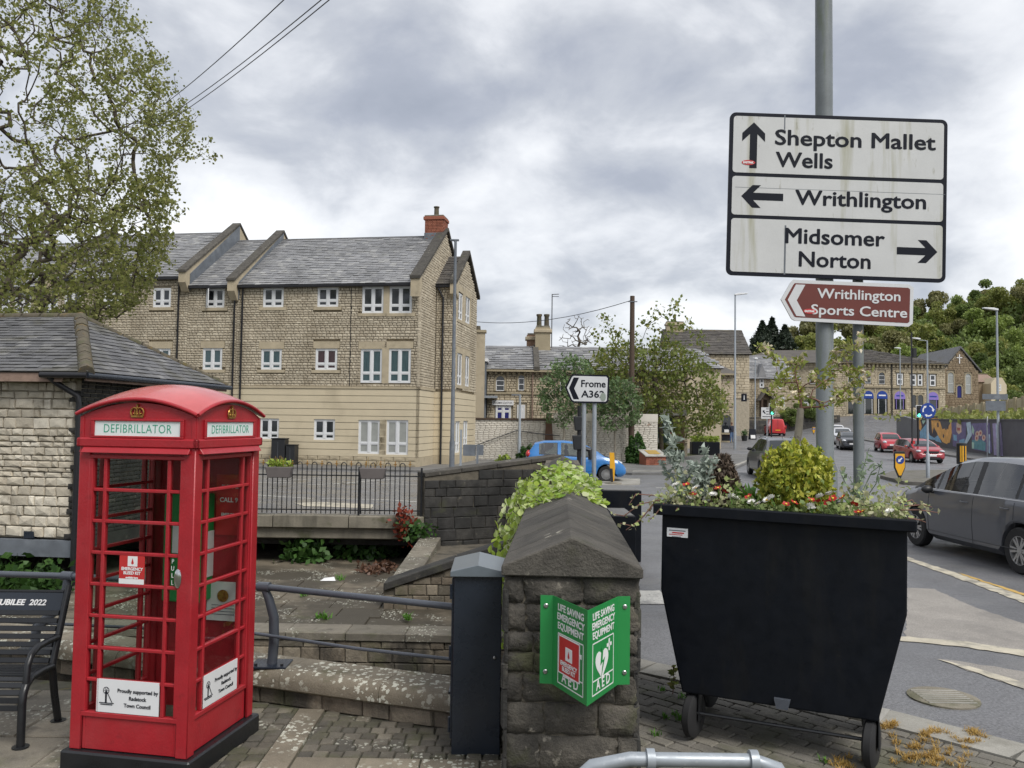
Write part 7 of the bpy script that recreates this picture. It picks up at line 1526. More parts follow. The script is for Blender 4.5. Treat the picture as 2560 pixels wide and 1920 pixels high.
# party parapet and chimney
xc = fa.x(1338); ym = 3.5; zr_ = fa.z(1300, 873) + .35
MB().prism([(-.35, ZT), (ym, zr_), (ym, zr_ + .25), (-.35, ZT + .22)], 'x', xc - .1, xc + .25).build('party_coping', X['coping'], te)
def stack(par, x, y, z0, z1, w=.5, d=.4, pots=2, m='far_trim'):
 c = MB().box(x - w, x + w, y - d, y + d, z0, z1).build('chimney', X[m], par); MB().box(x - w - .1, x + w + .1, y - d - .1, y + d + .1, z1 - .35, z1 - .12).build('chimney_cap', X['far_stone'], c, bevel=.03); MB().box(x - w + .05, x + w - .05, y - d + .05, y + d - .05, z1, z1 + .12).build('flaunching', X['concrete'], c)
 for i in range(pots): xx = x + (i - (pots - 1) / 2) * .5; MB().lathe([(.17, z1 + .1), (.15, z1 + .75), (.19, z1 + .8), (.19, z1 + .92)], 10, Matrix.Translation((xx, y, 0))).build('chimney_pot', X['ridge'], c, smooth=50)
 return c
pz = lambda u, v, Y: at(u, v, Y).z
stack(te, xc + .55, ym, zr_ - .6, pz(1359, 820, 55.5), .5, .4, 2); stack(te, xc - .15, ym + 1.2, zr_ - .6, pz(1345, 838, 56.5), .35, .35, 0, 'brick_brown')
MB().tube([(xc + 1.15, ym, zr_), (xc + 1.15, ym, pz(1372, 735, 55.5))], .035, 5).tube([(xc + 1.15, ym, pz(1372, 736, 55.5)), (xc + 1.6, ym, pz(1372, 735, 55.5))], .025, 4).tube([(xc + 1.15, ym, pz(1372, 741, 55.5)), (xc + 1.6, ym, pz(1372, 741, 55.5))], .02, 4).build('aerial', X['cable'], te)
# cream painted brick wall
fb_ = Fac((at(1175, 1100, 45.5).x, 45.5), 0); cw = thing('cream_brick_wall', 'long cream-painted brick wall with peeling patches behind the blue car', 'wall', (fb_.o[0], 45.5, 0)); LW = fb_.x(1645)
MB().box(0, LW, .1, .45, -.2, 2.32).build('core', X['brick_white'], cw); lay(cw, 'brick', courses(LW, .0, 2.3, (.1, .1), (.29, .31), joint=.012), BWH, X['brick_white'], .1, Matrix.Translation((0, .1, 0)), most=0, djit=.03)
MB().box(0, fb_.x(1385), -.05, .5, 2.32, 2.42).build('coping', X['wood'], cw); MB().box(fb_.x(1385), LW, .0, .5, 2.32, 2.75).build('upper_courses', X['brick_white'], cw)
MB().prism([(fb_.x(1362), .6), (fb_.x(1385), .9), (fb_.x(1378), 2.7), (fb_.x(1366), 2.7)], 'y', -.1, -.01).build('soot_stain', X['leaf_brown'], cw)
cb2 = tag(MB().tube([(fb_.o[0] + fb_.x(1190), 45.4, .9), (fb_.o[0] + fb_.x(1292), 45.4, 1.75), (fb_.o[0] + fb_.x(1345), 45.4, 1.6), (fb_.o[0] + fb_.x(1400), 45.4, 1.5)], .025, 5).build('wall_cable', X['cable'], None), 'dark cable sagging across the cream brick wall', 'cable')
# painted gate between brick piers
fg = Fac((at(1611, 1100, 50).x, 50), 0); gt = thing('brick_gateway', 'brown brick piers with stone lintel around a green painted door', 'gateway', (fg.o[0], 50, 0)); zl = fg.z(1660, 1039)
for a, b in ((1611, 1637), (1688, 1712)):
 xa, xb = fg.x(a), fg.x(b); pr = MB().box(xa + .03, xb - .03, .05, .5, 0, zl).build('pier', X['mortar'], gt); lay(pr, 'brick', sh_(courses(xb - xa, .0, zl, (.082, .082), (.2, .24), joint=.012), xa), BBR, X['brick_brown'], .06, Matrix.Translation((0, .06, 0)), most=70, djit=.15); MB().box(xa - .05, xb + .05, -.08, .55, zl - .2, zl - .1).build('pier_cap', X['brick_brown'], pr)
MB().box(fg.x(1606), fg.x(1716), -.12, .6, zl, zl + .38).build('lintel', X['kerb'], gt, bevel=.02)
dr = MB().box(fg.x(1637), fg.x(1688), .12, .2, 0, zl).build('painted_door', mat('door_green', (.03, .07, .06), .5, var=.25, scale=3), gt)
hx = fg.x(1649); mb = MB().prism([(hx - .2, .55), (hx - .1, .3), (hx + .1, .3), (hx + .22, .6), (hx + .1, 1.0), (hx + .03, 1.25), (hx - .05, 1.4), (hx - .06, 1.1), (hx - .18, .8)], 'y', .105, .119); mb.build('painted_bird', X['white_line'], dr)
for _ in range(14): x, z = random.uniform(fg.x(1640), fg.x(1684)), random.uniform(.4, 1.9); MB().lathe([(random.uniform(.03, .07), 0), (.01, .006)], 8, Matrix.Translation((x, .117, z)) @ Matrix.Rotation(PI / 2, 4, 'X')).build('painted_flower', X[random.choice(('petal_white', 'petal_red', 'leaf_green', 'sign_blue'))], dr)
sheet('far_pavement', px((1385, 1168), (1480, 1176), (1580, 1182), (1700, 1182), (1830, 1172), (1910, 1138), (1905, 1118), (1860, 1108), (1700, 1108), (1380, 1120), z=.2), .2, X['footway'], .15)
fk = thing('far_kerb', 'grey concrete kerb of the pavement beyond the junction', 'kerb'); fk['kind'] = 'structure'; kp_ = [gz(u, v, .1) for u, v in ((1385, 1170), (1480, 1178), (1580, 1184), (1700, 1184), (1830, 1174), (1910, 1140))]
for a, b in zip(kp_[:-1], kp_[1:]):
 d = b - a; n = max(1, int(d.length / 1.2))
 for i in range(n): o = MB().box(0, d.length / n - .02, -.02, .16, 0, .118).build('kerb_stone', X['kerb'], fk); o.location = a + d * i / n; o.rotation_euler = (0, 0, math.atan2(d.y, d.x))
sheet('verge', px((1590, 1148), (1700, 1142), (1800, 1132), (1800, 1122), (1600, 1130), z=.2), .21, X['hill'])
# red brick plinth with sloping information panel
bp_ = gz(1633, 1162, .2); t = thing('brick_plinth', 'low red brick plinth with a sloping information panel', 'plinth', bp_, R(12)); w_ = .52
MB().prism([(-.35, 0), (.55, 0), (.55, .66), (-.35, .42)], 'x', -w_, w_).build('core', X['brick_red'], t); lay(t, 'brick', sh_(courses(2 * w_, 0, .42, (.082, .082), (.22, .23), joint=.012), -w_), CHB, X['brick_red'], .03, Matrix.Translation((0, -.34, 0)), djit=.1)
MB().prism([(-.42, .42), (.6, .69), (.6, .74), (-.42, .47)], 'x', -w_ - .05, w_ + .05).build('top_slab', X['kerb'], t); MB().prism([(-.2, .535), (.42, .70), (.42, .712), (-.2, .547)], 'x', -.3, .3).build('panel', X['leaf_straw'], t)
# rectangular black planters with low hedge
for lab, u0, u1, v0, v1, Y in (('long black planter with lime low hedge beside the pub', 1728, 1797, 1104, 1131, 55), ('black planter tub at the foot of the painted door', 1634, 1708, 1124, 1142, 49)):
 a, b = at(u0, v1, Y), at(u1, v1, Y); t = thing('hedge_planter', lab, 'planter', ((a.x + b.x) / 2, Y, .2)); w_ = (b.x - a.x) / 2; h = at(u0, v0, Y).z - .2
 MB().box(-w_, w_, -.3, .5, 0, h).build('tub', X['bin_paint'], t, bevel=.03); pp = RNG.uniform((-w_, -.3, h), (w_, .5, h + .38), (900, 3)); v, f_ = leaf_cloud(pp, .09); link('foliage', np_mesh('foliage', v, f_, X['leaf_lime'] if Y > 50 else X['leaf_mid']), t)
# pub on the corner
PC = (at(1833, 1100, 74).x, 74); pub = thing('corner_pub', 'pale stone two-storey pub with arched door on the street corner', 'building', (PC[0], 74, 0), 0); fp = Fac(PC, 0); zpe = fp.z(1800, 934); xl = fp.x(1690)
dh = fp.r(1804, 1037, 1828, 1105); hs = [dh]
MB().box(xl, -.1, .12, 9, .2, zpe).build('core', X['mortar_pale'], pub); stonefront(pub, xl, 0, .2, zpe, [(dh[0] - .15, dh[1] + .15, dh[2], dh[3] + .2)], (.15, .24), (.25, .5))
archwin(pub, dh[0], dh[1], .35, dh[3], .06, 'glass_dark', .16, sash=False, name='door'); MB().box(dh[0] + .25, dh[1] - .2, .0, .04, 1.5, 1.75).build('door_plate', X['white'], pub); MB().box(xl, .05, -.08, .0, .2, .75).build('plinth', X['far_trim'], pub)
for v_ in (1016, 1086): MB().box(xl, .06, -.06, .0, fp.z(1790, v_), fp.z(1790, v_) + .16).build('string_course', X['far_trim'], pub)
TS = Matrix.Rotation(R(78), 4, 'Z'); MB().box(0, 9, .1, 3, .2, zpe, T=TS).build('side_core', X['mortar_pale'], pub)
aw = [(1.6, 2.5), (3.1, 4.0), (6.0, 6.9)]; stonefront(pub, 0, 9, .2, zpe, [(a - .15, b + .15, .9, 3.4) for a, b in aw] + [(a - .1, b + .1, 4.4, 6.3) for a, b in aw], (.15, .24), (.25, .5), TS)
for a, b in aw: archwin(pub, a, b, 1.0, 3.3, .05, T=TS); window(pub, a, b, 4.5, 6.2, .03, TS, cols=1, trans=.5)
rfp = MB().add([(xl, -.35, zpe), (.35, -.35, zpe), tuple(TS @ Vector((9.3, -.35, zpe))), (xl, 9, zpe), (xl, 4.2, zpe + 2.5), (-3.0, 4.2, zpe + 2.5)], [(0, 1, 5, 4), (1, 2, 5), (2, 3, 4, 5)]).build('roof', X['slate_dark'], pub); MB().box(xl, .4, -.4, -.2, zpe - .14, zpe).build('gutter', X['far_trim'], pub)
for i in range(9): link('corbel', dm, pub, (-.3 - i * .5, -.0, zpe - .12))
hs_ = at(1860, 994, 75); t = thing('pub_sign', 'black hanging pub sign on a bracket at the corner', 'sign', hs_); MB().box(-.25, .25, -.04, .04, -.35, .35).build('board', X['sign_black'], t, bevel=.02); MB().prism([(-.05, -.2), (.05, -.2), (.03, .2), (-.03, .2)], 'y', -.05, -.041).build('painted_figure', X['sign_white2'], t); MB().box(-1.0, .3, -.02, .02, .38, .43).build('bracket', X['black_pipe'], t)
# tall old house behind the pub
fo_h = Fac((at(1675, 1000, 90).x, 90), 0); oh = thing('tall_stone_house', 'tall old stone house with steep dark stone-slate roof behind the pub', 'building', (fo_h.o[0], 90, 0)); xr_ = fo_h.x(1874); ze = fo_h.z(1780, 886); zr2 = pz(1780, 826, 93)
MB().box(0, xr_, .1, 8, .5, ze).build('core', X['mortar_pale'], oh); stonefront(oh, xr_ - 6, xr_, 5, ze, (), (.25, .35), (.4, .8)); gable_roof(oh, 0, xr_, 0, 7.5, ze, zr2, 'slate_dark', .2); stack(oh, 1.2, 3.75, zr2 - 1, zr2 + .9, 1.0, .4, 1)
pr_ = thing('pale_roofed_house', 'low house with pale slate roof between terrace and pub', 'building', (at(1705, 1000, 64).x, 64, 0)); MB().box(0, 3.0, 0, 6, .2, pz(1740, 922, 64)).build('wall', X['far_stone'], pr_); gable_roof(pr_, 0, 3.0, 0, 6, pz(1740, 922, 64), pz(1740, 875, 67), 'slate_pale', .2, hip1=1.2)
# porch house
fh = Fac((at(1872, 1000, 100).x, 100), R(-4)); ph = thing('porch_house', 'stone house with dark gabled porch and grey slate roof', 'building', (fh.o[0], 100, 0), R(-4)); ze = fh.z(1920, 948); xw = fh.x(1995); wn = [(1899, 946, 1910, 969), (1945, 950, 1955, 972), (1938, 992, 1949, 1020), (1952, 993, 1962, 1021)]; hs = [fh.r(*q) for q in wn]
MB().box(0, xw, .1, 8, 1, ze).build('core', X['mortar_pale'], ph); stonefront(ph, 0, xw, 2.2, ze, hs, (.22, .34), (.35, .7))
for q in hs: window(ph, q[0], q[1], q[2], q[3], .02, cols=1, trans=.5, fr=.1)
gable_roof(ph, 0, xw, 0, 8, ze, pz(1900, 893, 104), 'slate_pale', .3, hip1=1.5)
x0, x1, z0, z1 = fh.r(1889, 975, 1932, 1002); xm = (x0 + x1) / 2; po_ = MB().prism([(x0, z0), (xm, z1 + .3), (x1, z0), (x1 - .25, z0), (xm, z1 - .1), (x0 + .25, z0)], 'y', -1.6, .1).build('porch_roof', X['slate_dark'], ph); MB().box(x0 + .35, x0 + .55, -1.5, -1.3, 2, z0 + .1).box(x1 - .55, x1 - .35, -1.5, -1.3, 2, z0 + .1).build('porch_posts', X['wood'], po_); MB().box(xm - .55, xm + .35, -.02, .1, 2, z0 + .1).build('door', X['wood'], ph)
x0, x1, z0, z1 = fh.r(1893, 921, 1917, 948); MB().prism([(x0, ze), (x1, ze), ((x0 + x1) / 2, z1 + .6)], 'y', -.15, 2).build('dormer', X['slate_pale'], ph)
gw = block_wall('garden_wall', 'dark stone garden wall beside the red van', 'wall', tuple(at(1868, 1070, 96)[:2]), tuple(at(2100, 1070, 103)[:2]), .3, pz(1868, 1046, 96), pz(2100, 1040, 103), .4, STND, X['dark_stone'], (.3, .45), (.6, 1.2), .12, X['coping'], 8, .05, 60)
# bank with arched shopfronts
BC = (at(2085, 1000, 108).x, 108); fk1 = Fac(BC, R(4)); bk = thing('arcaded_shops', 'two-storey stone parade with arched navy and lilac shopfronts', 'building', (BC[0], 108, 0), R(4)); ze = fk1.z(2200, 909); xe = fk1.x(2364); zs_ = fk1.z(2200, 967); zg = fk1.z(2200, 1036)
ga = [(2158, 977, 2184, 1034, 'sign_black', 'sign_blue'), (2192, 977, 2219, 1034, 'sign_black', 'sign_blue'), (2236, 978, 2263, 1023, 'sign_black', 'lilac'), (2279, 987, 2291, 1018, 'glass_dark', None), (2294, 987, 2308, 1018, 'glass_dark', None), (2319, 980, 2346, 1022, 'sign_black', 'lilac'), (2120, 985, 2140, 1034, 'glass_dark', None)]
X['lilac'] = mat('lilac', (.24, .17, .50), .5, var=.05); gw_ = [fk1.r(*q[:4]) for q in ga]
ua = [(2163, 929, 2177, 958), (2197, 931, 2212, 960), (2120, 928, 2134, 957)]; ur = [(2243, 934, 2257, 962), (2277, 936, 2290, 964), (2295, 936, 2306, 964), (2325, 937, 2339, 965)]; hu = [fk1.r(*q) for q in ua + ur]
MB().box(0, xe, .12, 9, 1, ze).build('core', X['mortar_pale'], bk); stonefront(bk, 0, xe, zg - .6, ze, [(h[0] - .15, h[1] + .15, h[2] - .1, h[3] + .2) for h in gw_ + hu], (.2, .3), (.35, .7))
for q, h in zip(ga, gw_):
 w = archwin(bk, h[0], h[1], h[2], h[3], .05, q[4], .22, sash=False, name='shopfront'); r_ = (h[1] - h[0]) / 2
 if q[5]:
  MB().prism([(h[0], h[3] - r_)] + [((h[0] + h[1]) / 2 + r_ * math.cos(a), h[3] - r_ + r_ * math.sin(a)) for a in np.linspace(0, PI, 9)] + [(h[0], h[3] - r_ - .35), (h[1], h[3] - r_ - .35), (h[1], h[3] - r_)] if False else [(h[0], h[3] - r_ - .3), (h[1], h[3] - r_ - .3)] + [((h[0] + h[1]) / 2 + r_ * math.cos(a), h[3] - r_ + r_ * math.sin(a)) for a in np.linspace(0, PI, 9)], 'y', -.03, .03).build('fanlight_sign', X[q[5]], w)
  MB().box(h[0] + .25, h[1] - .25, -.04, -.03, h[3] - r_ + .05, h[3] - r_ + .22).build('sign_line', X['white'] if q[5] == 'sign_blue' else X['sign_blue'], w)
  MB().box((h[0] + h[1]) / 2 - .45, (h[0] + h[1]) / 2 + .45, -.0, .035, h[2], h[3] - r_ - .35).build('shop_window', X['glass_dark'], w); MB().box((h[0] + h[1]) / 2 - .52, (h[0] + h[1]) / 2 - .45, -.02, .03, h[2], h[3] - r_ - .35).box((h[0] + h[1]) / 2 + .45, (h[0] + h[1]) / 2 + .52, -.02, .03, h[2], h[3] - r_ - .35).build('frame', X['pvc'] if q[5] == 'sign_blue' else X['lilac'], w)
for h in hu[:3]: archwin(bk, h[0], h[1], h[2], h[3], .05, sur=.18)
for h in hu[3:]: window(bk, h[0], h[1], h[2], h[3], .03, cols=1, trans=.5, fr=.09); MB().box(h[0] - .25, h[1] + .25, -.1, .1, h[3] + .15, h[3] + .4).build('hood_mould', X['far_trim'], bk)
for z in (zs_,): MB().box(0, xe + .05, -.09, .0, z - .12, z + .12).build('string_course', X['far_trim'], bk)
for i in range(int(xe / .55)): link('corbel', dm, bk, (.2 + i * .55, -.0, ze - .08)).scale = (1.6, 1.8, 1.6)
MB().box(-.3, xe + .3, -.5, .1, ze - .02, ze + .1).build('cornice', X['far_trim'], bk); x = fk1.x(2229); MB().tube([(x, -.12, zg - .5), (x, -.12, ze)], .07, 6).build('downpipe', X['black_pipe'], bk)
zrr = pz(2150, 877, 113); rfk = MB().add([(-12, 4.5, ze), (-.4, -.5, ze), (xe + .5, -.5, ze), (xe + .5, 9, ze), (-12, 12, ze), (-6, 6.5, zrr), (1.0, 4.5, zrr), (xe - 7.5, 4.5, zrr)], [(1, 2, 7, 6), (0, 1, 6, 5), (2, 3, 7), (3, 4, 5, 6, 7), (4, 0, 5)]).build('roof', X['slate_dark'], bk)
us = Vector((0, 5.0, zrr - ze)); sl = us.length; slates(rfk, (-.4, -.52, ze + .02), (1, 0, 0), us, xe + .9, sl, .6, .4, X['slate_dark'], clip=lambda x, s: x > 1.4 * s / sl and x < xe + .9 - 8 * s / sl, most=0, th=.04)
Tl = Matrix.Rotation(R(-157 + 180 - 46), 4, 'Z') @ Matrix.Translation((-12.5, 0, 0)); MB().box(0, 12.5, .12, 6, 1, ze, T=Tl).build('wing_core', X['mortar_pale'], bk); stonefront(bk, 0, 12.4, 2.5, ze, [(6.2, 7.6, zs_ + .2, zs_ + 2.2), (9.4, 10.8, zs_ + .2, zs_ + 2.2), (5.5, 9.5, 3.0, zs_ - 1.2)], (.2, .3), (.35, .7), Tl)
for a in (6.2, 9.4): archwin(bk, a + .15, a + 1.25, zs_ + .3, zs_ + 2.0, .05, T=Tl, sur=.18)
window(bk, 5.6, 9.4, 3.1, zs_ - 1.3, .03, Tl, cols=3, trans=.7, fr=.12, name='shop_window'); MB().box(0, 12.4, -.09, 0, zs_ - .12, zs_ + .12, T=Tl).build('string_course', X['far_trim'], bk)
# chapel
fcx = Fac((at(2358, 1000, 112).x, 112), R(-6)); chp = thing('chapel', 'brown stone chapel with white cross and tall arched windows', 'chapel', (fcx.o[0], 112, 0), R(-6)); xw = fcx.x(2447); ze = fcx.z(2400, 930); zp = fcx.z(2400, 872); zb2 = 3.2
wn = [fcx.r(2370, 931, 2384, 981), fcx.r(2414, 934, 2427, 984)]; dr_ = fcx.r(2393, 964, 2404, 994)
MB().prism([(.0, zb2), (xw, zb2), (xw, ze), (xw / 2, zp), (0, ze)], 'y', .12, 14).build('core', X['mortar_pale'], chp); stonefront(chp, 0, xw, zb2, zp, [(h[0] - .15, h[1] + .15, h[2] - .1, h[3] + .2) for h in wn + [dr_]], (.18, .28), (.3, .6), None, FSB, 'far_brown', top=lambda x: ze + (zp - ze) * (1 - abs(x - xw / 2) / (xw / 2)))
for h in wn: archwin(chp, h[0], h[1], h[2], h[3], .05, 'blind', .16)
archwin(chp, dr_[0], dr_[1], dr_[2], dr_[3], .05, 'blue_panel', .16, sash=False, name='door'); x, _, z0, z1 = fcx.r(2398.5, 886, 2401, 909); MB().box(x - .06, x + .06, -.06, .12, z0, z1).box(x - .35, x + .35, -.06, .12, z1 - .5, z1 - .38).build('cross', X['white'], chp)
MB().prism([(-.4, ze - .1), (xw / 2, zp + .1), (xw + .4, ze - .1), (xw + .4, ze + .12), (xw / 2, zp + .38), (-.4, ze + .12)], 'y', -.15, 14.3).build('roof', X['slate'], chp)
# annex and cream cottage
t = thing('chapel_annex', 'low brown annex with tiled roof beside the chapel', 'building', (at(2447, 1000, 114).x, 114, 0)); MB().box(0, 2.6, 0, 5, 3, pz(2460, 955, 114)).build('wall', X['far_brown'], t); gable_roof(t, 0, 2.4, 0, 5, pz(2460, 955, 114), pz(2460, 935, 116), 'fascia', .2, slate=False)
t = thing('cream_cottage', 'cream rendered cottage with small window past the chapel', 'building', (at(2478, 1000, 112).x, 112, 0)); ze = pz(2495, 955, 112); MB().prism([(0, 3), (2.1, 3), (2.1, ze - .4), (1.5, ze + .6), (.6, ze + .6), (0, ze - .2)], 'y', 0, 5).build('wall', X['apt_render'], t); window(t, .9, 1.35, pz(2490, 977, 112), pz(2490, 961, 112), -.03, cols=1, trans=.5)
# fence of stone posts and panels climbing the bank
a, b = at(2345, 1030, 86), at(2580, 996, 78); fe = thing('terrace_fence', 'pale stone post and panel fence climbing the grassy bank', 'fence', (a.x, a.y, 0), math.atan2(b.y - a.y, b.x - a.x)); Lf = (Vector(b[:2]) - Vector(a[:2])).length; n = 12
for i in range(n + 1):
 x = Lf * i / n; z = lerp(a.z, b.z, i / n); MB().box(x - .13, x + .13, -.15, .15, z - 1.0, z + .35).build('post', X['far_trim'], fe, bevel=.02)
 if i < n: z2 = lerp(a.z, b.z, (i + 1) / n); MB().prism([(x + .13, z - .7), (x + Lf / n - .13, z2 - .7), (x + Lf / n - .13, z2 + .22), (x + .13, z + .22)], 'y', -.05, .05).build('panel', X['far_stone'], fe)
# mural wall
mA, mB = at(2292, 1050, 75), at(2585, 1055, 51); mw = thing('mural_wall', 'long grey retaining wall painted with an orange, blue and purple mural', 'wall', (mA.x, mA.y, 0), math.atan2(mB.y - mA.y, mB.x - mA.x)); Lm = (Vector(mB[:2]) - Vector(mA[:2])).length; zA, zB = mA.z, 2.72
GR = mat('mural_grey', (.1, .1, .11), .7, var=.15, scale=1.2, stains=[((.09, .085, .1), .6, .5, .66, .5)])
MB().prism([(0, -.3), (Lm, -.3), (Lm, zB), (0, zA)], 'y', 0, .35).build('wall_face', GR, mw); MB().prism([(0, zA), (Lm, zB), (Lm, zB + .1), (0, zA + .1)], 'y', -.06, .42).build('coping', GR, mw)
PM = Plane((mA.x, mA.y), math.atan2(mB.y - mA.y, mB.x - mA.x)); k_ = 0
def paint_poly(uvs, col, nm):
 global k_; k_ += 1; pts_ = [PM.hit(u, v) for u, v in uvs]; m = X.get(col) or X.setdefault(col, mat(col, PAL[col], .6, var=.25, scale=2.5)); MB().prism(pts_, 'y', -.006 - .0012 * k_, 0).build(nm, m, mw)
PAL = {'mu_orange': (.75, .40, .12), 'mu_blue': (.22, .42, .6), 'mu_pale': (.45, .58, .68), 'mu_purple': (.15, .13, .26), 'mu_teal': (.12, .3, .34), 'mu_dark': (.05, .045, .06), 'mu_red': (.42, .12, .1), 'mu_mint': (.4, .6, .5), 'mu_skin': (.6, .45, .36), 'mu_lilac': (.32, .28, .46)}
V2 = lambda z: (lambda *uv: [(2100 + u * .208, 880 + v * .208) for u, v in uv])(*z)
paint_poly(V2([(930, 790), (1180, 770), (1150, 1060), (960, 1040)]), 'mu_dark', 'painted_shape'); paint_poly(V2([(960, 960), (1040, 860), (1080, 1000), (1180, 1060), (960, 1035)]), 'mu_blue', 'painted_shape'); paint_poly(V2([(930, 800), (960, 790), (985, 900), (970, 950), (935, 900)]), 'mu_orange', 'painted_shape'); paint_poly(V2([(985, 830), (1010, 790), (1030, 830), (1000, 870)]), 'mu_mint', 'painted_shape')
for q in ([(1095, 800), (1140, 790), (1185, 800), (1190, 990), (1160, 960), (1130, 900), (1110, 980)], [(1150, 900), (1200, 830), (1240, 960), (1230, 1070), (1180, 1010)], [(1200, 940), (1260, 920), (1300, 1000), (1290, 1110), (1230, 1080)], [(1270, 950), (1340, 840), (1350, 960), (1320, 1090), (1270, 1100)], [(1360, 1050), (1400, 1080), (1400, 1140), (1370, 1130)]): paint_poly(V2(q), 'mu_orange', 'painted_letter')
for q in ([(1170, 850), (1185, 850), (1190, 900), (1172, 905)], [(1240, 980), (1256, 1000), (1250, 1040), (1238, 1020)], [(1295, 880), (1310, 880), (1305, 930), (1292, 925)]): paint_poly(V2(q), 'mu_dark', 'painted_shape')
paint_poly(V2([(1130, 1040), (1180, 1000), (1220, 1090), (1150, 1070)]), 'mu_blue', 'painted_shape'); paint_poly(V2([(1340, 850), (1520, 840), (1510, 1160), (1360, 1130)]), 'mu_purple', 'painted_shape'); paint_poly(V2([(1405, 850), (1460, 850), (1465, 960), (1430, 990), (1400, 950)]), 'mu_skin', 'painted_face'); paint_poly(V2([(1410, 910), (1450, 910), (1445, 945), (1415, 945)]), 'mu_red', 'painted_shape'); paint_poly(V2([(1365, 990), (1405, 1000), (1410, 1070), (1370, 1060)]), 'mu_blue', 'painted_shape'); paint_poly(V2([(1440, 1060), (1500, 1040), (1510, 1160), (1430, 1140)]), 'mu_blue', 'painted_shape')
paint_poly(V2([(1520, 850), (1570, 840), (1590, 1000), (1530, 1100), (1500, 1090), (1540, 980)]), 'mu_pale', 'painted_swirl'); paint_poly(V2([(1580, 860), (1800, 850), (1830, 1210), (1600, 1170)]), 'mu_purple', 'painted_shape'); paint_poly(V2([(1590, 870), (1620, 940), (1610, 1000), (1590, 960)]), 'mu_mint', 'painted_shape'); paint_poly(V2([(1590, 1060), (1690, 1050), (1760, 1090), (1750, 1190), (1610, 1160)]), 'mu_teal', 'painted_shape'); paint_poly(V2([(1590, 1080), (1620, 1090), (1615, 1165), (1592, 1160)]), 'mu_mint', 'painted_shape')
for cx_, cy_ in ((1655, 985), (1695, 975), (1735, 1030), (1650, 1035)): paint_poly(V2([(cx_ + 22 * math.cos(a), cy_ + 38 * math.sin(a)) for a in np.linspace(0, 2 * PI, 11)[:-1]]), 'mu_skin', 'painted_circle'); paint_poly(V2([(cx_ + 10 * math.cos(a), cy_ + 18 * math.sin(a)) for a in np.linspace(0, 2 * PI, 9)[:-1]]), 'mu_red', 'painted_circle')
paint_poly(V2([(1795, 990), (1808, 990), (1808, 1220), (1795, 1215)]), 'mu_pale', 'painted_line'); paint_poly(V2([(1840, 860), (1935, 850), (1945, 960), (1960, 1250), (1860, 1240)]), 'mu_lilac', 'painted_shape'); paint_poly(V2([(1880, 870), (1925, 870), (1920, 1000), (1890, 1040)]), 'mu_pale', 'painted_swirl')
rA, rB = at(2241, 1036, 82), mA; rw2 = thing('mural_return_wall', 'plain grey end of the mural wall by the side street', 'wall', (rA.x, rA.y, 0), math.atan2(rB.y - rA.y, rB.x - rA.x)); Lr = (Vector(rB[:2]) - Vector(rA[:2])).length; MB().prism([(0, .2), (Lr, .2), (Lr, zA), (0, rA.z)], 'y', 0, .3).build('wall_face', mat('grey_paint', (.15, .155, .17), .6, var=.1, scale=1), rw2)
sheet('mural_pavement', [(mA.x + .5, mA.y + 6), (mB.x + .5, mB.y - 2), (mB.x - 3.2, mB.y - 2), (mA.x - 4.5, mA.y - 2), (mA.x - 5, mA.y + 8)], .5, X['footway'], .5) if False else None
g = MB(); NN = 14
for i in range(NN + 1):
 t_ = i / NN; y = lerp(49, 84, t_); x1 = lerp(mB.x + 1.2, rA.x + .3, t_); x0 = x1 - lerp(4.2, 3.5, t_)
 g.v += [(x0, y, roadh(x0, y) + .12), (x1, y, roadh(x1, y) + .14), (x0, y, roadh(x0, y) - .1)]
for i in range(NN): a = 3 * i; g.f += [(a, a + 1, a + 4, a + 3), (a, a + 3, a + 5, a + 2)]; g.m += [0, 0]
struct('mural_pavement', g, X['footway'])
# ------------------------------------------------------------------ person by the pub door
pe = at(1829, 1113, 73); pz0 = roadh(pe.x, 73) + .02
def skin_body(name, verts, edges, radii, m, parent, root=0):
 me = bpy.data.meshes.new(name); me.from_pydata(verts, edges, []); o = bpy.data.objects.new(name, me); COL.objects.link(o)
 md = o.modifiers.new('skin', 'SKIN'); sv_ = me.skin_vertices[0].data
 for i, r_ in enumerate(radii): sv_[i].radius = (r_, r_); sv_[i].use_root = i == root
 sd_ = o.modifiers.new('sub', 'SUBSURF'); sd_.levels = 2; sd_.render_levels = 2
 m2 = bpy.data.meshes.new_from_object(o.evaluated_get(bpy.context.evaluated_depsgraph_get())); bpy.data.objects.remove(o); m2.materials.clear(); m2.materials.append(m); m2.polygons.foreach_set('use_smooth', [True] * len(m2.polygons))
 return link(name, m2, parent)
per = thing('person', 'person in dark jacket and blue jeans standing by the pub door', 'person', (pe.x, 73, pz0), R(25))
bv = [(0, 0, .95), (0, 0, 1.12), (0, .01, 1.35), (0, .01, 1.47), (0, -.01, 1.54), (0, -.03, 1.66), (0, -.03, 1.74), (-.1, 0, .90), (-.12, -.04, .5), (-.12, .02, .09), (-.13, -.12, .04), (.1, 0, .90), (.13, .02, .5), (.14, .05, .09), (.15, -.09, .04), (-.2, .01, 1.42), (-.25, .03, 1.14), (-.2, -.12, .93), (-.19, -.18, .87), (.2, .01, 1.42), (.26, .04, 1.14), (.24, -.08, .92), (.23, -.13, .86)]
be = [(0, 1), (1, 2), (2, 3), (3, 4), (4, 5), (5, 6), (0, 7), (7, 8), (8, 9), (9, 10), (0, 11), (11, 12), (12, 13), (13, 14), (2, 15), (15, 16), (16, 17), (17, 18), (2, 19), (19, 20), (20, 21), (21, 22)]
brd = [.15, .14, .16, .08, .055, .095, .07, .1, .075, .05, .045, .1, .075, .05, .045, .075, .055, .042, .038, .075, .055, .042, .038]
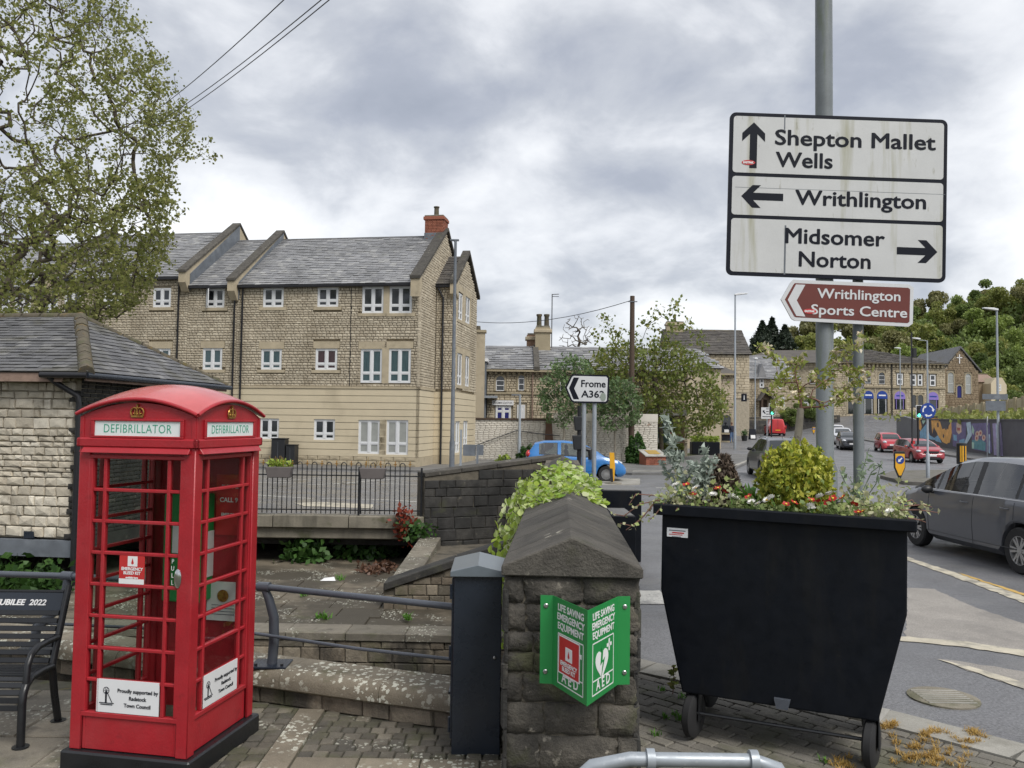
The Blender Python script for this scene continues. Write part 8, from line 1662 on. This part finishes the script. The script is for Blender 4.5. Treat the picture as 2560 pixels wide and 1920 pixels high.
jm = bpy.data.materials.new('clothes'); jm.use_nodes = True; nt_ = jm.node_tree; b_ = nt_.nodes['Principled BSDF']; ge_ = nt_.nodes.new('ShaderNodeTexCoord'); sx = nt_.nodes.new('ShaderNodeSeparateXYZ'); nt_.links.new(ge_.outputs['Object'], sx.inputs[0]); rp_ = nt_.nodes.new('ShaderNodeValToRGB'); mr = nt_.nodes.new('ShaderNodeMath'); mr.operation = 'DIVIDE'; mr.inputs[1].default_value = 1.8; nt_.links.new(sx.outputs[2], mr.inputs[0]); nt_.links.new(mr.outputs[0], rp_.inputs[0]); nt_.links.new(rp_.outputs[0], b_.inputs['Base Color']); b_.inputs['Roughness'].default_value = .8
rp_.color_ramp.interpolation = 'CONSTANT'; el = rp_.color_ramp.elements; el[0].position = 0; el[0].color = (.02, .02, .02, 1); el[1].position = .05; el[1].color = (.09, .15, .27, 1)
for p_, c_ in ((.5, (.012, .015, .03)), (.83, (.35, .2, .14)), ): q = el.new(p_); q.color = c_ + (1,)
skin_body('body', bv, be, brd, jm, per); MB().ball((0, -.01, 1.70), .105, (1, 1.05, .9), 12, 8).build('hair', X['leaf_brown'], per, smooth=60)
# A-board on the pavement
p = at(1881, 1080, 80); t = thing('pavement_board', 'small black A-board standing past the pub corner', 'sign', (p.x, 80, roadh(p.x, 80))); MB().prism([(-.25, 0), (-.21, 0), (.0, .95), (-.02, 1.0)], 'x', -.32, .32).build('front_leaf', X['sign_black'], t); MB().prism([(.25, 0), (.21, 0), (.0, .95), (.02, 1.0)], 'x', -.32, .32).build('back_leaf', X['sign_black'], t); MB().prism([(-.262, .1), (-.19, .42), (-.195, .43), (-.27, .11)], 'x', -.22, .22).build('poster', X['white'], t)
p = at(1861, 1100, 77); t = thing('plant_tub', 'dark tub with small shrub against the pub wall', 'planter', (p.x, 77, roadh(p.x, 77))); MB().lathe([(.22, 0), (.3, .5), (.27, .5)], 14).build('tub', X['plastic_black'], t); v, f_ = leaf_cloud(RNG.normal(size=(260, 3)) * (.14, .14, .14) + np.array((0, 0, .68)), .08); link('foliage', np_mesh('foliage', v, f_, X['leaf_hedge']), t)
# ------------------------------------------------------------------ hill and woodland
def hz(x, y): return 2.4 + (float(np.interp(x, [-60, 15, 35, 62, 98, 123, 165, 260], [1.0, 3.0, 9.0, 12, 18, 26, 34, 42]))) * sstep(113, 195, y) + 1.2 * sstep(60, 120, x) * sstep(90, 115, y)
g = MB(); nx, ny = 48, 20
for j in range(ny + 1):
 for i in range(nx + 1): x = -80 + 400 * i / nx; y = 116 + 190 * j / ny; g.v.append((x, y, hz(x, y)))
for j in range(ny):
 for i in range(nx): a = j * (nx + 1) + i; g.f.append((a, a + 1, a + nx + 2, a + nx + 1)); g.m.append(0)
struct('hill', g, X['hill'], smooth=180)
# grassy bank behind the mural wall
g = MB(); rows = 8
for j in range(rows + 1):
 for i in range(9):
  t_ = i / 8; w0 = Vector((lerp(mB.x + 4, rA.x + .4, t_), lerp(mB.y - 4, 83, t_))); w1 = Vector((lerp(85, 58, t_), lerp(66, 100, t_))); q = w0.lerp(w1, j / rows); g.v.append((q.x, q.y, lerp(lerp(2.55, 3.0, t_), 4.2, sstep(0, .8, j / rows)) + random.uniform(-.1, .1)))
for j in range(rows):
 for i in range(8): a = j * 9 + i; g.f.append((a, a + 1, a + 10, a + 9)); g.m.append(0)
struct('grass_bank', g, X['hill'], smooth=180)
bk_v = np.array(g.v); ii = RNG.integers(0, len(bk_v) - 10, 3500); v, f_ = leaf_cloud(bk_v[ii] * .5 + bk_v[ii + RNG.choice((1, 9, 10), 3500)] * .5 + RNG.normal(size=(3500, 3)) * (1.6, 1.6, .2) + np.array((0, 0, .15)), .34); o = link('brambles', np_mesh('brambles', v, f_, X['wood_a'])); o['kind'] = 'stuff'; o['label'] = 'rough grass and brambles on the bank above the mural'; o['category'] = 'brambles'
def lobes(n_lobe, rad, hgt, seed, z0=.25, flat=1.):
 r_ = np.random.default_rng(seed); out = []
 for _ in range(n_lobe):
  a = r_.random() * 2 * PI; h = r_.uniform(z0, 1); d = rad * math.sqrt(r_.random()) * math.sin(PI * min(.95, .25 + .75 * (1 - h) + .12)); out.append((d * math.cos(a), d * math.sin(a), h * hgt, rad * r_.uniform(.28, .5)))
 return out
def crown_pts(lb, per, rng):
 P = []
 for x, y, z, r_ in lb:
  d = rng.normal(size=(per, 3)); d /= np.linalg.norm(d, axis=1)[:, None]; P.append(d * (r_ * (.25 + .85 * rng.random(per) ** .5))[:, None] * np.array((1, 1, .8)) + np.array((x, y, z)))
 return np.concatenate(P)
protos = []
for k, (m, rad, h, nl) in enumerate((('wood_a', 3.6, 9.5, 16), ('wood_b', 3.8, 8.5, 15), ('wood_c', 3.3, 7.5, 14), ('wood_d', 3.0, 10.0, 12), ('wood_a', 4.2, 8.0, 18))):
 rg = np.random.default_rng(40 + k); lb = lobes(nl, rad, h, 20 + k, .3); pts = crown_pts(lb, 380, rg); v, f_ = leaf_cloud(pts, .34, rg); cm = np_mesh('crown', v, f_, X[m])
 P, par, cnt = grow([(0, 0, 0), (0, 0, h * .25), (.1, 0, h * .4)], [q[:3] for q in lb] + list(pts[::110]), .8, .12, rg); tm = twig_mesh('trunk', P, par, cnt, .035, .5, .3, X['bark'], 5); protos.append((cm, tm))
NAMES = ['olive-green spreading tree on the wooded hillside', 'mid-green rounded tree on the wooded hillside', 'fresh bright green tree on the wooded hillside', 'brownish half-bare tree on the wooded hillside', 'broad olive tree on the wooded hillside']
def tree_at(k, x, y, z, s, rz, label=None, name='hillside_tree', grp='trees on the hillside'):
 t = thing(name, label or NAMES[k], 'tree', (x, y, z - .3), rz, grp); t.scale = (s, s, s * random.uniform(.9, 1.15)); link('crown', protos[k][0], t); link('trunk', protos[k][1], t); return t
rg = random.Random(5); rows_ = []
for Y, n, lo, hi in ((124, 9, 1900, 2680), (138, 9, 1890, 2680), (153, 10, 1880, 2680), (170, 10, 1900, 2680), (190, 10, 1960, 2680), (212, 9, 2150, 2680), (235, 8, 2250, 2680)):
 for i in range(n): u = lerp(lo, hi, (i + rg.uniform(.1, .9)) / n); Yy = Y + rg.uniform(-6, 6); x = (u - 1280) / F * Yy; rows_.append((u, x, Yy))
for u, x, y in rows_:
 if y < 132 and u < 2440: continue
 k = rg.choice((0, 0, 1, 1, 2, 3, 4, 4)); tree_at(k, x, y, hz(x, y), rg.uniform(.75, 1.2), rg.random() * 6)
tree_at(2, at(2195, 860, 124).x, 124, 4.2, .85, 1, 'fresh lime-green tree rising just behind the arcaded shops', 'garden_tree', None)
t = tree_at(0, at(1965, 890, 106).x, 106, 2.0, .62, 2, 'yellow-green tree beside the porch house roof', 'garden_tree', None); [setattr(c.material_slots[0], 'link', 'OBJECT') or setattr(c.material_slots[0], 'material', X['wood_y']) for c in t.children if c.name.startswith('crown')]
for u, y, s, lab in ((1975, 99, .33, 'dark bushy shrub in the porch house garden'), (2020, 101, .4, 'tall green shrub by the garden wall corner'), (2050, 102, .3, 'small green shrub near the shop corner'), (2540, 95, .5, 'green bush on the bank above the mural wall')): p = at(u, 1040, y); tree_at(1, p.x, y, roadh(p.x, y) + .6, s, u, lab, 'shrub', None)
wd = []
for _ in range(620): u = RNG.uniform(1880, 2680); y = RNG.uniform(135, 260); x = (u - 1280) / F * y; wd.append((x, y, hz(x, y) + RNG.uniform(.5, 4.5), RNG.uniform(1.5, 3.0)))
v, f_ = leaf_cloud(crown_pts(wd, 70, RNG), .55); wl = link('woodland', np_mesh('woodland', v, f_, X['wood_b'])); wl['kind'] = 'stuff'; wl['label'] = 'mixed undergrowth and bushes filling the hillside wood'; wl['category'] = 'woodland'
# low distant trees behind the terrace
for u, y, s, k in ((1200, 120, .5, 3), (1640, 128, .55, 3), (1780, 132, .6, 1)): x = (u - 1280) / F * y; tree_at(k, x, y, 2.0, s, u, 'low tree line clump behind the terrace roofs', 'distant_tree', 'trees behind the roofs')
# dark conifers
def conifer(label, u, vt, vb, Y, w_):
 a, b = at(u, vt, Y), at(u, vb, Y); H = a.z - b.z; t = thing('conifer', label, 'tree', (b.x, Y, b.z - 2)); n = 1700; q = RNG.random(n); an = RNG.random(n) * 2 * PI; lay_ = .75 + .25 * np.sin(q * 60); rad = w_ * (1 - q) ** .85 * lay_ * np.sqrt(RNG.uniform(.3, 1, n))
 v, f_ = leaf_cloud(np.stack([rad * np.cos(an), rad * np.sin(an), 2 + q * H - rad * .25], 1), .42, aspect=2.0, droop=.5); link('crown', np_mesh('crown', v, f_, X['leaf_dark']), t); MB().lathe([(.25, 0), (.05, H + 1.8)], 8).build('trunk', X['bark'], t)
conifer('dark conifer with broad base behind the porch house', 1906, 805, 870, 130, 2.6); conifer('tallest dark conifer of the pair behind the porch house', 1930, 796, 870, 133, 2.2); conifer('ragged dark conifer beside the sign posts', 1962, 815, 865, 131, 2.0)
# ------------------------------------------------------------------ big spreading tree on the left, behind the outbuilding
BV = [-380, 0, 60, 150, 220, 280, 330, 380, 430, 500, 560, 650, 720, 780, 810]; BU = [120, 330, 350, 405, 440, 478, 500, 470, 432, 440, 440, 405, 372, 335, 250]
rgt = np.random.default_rng(11); att = []
while len(att) < 3900:
 v_ = rgt.uniform(-420, 808) if rgt.random() < .72 else rgt.uniform(430, 805); bmax = np.interp(v_, BV, BU) + rgt.normal(0, 14); u = bmax - abs(rgt.normal(0, 1)) * 330
 if u < -620: continue
 edge = min(1, (bmax - u) / 300); dep = 1.2 + 4.5 * math.sqrt(max(0, edge)); Y = 24.8 + rgt.uniform(-1, 1) * dep
 p = at(u, v_, max(Y, 20.6)); att.append(tuple(p))
for u, v_ in ((540, 392), (532, 380), (525, 345), (515, 400), (505, 370), (520, 360), (498, 385), (485, 395)): att.append(tuple(at(u, v_, 24.0)))
bt0 = (-16.2, 25.0); path = [(*bt0, -.2), (-16.1, 25.0, 1.5), (-15.9, 24.9, 3.2), (-15.6, 24.8, 5.0)]
P, par, cnt = grow(path, att, .38, .16, rgt); big = thing('spreading_tree', 'large spreading tree with small pale spring leaves over the outbuilding', 'tree', (0, 0, 0))
link('trunk', twig_mesh('trunk', P, par, cnt, .0052, .5, .3, X['bark'], 6), big)
lp = leaves_on(P, par, cnt, 12, .095, 5, rgt); keep = rgt.random(len(lp)) < .9; v, f_ = leaf_cloud(lp[keep], .092, rgt, aspect=1.2, droop=.2); link('crown', np_mesh('crown', v, f_, X['leaf_plane']), big)
# ------------------------------------------------------------------ trees by the cream wall
def px_tree(name, label, Y, base, forks, polyg, n, dep, leaf_m, lsz, per, r0, bark, maxcnt=3, bare=(), seed=3, spread=.08, rmax=.2, step=.3):
 rg_ = np.random.default_rng(seed); b = at(base[0], base[1], Y); path = [(0, 0, -.1)] + [tuple(at(u, v_, Y) - b) for u, v_ in forks]; A = []
 us_ = [p[0] for p in polyg]; vs2 = [p[1] for p in polyg]; from_poly = lambda u, v_: sum(1 for i in range(len(polyg)) if (polyg[i][1] > v_) != (polyg[i - 1][1] > v_) and u < (polyg[i - 1][0] - polyg[i][0]) * (v_ - polyg[i][1]) / (polyg[i - 1][1] - polyg[i][1]) + polyg[i][0]) % 2
 while len(A) < n:
  u, v_ = rg_.uniform(min(us_), max(us_)), rg_.uniform(min(vs2), max(vs2))
  if from_poly(u, v_): A.append(tuple(at(u, v_, Y + rg_.uniform(-dep, dep)) - b))
 A2 = [tuple(at(u, v_, Y + rg_.uniform(-dep, dep) * .4) - b) for u, v_ in bare]
 t = thing(name, label, 'tree', b); P, par, cnt = grow(path, A + A2, step, .15, rg_); link('trunk', twig_mesh('trunk', P, par, cnt, r0, .5, rmax, bark, 6), t)
 if leaf_m: lp = leaves_on(P, par, cnt, per, spread, maxcnt, rg_); v, f_ = leaf_cloud(lp, lsz, rg_, aspect=1.5, droop=.3); link('crown', np_mesh('crown', v, f_, leaf_m), t)
 return t
px_tree('birch_tree', 'young birch with light grey-green leaves against the cream wall', 43.5, (1409, 1150), [(1409, 1110), (1411, 1075)], [(1345, 1010), (1350, 960), (1385, 905), (1420, 885), (1465, 900), (1490, 950), (1480, 1010), (1450, 1050), (1410, 1065), (1365, 1050)], 430, 1.1, X['leaf_birch'], .12, 8, .006, X['bark_pale'], seed=4, spread=.12)
px_tree('birch_tree', 'second young birch with pale trunk beside the telegraph pole', 43.8, (1537, 1152), [(1537, 1115), (1537, 1078)], [(1475, 1020), (1490, 970), (1530, 945), (1575, 950), (1603, 1000), (1598, 1050), (1560, 1075), (1510, 1070)], 400, 1.0, X['leaf_birch'], .12, 8, .006, X['bark_pale'], seed=5, spread=.12)
px_tree('leafy_tree', 'wide olive-green tree with bare upper twigs behind the telegraph pole', 48.6, (1655, 1145), [(1652, 1080), (1640, 1000), (1635, 940)], [(1470, 900), (1520, 860), (1600, 850), (1680, 850), (1740, 880), (1790, 930), (1818, 1000), (1800, 1060), (1740, 1090), (1650, 1080), (1560, 1060), (1490, 1000)], 1100, 2.2, X['leaf_mid'], .16, 8, .007, X['bark'], seed=6, spread=.2, rmax=.2, step=.42, bare=[(1690, 755), (1682, 770), (1700, 765), (1670, 800), (1635, 770), (1640, 800), (1715, 800), (1730, 815), (1600, 800), (1580, 830), (1520, 800), (1505, 790), (1530, 830), (1550, 820), (1745, 835), (1700, 820), (1660, 830), (1615, 825), (1490, 840), (1545, 850), (1760, 860)] * 2)
px_tree('bare_tree', 'leafless bare tree rising behind the terrace roof', 78, (1440, 960), [(1440, 900), (1445, 870)], [(1390, 850), (1400, 815), (1420, 790), (1450, 785), (1475, 800), (1485, 830), (1480, 860), (1440, 872), (1400, 868)], 110, 1.2, None, .1, 1, .022, X['bark'], seed=7, step=.5)
def bush(name, label, p, sx, sy, sz, n, lsz, m, seed=1):
 rg_ = np.random.default_rng(seed); t = thing(name, label, 'bush', p); d = rg_.normal(size=(n, 3)); d /= np.linalg.norm(d, axis=1)[:, None]; d[:, 2] = np.abs(d[:, 2]) * 1.1 - .1; r_ = (.72 + .3 * rg_.random(n)) * (1 + .1 * np.sin(d[:, 0] * 9 + d[:, 2] * 7))
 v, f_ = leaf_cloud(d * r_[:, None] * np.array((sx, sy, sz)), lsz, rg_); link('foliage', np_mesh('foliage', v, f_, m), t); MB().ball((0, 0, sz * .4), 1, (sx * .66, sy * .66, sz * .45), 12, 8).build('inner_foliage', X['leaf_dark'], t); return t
p = gz(1592, 1158, .2); bush('clipped_bush', 'dense dark green clipped bush beside the brick plinth', p, .62, .6, 1.45, 2600, .10, X['leaf_hedge'], 2)
p = at(1322, 1150, 42); bush('low_bush', 'low green bush behind the tail of the blue car', (p.x, 42, .1), .7, .6, .95, 900, .12, X['leaf_hedge'], 3); p = at(1262, 1160, 41); bush('weedy_bush', 'pale weedy plants by the grey lamp post', (p.x, 41, .1), .5, .5, .5, 500, .1, X['leaf_lime'], 4)
# ------------------------------------------------------------------ climbing plant over the stone wall
iv = thing('climbing_plant', 'lime-green climbing plant draped over the gabled stone wall', 'climber', (WC, WY0, 0), WDIR - PI / 2)
rg_ = np.random.default_rng(21); pts, nrm = [], []
while len(pts) < 2300:
 y = rg_.uniform(2.9, 8.6); dens = sstep(2.7, 3.7, y) * (1 - sstep(7.2, 8.6, y)); c = rg_.random()
 if rg_.random() > dens: continue
 if c < .5:
  x = rg_.uniform(-.45, .42 if y > 3.6 else .05); zt_ = WT + .235 - abs(x) * .43 - .009 * y; bulge = .03 + .13 * sstep(4.2, 6.0, y) * (1 - sstep(6.8, 8.3, y)) * (1.0 - max(0, x) * 1.6) * rg_.random(); bulge *= .45 + .9 * abs(math.sin(y * 3.1 + x * 4) * math.sin(y * 5.3 - x * 7)); bulge += .12 * rg_.random() ** 6; pts.append((x, y, zt_ + bulge)); nrm.append((x * .6, -.35, 1))
 else:
  dz = rg_.random() ** .8 * (1.25 * (1 - sstep(5.5, 8.4, y)) + .25); pts.append((-.45 - .2 * rg_.random() - .12 * math.sin(dz * 3) * abs(math.sin(y * 4.2)), y - .15 * dz, WT + .05 - dz)); nrm.append((-1, -.5, .35))
pts = np.array(pts); nrm = np.array(nrm); order = np.argsort(pts[:, 1] + np.where(pts[:, 0] < -.44, .3, 0)); ind = order[:280]; rest = order[280:]
LM = []
for k in range(6):
 w_ = rg_.uniform(.75, 1.); me = MB().add([(0, -.5, 0), (.34 * w_, -.3, .07), (.45 * w_, .0, .1), (.26 * w_, .3, .07), (0, .62, -.05), (-.26 * w_, .3, .07), (-.45 * w_, .0, .1), (-.34 * w_, -.3, .07), (0, .05, 0)], [(0, 1, 8), (1, 2, 8), (2, 3, 8), (3, 4, 8), (4, 5, 8), (5, 6, 8), (6, 7, 8), (7, 0, 8)]).mesh('leaf', recalc=False); me.materials.append(X['leaf_ivy'] if k < 4 else X['leaf_ivy_pale']); LM.append(me)
for i in ind:
 o = link('leaf', random.choice(LM), iv); n_ = Vector(nrm[i]) + Vector(rg_.normal(size=3) * .45); q = n_.to_track_quat('Z', 'Y').to_euler(); o.location = pts[i]; o.rotation_euler = (q.x, q.y, q.z + rg_.uniform(0, 6.3)); s = rg_.uniform(.042, .10); o.scale = (s, s, s)
lv = [([v.co.copy() for v in me.vertices], [tuple(p_.vertices) for p_ in me.polygons]) for me in LM[:4]]
for nm, mm, sel in (('leaves', X['leaf_ivy'], rest[rg_.random(len(rest)) < .72]), ('pale_leaves', X['leaf_ivy_pale'], None)):
 sel = sel if sel is not None else rest[rg_.random(len(rest)) < .3]; mb = MB()
 for i in sel:
  n_ = Vector(nrm[i]) + Vector(rg_.normal(size=3) * .5); M_ = Matrix.Translation(pts[i] + rg_.normal(size=3) * .015) @ n_.to_track_quat('Z', 'Y').to_matrix().to_4x4() @ Matrix.Rotation(rg_.uniform(0, 6.3), 4, 'Z') @ Matrix.Scale(rg_.uniform(.04, .105), 4); vs3, fs3 = random.choice(lv); mb.add([M_ @ v for v in vs3], fs3)
 mb.build(nm, mm, iv, recalc=False, kind='stuff')
P, par, cnt = grow([(-.3, 8.4, WT), (-.2, 7.5, WT + .15), (-.25, 6.0, WT + .12)], pts[::9], .12, .1, rg_); link('stems', twig_mesh('stems', P, par, cnt, .002, .45, .012, X['bark'], 4), iv)
# ------------------------------------------------------------------ weeds, leaf litter and dead grass
def tufts(name, label, cat, centers, n, L_, m, wd_=.004, lean=.8, kind='stuff'):
 vs3, fs3 = [], []; rg_ = np.random.default_rng(len(centers) + 3)
 for c in centers:
  for _ in range(n):
   a = rg_.random() * 2 * PI; l = L_ * rg_.uniform(.4, 1.1); b = Vector(c) + Vector((rg_.normal(0, L_ * .25), rg_.normal(0, L_ * .25), 0)); d = Vector((math.cos(a) * lean * rg_.random(), math.sin(a) * lean * rg_.random(), .75)).normalized(); s = Vector((-math.sin(a), math.cos(a), 0)) * wd_; mid = b + d * l * .55; tip = b + d * l + Vector((math.cos(a), math.sin(a), -.5)) * l * .25; k = len(vs3); vs3 += [b - s, b + s, mid + s * .8, mid - s * .8, tip]; fs3 += [(k, k + 1, k + 2, k + 3), (k + 3, k + 2, k + 4)]
 me = bpy.data.meshes.new(name); me.from_pydata([tuple(v) for v in vs3], [], fs3); me.materials.append(m); o = link(name, me); o['kind'] = kind; o['label'] = label; o['category'] = cat; return o
cs = []
for u, v_, sp in ((2225, 1815, 12), (2260, 1860, 35), (2330, 1880, 40), (2400, 1850, 25), (2370, 1905, 40), (2290, 1900, 40), (2100, 1912, 25), (2440, 1835, 14), (2320, 1835, 20)):
 for _ in range(10): cs.append(tuple(gz(u + random.gauss(0, sp), v_ + random.gauss(0, sp * .35), PZ)))
tufts('dead_grass', 'tufts of dry orange grass growing in the block paving', 'grass', cs, 26, .05, X['leaf_straw'], .0022, 1.2)
cs = [tuple(gz(u, v_, PZ)) for u, v_ in ((1665, 1795), (1700, 1800), (1655, 1725), (1640, 1840), (1705, 1745), (1690, 1790), (2060, 1905))]; tufts('weeds', 'small green weeds in the paving joints by the planter', 'weeds', cs, 16, .06, X['leaf_green'], .005)
st_ = gz(1682, 1735, PZ); t = thing('weed', 'tall thin reddish weed beside the black planter', 'plant', st_); MB().tube([(0, 0, 0), (.01, 0, .12), (0, 0, .22)], .004, 5).build('stem', X['twig_red'], t); v, f_ = leaf_cloud(np.array([(random.gauss(0, .012), random.gauss(0, .012), random.uniform(.05, .22)) for _ in range(26)]), .03, aspect=2); link('leaves', np_mesh('leaves', v, f_, X['leaf_mid']), t)
cs = [tuple(gz(u, v_, -.86)) for u, v_ in ((800, 1545), (815, 1548), (1020, 1550), (1015, 1545), (990, 1510), (985, 1500), (850, 1450), (760, 1490))]; tufts('apron_weeds', 'green weeds growing along the flagstone joints by the brook', 'weeds', cs, 18, .14, X['leaf_green'], .012)
def patch(name, label, cat, uvz, n, lsz, m, h=.25, seed=1, z=-.88):
 rg_ = np.random.default_rng(seed); A = []
 for u, v_, su, sv in uvz:
  for _ in range(n): p = gz(u + rg_.normal(0, su), v_ + rg_.normal(0, sv), z); A.append((p.x, p.y, z + abs(rg_.normal(0, h))))
 v, f_ = leaf_cloud(np.array(A), lsz, rg_); o = link(name, np_mesh(name, v, f_, m)); o['kind'] = 'stuff'; o['label'] = label; o['category'] = cat; return o
patch('shade_plants', 'dark green leafy plants in the shade under the bridge', 'plants', [(930, 1388, 25, 5), (870, 1392, 25, 4), (970, 1380, 15, 6), (760, 1402, 30, 3)], 260, .13, X['leaf_hedge'], .25, 5)
patch('bank_plants', 'green weeds on the brook bank below the outbuilding', 'plants', [(60, 1470, 40, 8), (120, 1480, 30, 5), (10, 1462, 20, 8)], 240, .12, X['leaf_hedge'], .22, 6)
patch('leaf_litter', 'brown fallen leaves gathered by the ramp edging', 'leaves', [(935, 1425, 20, 6), (965, 1418, 12, 6), (1045, 1420, 8, 12)], 130, .09, X['leaf_brown'], .03, 7)
def face_plant(name, label, c, sx, sz, n, lsz, m, seed):
 rg_ = np.random.default_rng(seed); t = thing(name, label, 'plant', c); v, f_ = leaf_cloud(rg_.normal(size=(n, 3)) * np.array((sx, .08, sz)), lsz, rg_); link('leaves', np_mesh('leaves', v, f_, m), t)
 MB().tube([(0, .1, -sz), (0, .05, 0), (.03, 0, sz * 1.5)], .012, 5).build('stem', X['twig_red'], t)
face_plant('red_leaved_plant', 'reddish leaved plant rooted in the bridge edge beside the parapet', at(1010, 1312, 18.3), .12, .19, 170, .075, X['leaf_red'], 8); face_plant('ivy_clump', 'dark glossy ivy clump under the bridge edge by the parapet', at(1045, 1330, 18.25), .16, .11, 170, .08, X['leaf_hedge'], 9)
tag(MB().add([(0, 0, 0), (.3, .02, .0), (.24, .16, .05), (.05, .15, .03)], [(0, 1, 2, 3)]).build('litter', X['white'], None, loc=gz(800, 1452, -.86)), 'scrap of white paper litter on the flagstone apron', 'litter')
